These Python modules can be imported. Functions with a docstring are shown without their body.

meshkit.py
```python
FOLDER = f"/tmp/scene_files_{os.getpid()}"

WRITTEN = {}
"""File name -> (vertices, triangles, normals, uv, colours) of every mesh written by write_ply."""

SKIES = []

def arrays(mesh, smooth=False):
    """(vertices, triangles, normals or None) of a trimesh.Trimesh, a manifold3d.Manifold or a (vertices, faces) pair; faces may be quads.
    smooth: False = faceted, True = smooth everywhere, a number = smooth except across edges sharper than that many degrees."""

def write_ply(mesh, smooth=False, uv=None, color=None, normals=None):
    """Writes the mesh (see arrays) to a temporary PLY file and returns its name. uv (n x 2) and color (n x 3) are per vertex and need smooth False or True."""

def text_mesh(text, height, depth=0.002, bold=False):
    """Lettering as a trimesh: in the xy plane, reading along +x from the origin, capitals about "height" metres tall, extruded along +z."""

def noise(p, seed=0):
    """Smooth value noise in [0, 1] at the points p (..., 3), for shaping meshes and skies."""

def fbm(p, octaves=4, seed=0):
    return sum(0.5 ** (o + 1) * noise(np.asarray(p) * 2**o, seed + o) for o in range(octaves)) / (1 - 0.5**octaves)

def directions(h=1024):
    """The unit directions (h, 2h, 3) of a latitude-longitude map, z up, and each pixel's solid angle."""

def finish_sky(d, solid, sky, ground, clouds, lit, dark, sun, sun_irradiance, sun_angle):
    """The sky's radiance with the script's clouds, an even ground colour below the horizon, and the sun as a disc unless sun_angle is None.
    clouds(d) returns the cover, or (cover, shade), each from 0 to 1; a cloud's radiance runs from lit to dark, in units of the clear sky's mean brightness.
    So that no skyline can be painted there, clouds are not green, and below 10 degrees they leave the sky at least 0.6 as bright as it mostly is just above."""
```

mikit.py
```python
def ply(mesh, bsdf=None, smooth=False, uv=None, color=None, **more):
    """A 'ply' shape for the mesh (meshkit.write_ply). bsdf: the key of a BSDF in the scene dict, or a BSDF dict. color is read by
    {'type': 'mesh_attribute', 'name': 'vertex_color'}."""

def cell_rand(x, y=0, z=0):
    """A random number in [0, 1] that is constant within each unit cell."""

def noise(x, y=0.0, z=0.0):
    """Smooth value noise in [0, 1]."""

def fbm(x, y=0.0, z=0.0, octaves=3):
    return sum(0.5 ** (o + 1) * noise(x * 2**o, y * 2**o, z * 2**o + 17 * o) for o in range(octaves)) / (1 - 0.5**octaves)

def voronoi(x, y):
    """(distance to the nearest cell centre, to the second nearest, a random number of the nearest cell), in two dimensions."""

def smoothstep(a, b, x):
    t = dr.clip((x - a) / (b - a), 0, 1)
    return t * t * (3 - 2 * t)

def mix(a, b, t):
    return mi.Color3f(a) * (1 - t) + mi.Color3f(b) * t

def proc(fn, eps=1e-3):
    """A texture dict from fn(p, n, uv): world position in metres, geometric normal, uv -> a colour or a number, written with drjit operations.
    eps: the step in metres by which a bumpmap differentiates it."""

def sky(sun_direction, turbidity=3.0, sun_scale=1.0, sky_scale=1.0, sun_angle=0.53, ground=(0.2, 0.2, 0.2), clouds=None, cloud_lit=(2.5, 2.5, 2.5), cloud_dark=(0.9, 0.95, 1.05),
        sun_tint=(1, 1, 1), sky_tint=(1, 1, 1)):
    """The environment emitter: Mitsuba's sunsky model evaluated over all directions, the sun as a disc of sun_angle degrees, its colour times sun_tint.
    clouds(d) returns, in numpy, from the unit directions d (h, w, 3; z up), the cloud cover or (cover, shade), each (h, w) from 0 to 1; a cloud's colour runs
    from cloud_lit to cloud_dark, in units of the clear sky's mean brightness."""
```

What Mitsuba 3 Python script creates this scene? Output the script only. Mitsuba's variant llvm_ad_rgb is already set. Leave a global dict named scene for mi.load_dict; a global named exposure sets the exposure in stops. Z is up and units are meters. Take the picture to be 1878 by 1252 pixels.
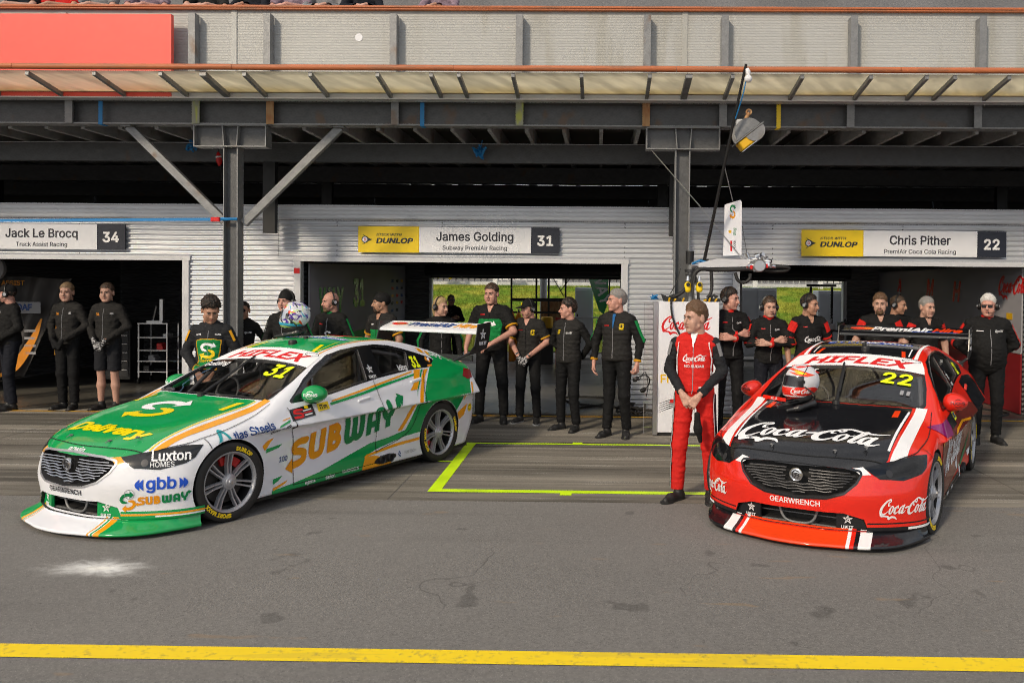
# Pit lane of a race circuit: two race cars and their crews in front of the garages.
import math, numpy as np, trimesh, drjit as dr, mitsuba as mi, manifold3d as m3
import shapely, shapely.ops, shapely.affinity as aff
from shapely.geometry import Polygon, LineString, Point, box as sbox
import mikit, meshkit
from mikit import proc, noise as tn, fbm as tf, smoothstep as ss, mix

T = mi.ScalarTransform4f
scene, labels = {}, {}
# ------------------------------------------------------------------ camera, sky, exposure
EYE = np.array([0, 0, 2.03518])
FWD = np.array([-0.01509235, 0.99974848, -0.01658884])
UPV = np.array([-0.0085415, 0.0164612, 0.999828])
scene['camera'] = dict(type='perspective', fov=2*math.degrees(math.atan(939/1646.63)), fov_axis='x', near_clip=0.05, far_clip=900.0,
    to_world=T().look_at(origin=EYE.tolist(), target=(EYE+FWD).tolist(), up=UPV.tolist()),
    principal_point_offset_x=-0.07255, principal_point_offset_y=0.0702)
def clouds(d):
    p = np.stack([d[..., 0]/(d[..., 2]+.18), d[..., 1]/(d[..., 2]+.18), d[..., 2]*0], -1)
    n = meshkit.fbm(p*1.5+5.3, 5, 3)
    near = np.exp(-(np.degrees(np.arccos(np.clip(d@SUN, -1, 1)))/48)**2)
    return np.clip(.45+(n-.40)/.16, 0, 1), np.clip(.62-.75*near+(n-.5)*1.6, 0, 1)
SUN = np.array([-.42, -.74, .50]); SUN = SUN/np.linalg.norm(SUN)
scene['sky'] = mikit.sky(SUN, turbidity=3.5, sun_scale=0.50, sky_scale=1.0, sun_angle=7.0, clouds=clouds, cloud_lit=(3.2, 3.15, 3.1), cloud_dark=(.95, .98, 1.06), sun_tint=(.93, 1.0, 1.12))
exposure = 2.0
# ------------------------------------------------------------------ helpers
def C(h):
    'sRGB hex to linear'
    c = np.array([int(h[i:i+2], 16)/255 for i in (0, 2, 4)])
    return np.where(c <= .04045, c/12.92, ((c+.055)/1.055)**2.4).tolist()
def tex(c):
    return c if isinstance(c, dict) else {'type': 'rgb', 'value': [float(x) for x in c]}
def M(key, col, rough=.5, metal=0., spec=.5, coat=0., sheen=0., bump=None, bs=1.0, two=True):
    if isinstance(col, str): col = C(col)
    b = dict(type='principled', base_color=tex(col), roughness=rough if not callable(rough) else proc(rough), metallic=metal, specular=spec)
    if coat: b.update(clearcoat=coat, clearcoat_gloss=.96)
    if sheen: b.update(sheen=sheen)
    if bump: b = {'type': 'bumpmap', 'arbitrary': bump, 'bsdf': b, 'scale': bs}
    scene[key] = {'type': 'twosided', 'b': b} if two else b
    return key
USED = {}
def num(name):
    k = USED.get(name, 0); USED[name] = k+1
    return name if k == 0 else f'{name}_{k:03d}'
def tag(key, label=None, cat=None, group=None, kind=None):
    d = labels.setdefault(key, {})
    for a, b in (('label', label), ('category', cat), ('group', group), ('kind', kind)):
        if b: d[a] = b
    return key
def thing(name, label, cat, group=None):
    return tag(num(name), label, cat, group)
def put(name, mesh, bsdf, parent=None, smooth=False, normals=None, label=None, to=None):
    key = num(parent+'__'+name if parent else name)
    if normals is not None:
        path = meshkit.write_ply(mesh, normals=normals)
        s = {'type': 'ply', 'filename': path, 'face_normals': False, 'bsdf': {'type': 'ref', 'id': bsdf}}
    else:
        s = mikit.ply(mesh, bsdf, smooth=smooth)
    if to is not None: s['to_world'] = to
    scene[key] = s
    if label: tag(key, label)
    return key
def reput(name, src, parent, to, bsdf=None):
    'another placement of the same ply'
    key = num(parent+'__'+name if parent else name)
    s = dict(scene[src]); s['to_world'] = to
    if bsdf: s['bsdf'] = {'type': 'ref', 'id': bsdf}
    scene[key] = s
    return key
cat = lambda ms: trimesh.util.concatenate([m for m in ms if m is not None])
def bx(x0, x1, y0, y1, z0, z1, ch=0.):
    m = trimesh.creation.box(bounds=[[min(x0, x1), min(y0, y1), min(z0, z1)], [max(x0, x1), max(y0, y1), max(z0, z1)]])
    if ch:
        e = m.extents; c = m.bounds.mean(0); v = []
        for sx in (-1, 1):
            for sy in (-1, 1):
                for sz in (-1, 1):
                    s = np.array([sx, sy, sz]); p = c+s*e/2
                    for k in range(3):
                        q = p-s*ch; q[k] = p[k]; v.append(q)
        m = trimesh.convex.convex_hull(np.array(v))
    return m
def tube(pts, r, n=8, caps=True):
    p = np.asarray(pts, float); r = np.broadcast_to(r, (len(p),))
    t = np.gradient(p, axis=0); t /= np.linalg.norm(t, axis=1, keepdims=True)+1e-12
    a = np.cross(t, [0, 0, 1.]); bad = np.linalg.norm(a, axis=1) < .15
    a[bad] = np.cross(t[bad], [1., 0.01, 0])
    for i in range(1, len(a)):
        if a[i]@a[i-1] < 0: a[i] = -a[i]
    a /= np.linalg.norm(a, axis=1, keepdims=True); b = np.cross(t, a)
    th = np.arange(n)*2*np.pi/n
    v = (p[:, None]+r[:, None, None]*(np.cos(th)[None, :, None]*a[:, None]+np.sin(th)[None, :, None]*b[:, None])).reshape(-1, 3)
    f = []
    for i in range(len(p)-1):
        for j in range(n):
            k = (j+1) % n; f += [[i*n+j, i*n+k, i*n+n+k], [i*n+j, i*n+n+k, i*n+n+j]]
    if caps:
        v = np.vstack([v, p[:1], p[-1:]]); c0 = len(v)-2; L = (len(p)-1)*n
        for j in range(n):
            k = (j+1) % n; f += [[c0, k, j], [c0+1, L+j, L+k]]
    m = trimesh.Trimesh(v, f, process=False); return m
def spline(pts, n=8, closed=False):
    'Catmull-Rom through pts'
    p = np.asarray(pts, float)
    q = np.vstack([p[-1:], p, p[:2]]) if closed else np.vstack([2*p[0]-p[1], p, 2*p[-1]-p[-2]])
    out = []
    for i in range(len(q)-3):
        t = np.linspace(0, 1, n, endpoint=False)[:, None]
        a, b, c, d = q[i:i+4]
        out.append(.5*(2*b+(c-a)*t+(2*a-5*b+4*c-d)*t*t+(3*b-a-3*c+d)*t**3))
    if not closed: out.append(p[-1:])
    return np.vstack(out)
def ext(poly, depth):
    gs = [g for g in getattr(poly, 'geoms', [poly]) if g.area > 1e-9]
    return cat([trimesh.creation.extrude_polygon(g, depth, engine='earcut') for g in gs])
def orient(m, o, u, v):
    'mesh in (x,y,z) -> o + x u + y v + z (u x v)'
    u = np.asarray(u, float); v = np.asarray(v, float); w = np.cross(u, v)
    m = m.copy(); m.vertices = np.asarray(o)+m.vertices[:, :1]*u+m.vertices[:, 1:2]*v+m.vertices[:, 2:3]*w
    return m
def extr(prof, x0, x1, axis=0):
    'profile list of (a,b) closed, extruded along an axis: a,b are the two other axes in order'
    m = ext(Polygon(prof), abs(x1-x0)); v = m.vertices; z = v[:, 2]+min(x0, x1)
    o = {0: np.stack([z, v[:, 0], v[:, 1]], 1), 1: np.stack([v[:, 0], z, v[:, 1]], 1), 2: np.stack([v[:, 0], v[:, 1], z], 1)}[axis]
    m = trimesh.Trimesh(o, m.faces, process=False); m.fix_normals() if axis == 1 else None
    return m
_TX = {}
def text2(s, h, bold=False, fat=0., shear=0., sx=1.0, center=True):
    'lettering as a shapely shape; capitals h tall; fat in units of h'
    k = (s, bold)
    if k not in _TX:
        m = meshkit.text_mesh(s, 1.0, .05, bold); n = m.face_normals[:, 2] > .9
        tri = m.vertices[m.faces[n]][:, :, :2]
        _TX[k] = shapely.union_all([Polygon(t) for t in tri]).buffer(.002)
    g = _TX[k]
    if fat: g = g.buffer(fat, join_style=2 if fat > 0 else 1)
    g = aff.affine_transform(g, [h*sx, h*shear, 0, h, 0, 0])
    if center:
        b = g.bounds; g = aff.translate(g, -(b[0]+b[2])/2, -h/2)
    return g.simplify(h*.006)
def place2(g, x=0, y=0, rot=0, s=1.0):
    g = aff.scale(g, s, s, origin=(0, 0)) if s != 1 else g
    g = aff.rotate(g, rot, origin=(0, 0)) if rot else g
    return aff.translate(g, x, y)
def tri2(g):
    vs, fs, n = [], [], 0
    for q in getattr(g, 'geoms', [g]):
        if q.geom_type != 'Polygon' or q.area < 1e-9: continue
        v, f = trimesh.creation.triangulate_polygon(q, engine='earcut'); vs.append(v); fs.append(f+n); n += len(v)
    return np.vstack(vs), np.vstack(fs)
def stroke(pts, w, n=10, closed=False):
    'brush stroke through pts with widths w'
    p = np.asarray(pts, float); w = np.broadcast_to(w, (len(p),)).astype(float)
    q = spline(np.column_stack([p, w]), n, closed)
    if closed: q = np.vstack([q, q[:1]])
    parts = []
    for a, b in zip(q[:-1], q[1:]):
        parts.append(shapely.union_all([Point(a[:2]).buffer(max(a[2], .002)/2, 6), Point(b[:2]).buffer(max(b[2], .002)/2, 6)]).convex_hull)
    return shapely.union_all(parts)
def nets(f, lo, hi, h):
    'surface nets of the zero set of f(x,y,z) (inside < 0), vertices pulled onto it; returns vertices, triangles'
    lo = np.asarray(lo, float); n = np.ceil((np.asarray(hi)-lo)/h).astype(int)+1
    ax = [lo[k]+h*np.arange(n[k]) for k in range(3)]
    X, Y, Z = np.meshgrid(*ax, indexing='ij', sparse=True)
    D = np.broadcast_to(f(X, Y, Z), n).astype(np.float32)
    S = D < 0
    c = [S[i:n[0]-1+i, j:n[1]-1+j, k:n[2]-1+k] for i in (0, 1) for j in (0, 1) for k in (0, 1)]
    cnt = sum(x.astype(np.int8) for x in c); act = (cnt > 0) & (cnt < 8)
    idx = -np.ones(act.shape, int); I = np.argwhere(act); idx[act] = np.arange(len(I))
    acc = np.zeros((len(I), 3)); w = np.zeros(len(I))
    for a in range(3):
        o = [k for k in range(3) if k != a]
        for b in (0, 1):
            for d in (0, 1):
                p = I.copy(); p[:, o[0]] += b; p[:, o[1]] += d; q = p.copy(); q[:, a] += 1
                v0 = D[tuple(p.T)]; v1 = D[tuple(q.T)]; s = (v0 < 0) != (v1 < 0)
                t = np.where(s, v0/np.where(s, v0-v1, 1), 0)
                e = p.astype(float); e[:, a] += t
                acc[s] += e[s]; w[s] += 1
    V = lo+h*acc/w[:, None]
    F = []
    for a in range(3):
        o = [(a+1) % 3, (a+2) % 3]
        p = np.argwhere(np.take(S, np.arange(n[a]-1), a) != np.take(S, np.arange(1, n[a]), a))
        ok = (p[:, o[0]] > 0) & (p[:, o[1]] > 0) & (p[:, o[0]] < n[o[0]]-1) & (p[:, o[1]] < n[o[1]]-1); p = p[ok]
        ins = S[tuple(p.T)]
        def cell(d0, d1):
            q = p.copy(); q[:, o[0]] -= d0; q[:, o[1]] -= d1; return idx[tuple(q.T)]
        Q = np.stack([cell(1, 1), cell(0, 1), cell(0, 0), cell(1, 0)], 1)
        Q[~ins] = Q[~ins][:, ::-1]
        F += [Q[:, [0, 1, 2]], Q[:, [0, 2, 3]]]
    return V, np.vstack(F)
def grad(f, P, e=1e-3):
    g = np.stack([f(*(P+e*d).T)-f(*(P-e*d).T) for d in np.eye(3)], 1)/(2*e); return g
def pull(f, V, it=2, lim=.01):
    for _ in range(it):
        g = grad(f, V); d = f(*V.T)/np.maximum((g*g).sum(1), 1e-6)
        V = V-np.clip(d[:, None]*g, -lim, lim)
    return V
def unit(g): return g/np.maximum(np.linalg.norm(g, axis=-1, keepdims=True), 1e-9)
def smin(a, b, k):
    h = np.clip(.5+.5*(b-a)/k, 0, 1); return b*(1-h)+a*h-k*h*(1-h)
def smax(a, b, k): return -smin(-a, -b, k)
class Ray:
    def __init__(s, mesh): s.m = mesh; s.r = trimesh.ray.ray_pyembree.RayMeshIntersector(mesh)
    def cast(s, o, d):
        t = s.r.intersects_first(o, d); ok = t >= 0
        n = np.zeros_like(o); p = np.array(o, float)
        nn = s.m.face_normals[t[ok]]; a = s.m.triangles[t[ok]][:, 0]
        dn = (d[ok]*nn).sum(1); dn = np.where(abs(dn) < 1e-6, 1e-6, dn)
        L = ((a-o[ok])*nn).sum(1)/dn
        p[ok] = o[ok]+d[ok]*L[:, None]; n[ok] = nn
        return p, n, ok
def drape(ray, g, o, u, v, off=.003, edge=.03, start=1.0, nf=None, maxjump=.08, cosmin=.12):
    'shape g laid on a surface: o + x u + y v, thrown along -(u x v) (surface faces u x v)'
    u = np.asarray(u, float); v = np.asarray(v, float); w = unit(np.cross(u, v))
    V, F = tri2(g) if not isinstance(g, tuple) else g
    V3 = np.column_stack([V, np.zeros(len(V))])
    V3, F = trimesh.remesh.subdivide_to_size(V3, F, edge, max_iter=12)
    P = np.asarray(o)+V3[:, :1]*u+V3[:, 1:2]*v
    p, n, ok = ray.cast(P+w*start, np.broadcast_to(-w, P.shape).copy())
    if nf is not None: n = nf(p)
    ok &= (n@w) > cosmin
    depth = (p-P)@w
    F = F[ok[F].all(1)]
    F = F[np.ptp(depth[F], axis=1) < maxjump]
    if not len(F): return None
    q = p+n*off
    k, inv = np.unique(F, return_inverse=True)
    return (q[k], inv.reshape(F.shape)), n[k]
def mani(m): return m3.Manifold(m3.Mesh(np.asarray(m.vertices, np.float32), np.asarray(m.faces, np.uint32)))
def unmani(m):
    q = m.to_mesh(); return trimesh.Trimesh(q.vert_properties[:, :3], q.tri_verts, process=False)
# ------------------------------------------------------------------ materials of the setting
def asphalt(p, n, uv):
    g = tf(p.x*70, p.y*70, 0., 2); b = tf(p.x*.5, p.y*.8, 3., 4); s = tn(p.x*260, p.y*260, 1.); s2 = tn(p.x*150, p.y*150, 4.)
    k = .150+.06*(g-.5)+.035*(b-.5)+.10*ss(.80, .95, s)-.05*ss(.78, .95, s2)
    c = dr.abs(tf(p.x*.55+3, p.y*.55, 6., 5)-.5); w = tn(p.x*.8, p.y*.8, 9.)
    k = k*(1-.30*ss(.0035, .0005, c)*ss(.56, .70, w))
    st = ss(.75, .82, tf(p.x*3.6+7, p.y*3.6, 9., 4))*.3; k = k*(1-st)
    tan_ = ss(.78, .84, tf(p.x*2.2, p.y*8+3, 14., 4))*.4
    rub = ss(.60, .8, tf(p.x*.22, p.y*2.6, 5., 3)); k = k*(1-.16*rub)
    a, r = dr.atan2(p.y-6.15, (p.x+3.47)*.5), dr.sqrt(dr.square((p.x+3.47)*.5)+dr.square(p.y-6.15))
    ray = .35+.4*(tn(a*5+20, r*2, 2.)*.6+tn(a*13+9, r*9, 5.)*.4)
    d = r/(.035+.36*ray)*(.8+.5*tf(p.x*9, p.y*16, 8., 3))
    powder = dr.square(ss(1.25, .0, d))*(.45+.9*tf(p.x*20, p.y*30, 4., 4)); core = ss(.06, .01, r)*.6
    c0 = mix(mi.Color3f(k*1.05, k*1.0, k*.95), (.25, .17, .095), tan_)
    return mix(mix(c0, (.80, .80, .78), dr.clip(powder, 0, 1)), (.42, .36, .22), core*tf(p.x*30, p.y*30, 2., 2))
M('m_asphalt', proc(asphalt), .85, spec=.3, bump=proc(lambda p, n, uv: tf(p.x*110, p.y*110, 0., 2), eps=2e-3), bs=.004)
def concrete(p, n, uv):
    s = tf(p.x*.7, p.y*16, 1., 4); s2 = tf(p.x*.25, p.y*4.2, 7., 3); g = tf(p.x*60, p.y*60, 2., 2); b = tf(p.x*.6, p.y*.6, 4., 3)
    k = .140+.15*(s-.5)+.14*(s2-.5)+.03*(g-.5)+.06*(b-.5)
    rub = ss(.52, .7, tf(p.x*.22+3, p.y*2.2, 8., 3))
    k = dr.maximum(k*(1-.40*rub), .04)
    sc = ss(.72, .8, tf(p.x*.8, p.y*22, 12., 3))*.10
    return mi.Color3f(k*1.08+sc, k*.985+sc, k*.84+sc)
M('m_concrete', proc(concrete), .8, spec=.35, bump=proc(lambda p, n, uv: tf(p.x*9, p.y*70, 0., 3), eps=2e-3), bs=.004)
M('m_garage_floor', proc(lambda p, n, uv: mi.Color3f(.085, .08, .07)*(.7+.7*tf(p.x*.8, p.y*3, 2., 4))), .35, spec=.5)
M('m_yellow_paint', proc(lambda p, n, uv: mix((.84, .60, .008), (.40, .31, .05), ss(.58, .9, tf(p.x*34, p.y*34, 1., 4))*.7+.25*ss(.62, .7, tf(p.x*1.3, p.y*12, 3., 4)))), .6)
M('m_orange_paint', proc(lambda p, n, uv: mix((.55, .27, .015), (.13, .10, .05), ss(.45, .8, tf(p.x*6, p.y*10, 1., 4)))), .7)
M('m_lime', proc(lambda p, n, uv: mi.Color3f(.56, .82, .006)*(.85+.3*tf(p.x*5, p.y*5, 1., 2))), .5)
def galv(base):
    def f(p, n, uv):
        a = tf(p.x*14, p.y*14, p.z*14, 3); b = tn(p.x*55, p.y*55, p.z*55); r = ss(.66, .8, tf(p.x*4, p.y*4, p.z*2.2, 4))
        k = (.75+.35*(a-.5)+.2*(b-.5)+.15)
        return mix(mi.Color3f(*base)*k, (.16, .085, .04), r*.55)
    return proc(f)
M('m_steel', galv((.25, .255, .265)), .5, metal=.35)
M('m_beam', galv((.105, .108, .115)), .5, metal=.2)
M('m_rust', proc(lambda p, n, uv: mix((.30, .10, .03), (.5, .36, .2), tf(p.x*30, p.y*30, p.z*8, 3))), .8)
M('m_lichen', proc(lambda p, n, uv: mix((.30, .31, .25), (.42, .46, .10), ss(.4, .7, tf(p.x*30, p.y*30, p.z*6, 3)))), .7)
M('m_zinc', proc(lambda p, n, uv: mi.Color3f(.64, .66, .70)*(.97+.06*tf(p.x*.8, p.y*3, p.z*2, 2))), .42, metal=.6)
M('m_trim', proc(lambda p, n, uv: mi.Color3f(.60, .61, .64)*(.9+.2*tf(p.x*2, p.y*3, p.z*3, 3))), .45, metal=.15)
def parapet(p, n, uv):
    st = tf(p.x*4.5, 2., p.z*.45, 3); bl = tf(p.x*.5, 5., p.z*.8, 3)
    dn = ss(.56, .78, st)
    c = mix((.41, .415, .41), (.31, .30, .26), dn*.5)
    return c*(.90+.2*bl)
M('m_parapet', proc(parapet), .55, metal=.1)
M('m_red_panel', proc(lambda p, n, uv: mi.Color3f(.80, .10, .075)*(.92+.16*tf(p.x*1.1, 1., p.z*1.6, 3))), .45)
def terracotta(p, n, uv):
    return mix((.46, .135, .05), (.30, .12, .06), ss(.45, .75, tf(p.x*3, p.y*30, p.z*30, 3)))
M('m_pipe', proc(terracotta), .55)
def canopy(p, n, uv):
    a = tf(p.x*2.2, p.y*1.6, 3., 4); g = ss(11.35, 11.72, p.y+.25*(a-.5)); s = tf(p.x*8-p.y*5, p.y*3, 1., 4)
    c = mix((.86, .82, .70), (.70, .60, .36), g*.8)
    return c*(.75+.5*s)
scene['m_canopy'] = {'type': 'principledthin', 'base_color': proc(canopy), 'roughness': .5, 'diff_trans': 1.45, 'spec_trans': 0.0, 'eta': 1.3}
M('m_black', (.012, .012, .013), .5); M('m_dark', (.03, .03, .033), .6); M('m_rubber', proc(lambda p, n, uv: mi.Color3f(.018, .018, .019)*(.8+.5*tf(p.x*9, p.y*9, p.z*9, 3))), .6)
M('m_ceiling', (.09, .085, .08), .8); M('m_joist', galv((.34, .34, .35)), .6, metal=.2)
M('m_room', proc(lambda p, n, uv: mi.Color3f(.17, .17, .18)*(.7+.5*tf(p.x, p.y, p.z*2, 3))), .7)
M('m_white', (.72, .72, .75), .45); M('m_signwhite', (.74, .75, .80), .4); M('m_navy', (.012, .015, .028), .4); M('m_signyellow', (.82, .58, .004), .4)
M('m_ink', (.016, .018, .03), .5); M('m_red', (.62, .010, .012), .4); M('m_green', (.005, .27, .075), .45); M('m_orange', (.72, .26, .012), .45); M('m_gold', (.72, .42, .01), .45)
M('m_blue', (.012, .19, .48), .5); M('m_navyblue', (.02, .055, .26), .45); M('m_hiviz', (.80, .92, .005), .4); M('m_yellow', (.88, .62, .005), .4)
M('m_whiteprint', (.80, .80, .82), .45); M('m_greyprint', (.30, .30, .32), .5); M('m_silver', (.62, .62, .64), .25, metal=.9); M('m_chrome', (.75, .75, .77), .12, metal=1.)
M('m_grey_cabinet', proc(lambda p, n, uv: mi.Color3f(.62, .65, .70)*(.9+.2*tf(p.x*3, p.y*3, p.z*3, 3))), .5)
def grass(p, n, uv):
    a = tf(p.x*1.1, p.y*1.1, 1., 4); b = tf(p.x*9, p.y*9, 2., 3)
    return mix((.10, .17, .018), (.24, .25, .035), ss(.3, .75, a))*(.55+.9*b)
M('m_grass', proc(grass), .9, spec=.1)
# ------------------------------------------------------------------ ground
def sheet(x0, x1, y0, y1, z):
    return trimesh.Trimesh([[x0, y0, z], [x1, y0, z], [x1, y1, z], [x0, y1, z]], [[0, 1, 2], [0, 2, 3]], process=False)
k = put('ground', sheet(-400, 400, -300, 500, 0), 'm_asphalt'); tag(k, 'dark grey asphalt of the pit lane with a splash of white powder', kind='structure')
k = num('concrete_apron'); tag(k, 'streaky brown grey concrete apron in front of the garages', kind='structure')
sx = [-40, -13.4, -7.4, -1.92, 4.08, 10.1, 40]; sy = [8.14, 10.72, 13.45]
for i in range(6):
    for j in range(2):
        put('slab', bx(sx[i]+.006, sx[i+1]-.006, sy[j]+.005, sy[j+1]-.005, -.05, .005), 'm_concrete', k)
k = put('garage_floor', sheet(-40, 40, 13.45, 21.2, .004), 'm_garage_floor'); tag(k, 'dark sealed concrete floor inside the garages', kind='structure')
def strip(pts, z, w):
    return ext(LineString(pts).buffer(w/2, cap_style=2, join_style=2), .003).apply_translation([0, 0, z])
k = put('yellow_lane_line', sheet(-40, 40, 4.69, 4.86, .004), 'm_yellow_paint'); tag(k, 'broad worn yellow line along the pit lane', kind='structure')
k = put('orange_threshold_line', sheet(-40, 40, 13.13, 13.22, .009), 'm_orange_paint'); tag(k, 'worn orange line across the garage thresholds', kind='structure')
box = num('lime_box_marking'); tag(box, 'lime yellow painted pit box outline between the two cars', kind='structure')
for a, b, c, d in ((-1.62, 1.6, 10.93, 11.0), (-1.62, 1.6, 8.45, 8.56), (-1.62, -1.50, 8.56, 10.93), (-1.80, -1.62, 9.83, 9.89), (-.32, -.2, 11.0, 11.08), (-.36, -.25, 8.37, 8.45)):
    put('line', sheet(a, b, c, d, .009), 'm_lime', box)
# grass bank and fence behind the garages
gx, gy = np.meshgrid(np.linspace(-30, 30, 121), np.linspace(24.6, 60, 60), indexing='ij')
gz = .02+np.clip((gy-25)/10, 0, 1)**.9*1.66+.12*(meshkit.fbm(np.stack([gx*.8, gy*.8, gx*0], -1), 3)-.5)
ii = np.arange(121*60).reshape(121, 60)
F = np.concatenate([np.stack([ii[:-1, :-1], ii[1:, :-1], ii[1:, 1:]], -1).reshape(-1, 3), np.stack([ii[:-1, :-1], ii[1:, 1:], ii[:-1, 1:]], -1).reshape(-1, 3)])
k = put('grass_bank', trimesh.Trimesh(np.stack([gx, gy, gz], -1).reshape(-1, 3), F, process=False), 'm_grass', smooth=True); tag(k, 'sunlit grass bank behind the garages', kind='structure')
rng = np.random.default_rng(5)
nb = 26000; bxp = rng.uniform(-7, 9, nb); byp = rng.uniform(25.2, 36, nb)
bz = .02+np.clip((byp-25)/10, 0, 1)**.9*1.66; th = rng.uniform(0, 6.28, nb); hh = rng.uniform(.05, .14, nb)
tv = np.stack([np.stack([bxp-.012*np.cos(th), byp-.012*np.sin(th), bz-.04], -1), np.stack([bxp+.012*np.cos(th), byp+.012*np.sin(th), bz-.04], -1), np.stack([bxp+rng.normal(0, .04, nb), byp+rng.normal(0, .04, nb), bz+hh], -1)], 1).reshape(-1, 3)
k = put('grass_blades', trimesh.Trimesh(tv, np.arange(3*nb).reshape(-1, 3), process=False), 'm_grass'); tag(k, 'short tufts of grass on the bank', kind='stuff', cat='grass')
fen = thing('trackside_fence', 'white and grey fence of mesh panels along the top of the grass bank', 'fence')
for i, x in enumerate(np.arange(-12, 14, 2.6)):
    put('post', bx(x-.09, x+.09, 35.9, 36.06, 1.5, 4.4), 'm_white', fen)
    put('panel', bx(x+.1, x+2.5, 36, 36.03, 1.95, 4.3), 'm_white' if i in (3, 5, 8) else 'm_room', fen)
    put('rail', bx(x+.1, x+2.5, 35.94, 36.0, 1.75, 1.88), 'm_trim', fen)
    put('wire', cat([bx(x+.25*q, x+.25*q+.03, 35.95, 35.97, 1.9, 4.3) for q in range(1, 10)]), 'm_trim' if i % 2 else 'm_dark', fen)
# ------------------------------------------------------------------ pit building
B = thing('pit_building', 'two storey pit building with corrugated garages and a spectator balcony', 'building')
STX = [-7.08, -5.38, -4.39, -2.73, -1.08, .59, 1.60, 3.27, 4.93, 6.58, 7.6]
# deck, ceilings, joists
put('balcony_deck', bx(-30, 30, 12.0, 21.3, 4.24, 4.36), 'm_ceiling', B)
for i, x in enumerate(np.arange(-13.5, 13.6, .5)):
    put('joist', bx(x-.025, x+.025, 12.06, 21, 4.0, 4.23), 'm_joist', B)
for y in (13.2, 16.0, 19.0):
    put('cross_beam', bx(-30, 30, y, y+.14, 3.72, 3.995), 'm_beam', B)
    for x in (-10.9, -4.9, 1.1, 7.1): put('cross_post', bx(x-.09, x+.09, y+.01, y+.13, 2.67, 3.718), 'm_black', B)
put('deck_soffit', bx(-30, 30, 12.2, 21.15, 4.225, 4.235), 'm_ceiling', B)
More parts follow.
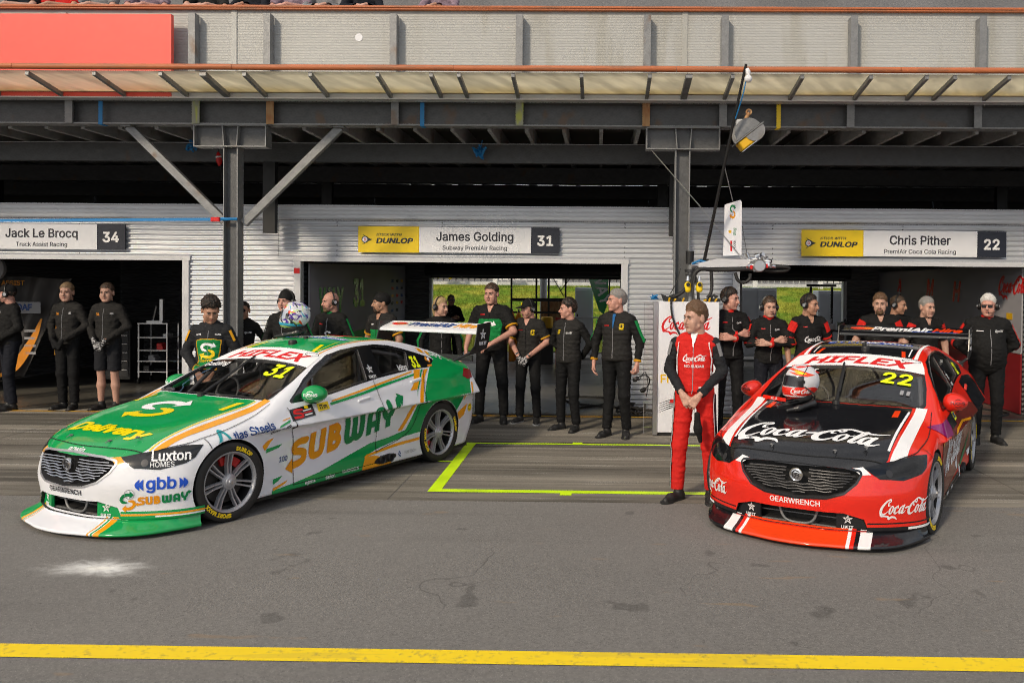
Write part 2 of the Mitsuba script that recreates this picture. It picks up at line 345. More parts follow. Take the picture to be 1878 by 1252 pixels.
# front beam: flanges, web, stiffeners
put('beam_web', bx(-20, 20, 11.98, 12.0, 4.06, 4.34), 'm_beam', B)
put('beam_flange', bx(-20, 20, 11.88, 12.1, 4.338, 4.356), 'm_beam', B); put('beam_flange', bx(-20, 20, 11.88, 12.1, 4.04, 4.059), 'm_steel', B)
for i, x in enumerate(STX):
    m = 'm_rust' if i in (2, 5) else 'm_lichen' if i in (1, 4) else 'm_steel'
    put('stiffener', bx(x-.008, x+.008, 11.885, 11.975, 4.062, 4.336), m, B)
    put('stiffener', bx(x-.05, x+.05, 11.86, 11.878, 4.045, 4.345), m, B)
for x0 in (-10.93, -4.93, 1.08, 7.09):
    put('column_flange', bx(x0-.098, x0-.085, 11.9, 12.1, .004, 3.76), 'm_steel', B); put('column_flange', bx(x0+.085, x0+.098, 11.9, 12.1, .004, 3.76), 'm_steel', B)
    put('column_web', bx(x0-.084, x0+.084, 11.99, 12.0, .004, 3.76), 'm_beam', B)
    put('base_plate', bx(x0-.16, x0+.16, 11.84, 12.16, .005, .025), 'm_steel', B)
    put('head_plate', bx(x0-.485, x0+.485, 11.96, 11.985, 3.76, 4.035), 'm_beam', B)
    put('head_rim', bx(x0-.485, x0+.485, 11.87, 12.08, 3.745, 3.759), 'm_steel', B); put('head_rim', bx(x0-.485, x0+.485, 11.87, 12.08, 4.024, 4.036), 'm_steel', B)
    for s in (-1, 1):
        put('head_rim', bx(x0+s*.472, x0+s*.486, 11.872, 12.078, 3.762, 4.02), 'm_steel', B)
        q = ext(Polygon([(0, 0), (.012, 0), (.012+s*.02, .26), (s*.02, .26)]), .085); put('gusset', orient(q, (x0+s*.085, 11.955, 3.76), (1, 0, 0), (0, 0, 1)), 'm_steel', B)
    put('bolt', cat([trimesh.creation.cylinder(.013, .03, sections=6, transform=trimesh.transformations.translation_matrix([x0+dx, 11.93, 4.045])) for dx in (-.45, -.1, .1, .45)]), 'm_steel', B)
for a, b in (((-6.36, 4.03), (-5.06, 2.76)), ((-3.5, 4.03), (-4.80, 2.74))):
    a = np.array([a[0], 12.0, a[1]]); b = np.array([b[0], 12.0, b[1]]); d = unit(b-a); nn = np.array([-d[2], 0, d[0]])
    L = np.linalg.norm(b-a)
    m = cat([bx(0, L, -.05, .05, -.006, .006), bx(0, L, .038, .05, -.09, -.006)])
    put('brace', orient(m, a, d, nn), 'm_steel', B)
    put('brace_plate', bx(a[0]-.07, a[0]+.07, 11.93, 12.05, 4.02, 4.039), 'm_steel', B)
# canopy
CR = [-8.62, -7.87, -7.05, -6.22, -5.4, -4.88, -4.37, -3.56, -2.735, -2.08, -1.74, -1.08, -.245, .585, 1.06, 1.59, 2.43, 3.26, 3.93, 4.27, 4.92, 5.75, 6.58, 7.1, 7.6]
for i, x in enumerate(CR):
    w = .04 if i in (5, 14, 23) else .022
    m = bx(x-w, x+w, 0, .80, -.05, .0)
    put('rafter', orient(m, (0, 10.95, 4.525), (1, 0, 0), (0, .9866, -.163)), 'm_steel', B)
    if i < len(CR)-1:
        q = bx(x+.002, CR[i+1]-.002, 0, .77, .004, .012)
        put('canopy_pane', orient(q, (0, 10.97, 4.525), (1, 0, 0), (0, .9866, -.163)), 'm_canopy', B)
for i in range(14):
    x = -18+2.7*i
    put('rail_pipe', trimesh.creation.cylinder(.036, 2.694, sections=18, transform=trimesh.transformations.rotation_matrix(math.pi/2, [0, 1, 0])).apply_translation([x+1.35, 10.92, 4.575]), 'm_pipe', B, smooth=40)
put('gutter', extr([(11.68, 4.345), (11.86, 4.345), (11.86, 4.46), (11.66, 4.46)], -20, 20), 'm_trim', B)
put('gutter_lip', bx(-20, 20, 11.63, 11.66, 4.42, 4.455), 'm_white', B); put('gutter_lip', bx(-20, 20, 11.665, 11.679, 4.345, 4.362), 'm_white', B)
# parapet with fine ribs
def ribs(z0, z1, pitch, dep, x0, x1, y):
    zs, ys = [], []; n = int(round((z1-z0)/pitch)); p = (z1-z0)/n
    for i in range(n):
        zs += [z0+p*i, z0+p*(i+.62), z0+p*(i+.74), z0+p*(i+.90)]; ys += [y, y, y+dep, y+dep]
    zs.append(z1); ys.append(y); k = len(zs)
    v = np.vstack([np.column_stack([np.full(k, x0), ys, zs]), np.column_stack([np.full(k, x1), ys, zs])]); i = np.arange(k-1)
    return trimesh.Trimesh(v, np.vstack([np.column_stack([i, i+k, i+k+1]), np.column_stack([i, i+k+1, i+1])]), process=False)
PJ = [-20, -10.9, -4.88, 1.09, 7.1, 20]
for a, b in zip(PJ[:-1], PJ[1:]):
    put('parapet_panel', ribs(4.36, 5.55, .0345, .003, a+.02, b-.02, 11.90), 'm_parapet', B)
for x in PJ[1:-1]: put('parapet_joint', bx(x-.035, x+.035, 11.885, 11.91, 4.36, 5.55), 'm_parapet', B)
put('parapet_back', bx(-20, 20, 11.94, 12.0, 4.36, 5.54), 'm_parapet', B)
put('cap_rail', bx(-20, 20, 11.84, 12.04, 5.552, 5.572, .004), 'm_pipe', B); put('cap_rail', bx(-20, 20, 11.83, 11.86, 5.575, 5.605, .006), 'm_pipe', B)
for x in STX:
    put('stanchion', cat([bx(x-.045, x+.045, 11.74, 11.752, 4.36, 5.47), bx(x+.033, x+.045, 11.753, 11.88, 4.36, 5.47), bx(x-.045, x-.035, 11.753, 11.88, 4.36, 5.45)]), 'm_steel', B)
put('rear_wall', bx(-30, 30, 21.2, 21.3, 2.6, 4.0), 'm_ceiling', B); put('balcony_wall', bx(-30, 30, 14.6, 14.8, 4.36, 7.2), 'm_room', B)
for x in (-4.2, -.3, 1.7, 2.3, 4.15): put('bracket', bx(x-.13, x+.13, 12.6, 12.68, 5.3, 5.78), 'm_white', B)
put('balcony_bench', bx(-20, 20, 12.9, 13.2, 5.6, 5.66), 'm_trim', B)
# corrugated garage fronts
def corr(z0, z1, x0, x1, y, pitch=.0762, dep=.015):
    n = max(2, int((z1-z0)/pitch*10)); z = np.linspace(z0, z1, n); yy = y-dep*np.cos(z/pitch*2*np.pi); k = n
    v = np.vstack([np.column_stack([np.full(k, x0), yy, z]), np.column_stack([np.full(k, x1), yy, z])]); i = np.arange(k-1)
    return trimesh.Trimesh(v, np.vstack([np.column_stack([i, i+k, i+k+1]), np.column_stack([i, i+k+1, i+1])]), process=False)
for a, b in ((-16, -10.4), (-10.4, -4.9), (-4.9, 1.1), (1.1, 7.1), (7.1, 16)):
    put('corrugated_sheet', corr(2.335, 2.885, a+.004, b-.004, 13.61), 'm_zinc', B, smooth=True)
for a, b in ((-6.26, -4.65), (.42, 2.01), (8.6, 10.3)):
    put('corrugated_sheet', corr(.01, 2.335, a+.002, b-.002, 13.612), 'm_zinc', B, smooth=True)
    put('partition_wall', bx(a+.05, b-.05, 13.66, 13.78, .004, 3.1), 'm_room', B)
put('fascia', extr([(13.56, 2.892), (13.62, 2.892), (13.62, 3.115), (13.53, 3.115), (13.53, 3.10), (13.548, 3.085), (13.548, 3.045), (13.536, 3.04), (13.536, 3.03), (13.548, 3.025), (13.548, 2.985), (13.536, 2.98), (13.536, 2.97), (13.548, 2.965), (13.548, 2.925), (13.53, 2.91)], -20, 20), 'm_trim', B)
put('header_wall', bx(-20, 20, 13.66, 13.76, 2.3, 3.1), 'm_room', B)
for a, b in ((-10.4, -6.26), (-4.65, .42), (2.01, 8.6)):
    put('door_header', bx(a-.02, b+.02, 13.575, 13.66, 2.262, 2.333), 'm_trim', B)
    put('door_jamb', bx(b-.1, b, 13.57, 13.72, .004, 2.26), 'm_trim', B); put('door_jamb', bx(a, a+.1, 13.57, 13.72, .004, 2.26), 'm_trim', B)
    put('rolled_door', tube([(a+.15, 13.95, 2.42), (b-.15, 13.95, 2.42)], .14, 14), 'm_black', B)
put('unit_plate', bx(-4.645, -4.56, 13.562, 13.568, 2.08, 2.16), 'm_red', B)
for x in (-7.95, -5.45, -4.0, -2.4, .37, 2.6, 4.55): put('screw', cat([trimesh.creation.icosphere(1, .009).apply_translation([x, 13.598, z]) for z in (2.36, 2.435, 2.51, 2.81, 2.86)]), 'm_dark', B)
# garage interiors
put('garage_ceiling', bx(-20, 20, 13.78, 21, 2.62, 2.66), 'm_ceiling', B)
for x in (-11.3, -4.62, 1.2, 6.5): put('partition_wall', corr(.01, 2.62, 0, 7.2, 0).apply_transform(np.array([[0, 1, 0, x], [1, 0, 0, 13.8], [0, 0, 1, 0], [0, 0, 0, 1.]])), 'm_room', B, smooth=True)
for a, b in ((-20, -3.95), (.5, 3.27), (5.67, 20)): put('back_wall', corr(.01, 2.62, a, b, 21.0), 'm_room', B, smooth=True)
for a, b in ((-3.95, .5), (3.27, 5.67)):
    put('back_lintel', bx(a, b, 20.9, 21.1, 2.02, 2.62), 'm_black', B); put('rolled_door', tube([(a-.1, 20.8, 2.2), (b+.1, 20.8, 2.2)], .13, 12), 'm_black', B)
    put('door_jamb', bx(a-.03, a+.03, 20.88, 21.06, .004, 2.02), 'm_trim', B); put('door_jamb', bx(b-.03, b+.05, 20.88, 21.06, .004, 2.02), 'm_trim', B)
put('purlin', bx(-20, 20, 15.4, 15.5, 2.5, 2.61), 'm_joist', B); put('purlin', bx(-20, 20, 17.4, 17.5, 2.5, 2.61), 'm_joist', B)
for x in np.arange(-10, 8, 1.2): put('purlin', bx(x-.03, x+.03, 13.9, 20.9, 2.45, 2.50), 'm_joist', B)
# ------------------------------------------------------------------ signs and tapes on the building
def flat(g, x, y, z, dep=.004, face=-1):
    'lettering in the x-z plane facing the pit lane'
    return orient(ext(g, dep), (x, y, z), (1, 0, 0), (0, 0, 1))
def garage_sign(x0, z0, name, team, no, label, tyre=True):
    k = thing('garage_sign', label, 'sign', 'garage name boards')
    put('board', bx(x0+.925, x0+2.62, 13.545, 13.575, z0, z0+.385), 'm_signwhite', k)
    put('number_board', bx(x0+2.623, x0+3.05, 13.543, 13.575, z0, z0+.385), 'm_navy', k)
    put('tyre_board', bx(x0, x0+.922, 13.545, 13.575, z0-.004, z0+.389), 'm_signyellow', k)
    put('name_lettering', flat(text2(name, .128, True, sx=.95), x0+1.77, 13.545, z0+.245), 'm_ink', k)
    put('team_lettering', flat(text2(team, .062, fat=.012), x0+1.77, 13.545, z0+.075), 'm_ink', k)
    put('number', flat(text2(no, .145, True, fat=.02), x0+2.835, 13.543, z0+.19), 'm_whiteprint', k)
    put('slogan', flat(text2('STICK WITH', .036, True, shear=.28, sx=1.25), x0+.47, 13.545, z0+.265), 'm_ink', k)
    put('tyre_lettering', flat(text2('DUNLOP', .072, True, fat=.03, shear=.25, sx=1.35), x0+.555, 13.545, z0+.175), 'm_ink', k)
    arrow = shapely.union_all([stroke([(-.075, .075), (.02, .0), (-.075, -.075)], [.004, .022, .004]), Point(-.035, 0).buffer(.052).difference(Point(-.035, 0).buffer(.041)), Polygon([(.0, .03), (.075, 0), (0, -.03)])])
    put('tyre_emblem', flat(arrow, x0+.14, 13.545, z0+.19), 'm_ink', k)
    put('emblem_disc', flat(Point(0, 0).buffer(.040), x0+.105, 13.545, z0+.19, .0025), 'm_whiteprint', k)
    put('emblem_letter', flat(text2('D', .038, True), x0+.107, 13.5425, z0+.19, .003), 'm_red', k)
garage_sign(-10.27, 2.415, 'Jack Le Brocq', 'Truck Assist Racing', '34', 'white garage board with dark number 34 square, above the left garage door')
garage_sign(-3.665, 2.41, 'James Golding', 'Subway PremiAir Racing', '31', 'white garage board with number 31 square, above the middle garage door')
garage_sign(3.025, 2.405, 'Chris Pither', 'PremiAir Coca Cola Racing', '22', 'white garage board with number 22 square, above the right garage door')
k = put('red_hoarding', bx(-20, -5.61, 11.66, 11.735, 4.36, 5.43), 'm_red_panel'); tag(k, 'large blank red hoarding fixed to the balcony parapet', 'hoarding')
k = put('round_sticker', trimesh.creation.cylinder(.05, .006, sections=28, transform=trimesh.transformations.rotation_matrix(math.pi/2, [1, 0, 0])).apply_translation([-3.22, 11.896, 5.2]), 'm_signwhite'); tag(k, 'small round pale sticker on the grey parapet', 'sticker')
for x, m, lab, sl in ((-6.66, 'm_blue', 'blue tape strip on the beam left of the braced column', .02), (-2.37, 'm_blue', 'blue tape strip on the beam right of the braced column', 0), (2.33, 'm_yellow', 'yellow tape strip wrapped on the beam right of the lamp', 0)):
    q = cat([bx(-.028, .028, 11.874, 11.879, 4.03, 4.34), bx(-.026, .026, 11.88, 12.02, 4.03, 4.036)]); q.vertices[:, 0] += x+(q.vertices[:, 2]-4.2)*.1*sl*5
    k = put('tape_strip', q, m); tag(k, lab, 'tape')
for x, y, z, lab in ((-5.95, 13.0, 3.9, 'crumpled blue tie hanging under the deck left of the column'), (-1.75, 13.0, 3.86, 'crumpled blue tie hanging under the deck near mid bay')):
    r = np.random.default_rng(int(x*9) % 97); q = cat([tube(spline(np.array([x, y, z])+r.normal(0, .05, (5, 3)), 4), .014, 5) for _ in range(4)]+[tube([(x, y, z), (x+.03, y, 4.02)], .006, 4)])
    k = put('cloth_tie', q, 'm_blue'); tag(k, lab, 'tie')
k = put('ratchet_strap', orient(bx(0, 8, -.02, .02, -.003, .003), (-4.95, 11.885, 2.785), (-.9999, 0, -.0135), (-.0135, 0, .9999)), 'm_blue'); tag(k, 'blue ratchet strap stretched from the braced column to the left', 'strap')
kk = k; put('buckle', bx(-5.18, -5.06, 11.86, 11.90, 2.75, 2.81, .008), 'm_red', k); put('knot', tube([(-5.04, 11.88, 2.79), (-4.94, 11.86, 2.785), (-4.83, 11.88, 2.79)], .02, 6), 'm_blue', k)
q = num('hanging_extinguisher_cone'); USED['hanging_extinguisher_cone'] = 0
k = thing('hanging_lamp', 'red and white bulb lamp hanging on a cable under the deck', 'lamp')
put('cable', tube(spline([(-5.58, 13.0, 4.0), (-5.56, 13.0, 3.85), (-5.50, 13, 3.4), (-5.44, 13.0, 2.95)], 5), .006, 5), 'm_black', k); put('bulb', tube([(-5.565, 13, 3.83), (-5.56, 13, 3.79), (-5.55, 13, 3.70), (-5.545, 13, 3.63)], [.012, .03, .045, .015], 10), 'm_red', k, smooth=50)
put('collar', tube([(-5.557, 13, 3.765), (-5.555, 13, 3.745)], [.042, .044], 10), 'm_whiteprint', k)
k = put('guy_wire', tube([(-12, 12.2, 3.84), (12, 12.2, 3.86)], .004, 4), 'm_joist'); tag(k, 'thin taut wire running under the deck edge', 'wire')
# ------------------------------------------------------------------ race car: body surface (x forward, y left, z up, metres, origin between the axles)
from scipy.interpolate import CubicSpline, PchipInterpolator
from scipy.ndimage import gaussian_filter1d
def curve(pts, sm=.05):
    p = np.array(sorted(pts)); x = np.linspace(p[0, 0]-.4, p[-1, 0]+.4, 900)
    f = PchipInterpolator(p[:, 0], p[:, 1], extrapolate=False)
    y = np.where(x < p[0, 0], p[0, 1]+(x-p[0, 0])*(p[1, 1]-p[0, 1])/(p[1, 0]-p[0, 0]), np.where(x > p[-1, 0], p[-1, 1]+(x-p[-1, 0])*(p[-1, 1]-p[-2, 1])/(p[-1, 0]-p[-2, 0]), np.nan_to_num(f(x))))
    y = gaussian_filter1d(y, sm/(x[1]-x[0]), mode='nearest')
    c = CubicSpline(x, y); return lambda t: c(np.clip(t, x[0], x[-1]))
hood_c = curve([(2.3, .54), (2.2, .60), (2.13, .655), (2.03, .708), (1.9, .752), (1.6, .815), (1.3, .868), (.96, .925), (.6, .95), (0, .95), (-.5, .97), (-1.0, 1.0), (-1.5, 1.045), (-1.85, 1.06), (-2.1, 1.065), (-2.3, 1.04)])
hood_e = curve([(2.2, .55), (1.95, .61), (1.63, .672), (1.4, .725), (1.1, .79), (.79, .85), (.3, .878), (-.5, .895), (-1.2, .915), (-1.9, .96), (-2.3, .98)])
nose = curve([(-.2, 2.235), (0, 2.24), (.2, 2.235), (.3, 2.215), (.47, 2.15), (.6, 2.078), (.744, 1.962), (.83, 1.868), (.9, 1.74), (.97, 1.5)], .03)
nose_z = curve([(.02, -.02), (.12, 0), (.2, .0), (.38, .028), (.5, .003), (.56, -.018), (.62, -.06), (.68, -.13), (.74, -.26), (.8, -.45)], .02)
tail = curve([(-.2, 2.33), (0, 2.335), (.4, 2.315), (.7, 2.23), (.82, 2.15), (.89, 2.05), (.96, 1.8)], .03)
tail_z = curve([(.1, -.16), (.2, -.11), (.35, -.03), (.58, 0), (.75, -.02), (.9, -.06), (1.0, -.08), (1.1, -.1)], .03)
side_z = curve([(.05, -.012), (.16, .0), (.3, -.002), (.5, .006), (.68, .008), (.80, .0), (.87, -.014), (.93, -.036), (1.0, -.08)], .02)
roof_c = curve([(1.15, .82), (1.05, .875), (.963, .928), (.75, 1.022), (.5, 1.130), (.292, 1.216), (.1, 1.288), (-.05, 1.333), (-.3, 1.378), (-.6, 1.395), (-.9, 1.382), (-1.2, 1.335), (-1.5, 1.255), (-1.8, 1.15), (-2.0, 1.07), (-2.2, .98)])
WZ = .33; AX = 1.411; AR = .352
def g1(t, c, w): return np.exp(-((t-c)/w)**2)
def f_low(x, y, z):
    y = np.abs(y)
    W = .893+side_z(z)+.030*g1(x, AX, .40)*g1(z, .45, .30)+.032*g1(x, -AX, .42)*g1(z, .5, .30)-.03*g1(x, -2.1, .35)
    W = W-.016*g1(z, .40, .12)*np.clip((.95-np.abs(x+.05))/.35, 0, 1)+.010*g1(z, .60+.05*(.5-x), .05)*np.clip((.95-np.abs(x+.05))/.3, 0, 1)
    s = np.clip((y-.42)/.47, 0, 1.3)**2
    hc, he = hood_c(x), hood_e(x)
    top = z-(he+(hc-he)*(1-s)+.012*g1(y, .60, .07)*np.clip((x-1.0)/.3, 0, 1)*np.clip((2.2-x)/.3, 0, 1))
    d = smax(y-W, top*.93, .045)
    d = smax(d, (x-nose(y)-nose_z(z))*.85, .05)
    d = smax(d, (-x-tail(y)-tail_z(z))*.9, .06)
    return smax(d, .125-z, .02)
def f_gh(x, y, z):
    y = np.abs(y)
    W = .906-(z-.85)*.63-.05*np.clip(-x-1.35, 0, 2)**2-.05*np.clip(x-.55, 0, 1)
    zr = roof_c(x)-.042*(y/.7)**2
    d = smax((z-zr)*.92, (y-W)*.86, .05)
    return smax(smax(smax(d, .7-z, .02), x-1.2, .03), -x-2.12, .05)
def f_body(x, y, z): return smin(f_low(x, y, z), f_gh(x, y, z), .045)
def body_normals(p): return unit(grad(f_body, p))
BV, BF = nets(f_body, (-2.5, -1.06, .06), (2.42, 1.06, 1.5), .0165)
BV = pull(f_body, BV, 2)
skin = trimesh.Trimesh(BV, BF, process=False)
if skin.volume < 0: skin.invert()
RB = Ray(skin)
def prism(poly, a, b, axis):
    'polygon (x,z) along y, (y,z) along x or (x,y) along z'
    m = ext(poly, b-a); v = m.vertices.copy(); v[:, 2] += a
    o = {1: v[:, [0, 2, 1]], 0: v[:, [2, 0, 1]], 2: v}[axis]
    m = trimesh.Trimesh(o, m.faces, process=False)
    if m.volume < 0: m.invert()
    return m
def rp(pts, r=.02, n=6):
    'polygon through points with rounded corners'
    return Polygon(pts).buffer(-r, join_style=1).buffer(2*r, join_style=1).buffer(-r, join_style=1)
# openings
DLO = rp([(.765, .895), (.62, .985), (.47, 1.078), (.25, 1.185), (.04, 1.268), (-.16, 1.305), (-.40, 1.325), (-.66, 1.33), (-.86, 1.31), (-1.03, 1.27), (-1.22, 1.215), (-1.39, 1.16), (-1.505, 1.115), (-1.36, 1.045), (-1.17, 1.045), (-.9, 1.033), (-.5, 1.004), (-.2, .973), (.2, .925), (.5, .902)], .015)
WIN_F = rp([(.70, .915), (.56, 1.01), (.40, 1.098), (.2, 1.192), (.0, 1.265), (-.18, 1.29), (-.40, 1.30), (-.335, .998), (-.2, .985), (.2, .938), (.5, .915)], .02)
WIN_R = rp([(-.57, 1.028), (-.595, 1.305), (-.7, 1.30), (-.86, 1.285), (-1.03, 1.245), (-1.10, 1.222), (-1.02, 1.058), (-.9, 1.052)], .02)
WS = rp([(.935, 0), (.93, .25), (.905, .5), (.84, .70), (.80, .715), (.55, .69), (.335, .638), (.318, .5), (.298, .25), (.292, 0), (.298, -.25), (.318, -.5), (.335, -.638), (.55, -.69), (.80, -.715), (.84, -.70), (.905, -.5), (.93, -.25)], .02)
WSF = rp([(.957, 0), (.952, .25), (.93, .5), (.872, .725), (.82, .742), (.55, .708), (.32, .655), (.20, .63), (.16, .5), (.135, .25), (.13, 0), (.135, -.25), (.16, -.5), (.20, -.63), (.32, -.655), (.55, -.708), (.82, -.742), (.872, -.725), (.93, -.5), (.952, -.25)], .02)
GRILLE = rp([(.475, .575), (.35, .60), (0, .612), (-.35, .60), (-.475, .575), (-.44, .50), (-.36, .425), (-.24, .385), (0, .365), (.24, .385), (.36, .425), (.44, .50)], .02)
INTAKE = rp([(.36, .27), (-.36, .27), (-.50, .225), (-.53, .135), (.53, .135), (.50, .225)], .012)
def f_in(x, y, z): return np.maximum(np.maximum(f_body(x, y, z)+.03, .36-z), np.maximum(x-.86+.2*(z-.9), -x-1.75))
iv, jf = nets(f_in, (-1.9, -.95, .32), (1.0, .95, 1.45), .034)
inner = trimesh.Trimesh(iv, jf, process=False); inner = inner if inner.volume > 0 else (inner.invert() or inner)
S = mani(skin)
cuts = [mani(inner), mani(prism(WS, .905, 1.6, 2))]
for s in (1, -1):
    for P in (WIN_F, WIN_R): cuts.append(mani(prism(P, .3, 1.1, 1) if s > 0 else prism(P, -1.1, -.3, 1)))
    for X in (AX, -AX):
        c = trimesh.creation.cylinder(AR, .6, sections=72, transform=trimesh.transformations.rotation_matrix(math.pi/2, [1, 0, 0])); c.apply_translation([X, s*.86, WZ]); cuts.append(mani(c))
cuts += [mani(prism(GRILLE, 2.05, 2.5, 0)), mani(prism(INTAKE, 1.95, 2.5, 0))]
status = [S.status()]+[c.status() for c in cuts]
S2 = S-m3.Manifold.batch_boolean(cuts, m3.OpType.Add)
cutm = unmani(S2)
fc = cutm.triangles_center; fn = cutm.face_normals
onskin = (np.abs(f_body(*fc.T)) < .004) & ((fn*body_normals(fc)).sum(1) > .8)
def sub(m, mask):
    k, inv = np.unique(m.faces[mask], return_inverse=True); return m.vertices[k], inv.reshape(-1, 3)
SKIN_V, SKIN_F = sub(cutm, onskin); SKIN_N = body_normals(SKIN_V)
CUT_V, CUT_F = sub(cutm, ~onskin)
# ------------------------------------------------------------------ drawn marks
def script_mark():
    'the flowing two-word script, unit cap height'
    s = stroke
    P = [s([(.66, .64), (.55, .62), (.52, .80), (.66, .93), (.60, 1.03), (.36, .92), (.12, .60), (.08, .24), (.24, .04), (.48, .10), (.62, .24)], [.03, .07, .07, .06, .07, .10, .17, .17, .11, .06, .03]),
         s([(.10, .20), (.20, -.06), (.50, -.08), (.74, -.14), (.86, -.26), (1.02, -.16), (1.30, -.20), (1.46, -.34)], [.05, .10, .09, .11, .16, .12, .08, .02]),
         s([(.84, .58), (.73, .40), (.76, .14), (.88, .08), (.96, .28), (.95, .50)], [.06, .11, .11, .06, .10, .07], closed=True), s([(.94, .52), (1.04, .44), (1.14, .52)], [.05, .04, .03]),
         s([(1.34, .46), (1.30, .60), (1.16, .48), (1.12, .22), (1.22, .08), (1.38, .16), (1.46, .28)], [.09, .06, .10, .13, .09, .05, .04]),
         s([(1.66, .58), (1.52, .42), (1.52, .14), (1.62, .09), (1.72, .30), (1.74, .52)], [.06, .10, .11, .06, .09, .07], closed=True), s([(1.80, .62), (1.74, .34), (1.76, .10), (1.90, .14), (1.98, .26)], [.10, .12, .11, .05, .03]),
         s([(1.96, .45), (2.16, .50)], [.10, .10]),
         s([(2.70, .60), (2.60, .58), (2.56, .76), (2.72, .96), (2.86, .90), (2.80, .74), (2.62, .86), (2.36, .62), (2.26, .30), (2.38, .04), (2.62, .06), (2.82, .30)], [.03, .05, .06, .06, .08, .06, .07, .15, .18, .15, .08, .03]),
         s([(2.74, .97), (3.00, 1.02), (3.40, .84), (3.75, .82), (4.05, .98)], [.05, .09, .10, .07, .02]),
         s([(2.98, .58), (2.86, .40), (2.88, .14), (3.00, .08), (3.10, .28), (3.08, .50)], [.06, .11, .11, .06, .10, .07], closed=True), s([(3.08, .52), (3.17, .46), (3.26, .54)], [.05, .04, .03]),
         s([(3.30, .40), (3.42, .86), (3.52, .84), (3.38, .42), (3.30, .14), (3.40, .07), (3.52, .22)], [.04, .05, .06, .12, .12, .07, .03]),
         s([(3.70, .56), (3.56, .42), (3.55, .16), (3.65, .09), (3.75, .30), (3.77, .50)], [.06, .10, .11, .06, .09, .07], closed=True), s([(3.83, .60), (3.77, .34), (3.78, .10), (3.92, .12), (4.04, .26)], [.10, .12, .11, .06, .02])]
    g = aff.affine_transform(shapely.union_all(P).buffer(.012), [1, .22, 0, 1, 0, 0])
    b = g.bounds; return aff.translate(g, -(b[0]+b[2])/2, -(b[1]+b[3])/2).simplify(.008)
SCRIPT = script_mark()           # about 4.2 wide, 1.35 tall
def arrow_head(x, y, ang, s):
    return aff.translate(aff.rotate(Polygon([(0, s), (s*1.25, 0), (0, -s)]), ang, origin=(0, 0)), x, y)
def two_arrow_s():
    'the S of two arrows: upper half, lower half'
    up = stroke([(-.10, -.02), (-.34, .10), (-.40, .30), (-.18, .46), (.12, .46), (.34, .36)], [.10, .20, .21, .20, .20, .19]).union(arrow_head(.30, .40, -22, .24))
    up = up.difference(Point(.07, .19).buffer(.15))
    return up, aff.rotate(up, 180, origin=(0, 0)).difference(up.buffer(.025))
S_UP, S_LO = two_arrow_s()
def heavy_word():
    'SUB | WAY in heavy round letters with arrows, cap height 1'
    w = .25; s = lambda p, n=8, **k: stroke(p, w, n, **k); ln = lambda p: LineString(p).buffer(w/2, cap_style=2, join_style=1)
    S = s([(.62, .84), (.38, .875), (.16, .80), (.16, .60), (.40, .51), (.58, .40), (.56, .19), (.34, .125), (.02, .125)]).union(arrow_head(.06, .125, 180, .25)).union(arrow_head(.02, .125, 180, .22))
    U = shapely.union_all([ln([(.925, 1), (.925, .3)]), ln([(1.395, 1), (1.395, .3)]), s([(.925, .36), (.98, .17), (1.16, .125), (1.34, .17), (1.395, .36)])])
    Bq = shapely.union_all([ln([(1.77, 1), (1.77, 0)]), s([(1.77, .875), (2.02, .86), (2.10, .70), (2.02, .56), (1.8, .53)]), s([(1.8, .50), (2.06, .48), (2.17, .31), (2.06, .14), (1.77, .125)])])
    W = shapely.union_all([ln([(2.56, 1), (2.56, .28)]), ln([(2.93, .92), (2.93, .28)]), ln([(3.30, 1), (3.30, .28)]), s([(2.56, .36), (2.62, .16), (2.75, .125), (2.88, .18), (2.93, .36)]), s([(2.93, .36), (2.98, .18), (3.12, .125), (3.25, .18), (3.30, .36)])])
    A = shapely.union_all([ln([(3.68, 0), (3.68, .7)]), ln([(4.12, 0), (4.12, .7)]), s([(3.68, .64), (3.75, .84), (3.90, .875), (4.05, .84), (4.12, .64)]), ln([(3.70, .36), (4.1, .36)])])
    Y = shapely.union_all([ln([(4.70, 0), (4.70, .42)]), s([(4.46, 1.0), (4.46, .66), (4.56, .46), (4.70, .42), (4.86, .52), (4.92, .74), (5.0, .94), (5.14, .96)]), arrow_head(5.08, .96, 8, .25)])
    return shapely.union_all([S, U, Bq]).simplify(.006), shapely.union_all([W, A, Y]).simplify(.006)
W_A, W_B = heavy_word()          # x 0 .. 5.4
def star_mark():
    st = Polygon([(math.cos(a)*r, math.sin(a)*r) for k in range(10) for a, r in [(math.pi/2+k*math.pi/5, 1.0 if k % 2 == 0 else .42)]])
    ring = Point(0, 0).buffer(.44).difference(Point(0, 0).buffer(.30)); return shapely.union_all([st.difference(Point(0, 0).buffer(.52)), ring, stroke([(-.12, -.2), (.02, .14), (.14, .05), (.0, -.06)], .10)])
STAR = star_mark()
def unit_mark(h):
    t = text2('U', .5, True, center=False); parts = [STAR]
    x = -.95
    for ch in 'UNIT':
        g = text2(ch, .55, True, fat=.02); g = aff.scale(g, -1, 1, origin=(0, 0)) if ch == 'N' else g
        parts.append(aff.translate(g, x+(.1 if ch == 'I' else 0), -1.5)); x += .55 if ch in 'NI' else .66
    return place2(shapely.union_all(parts), 0, h*.12, 0, h/2.9)
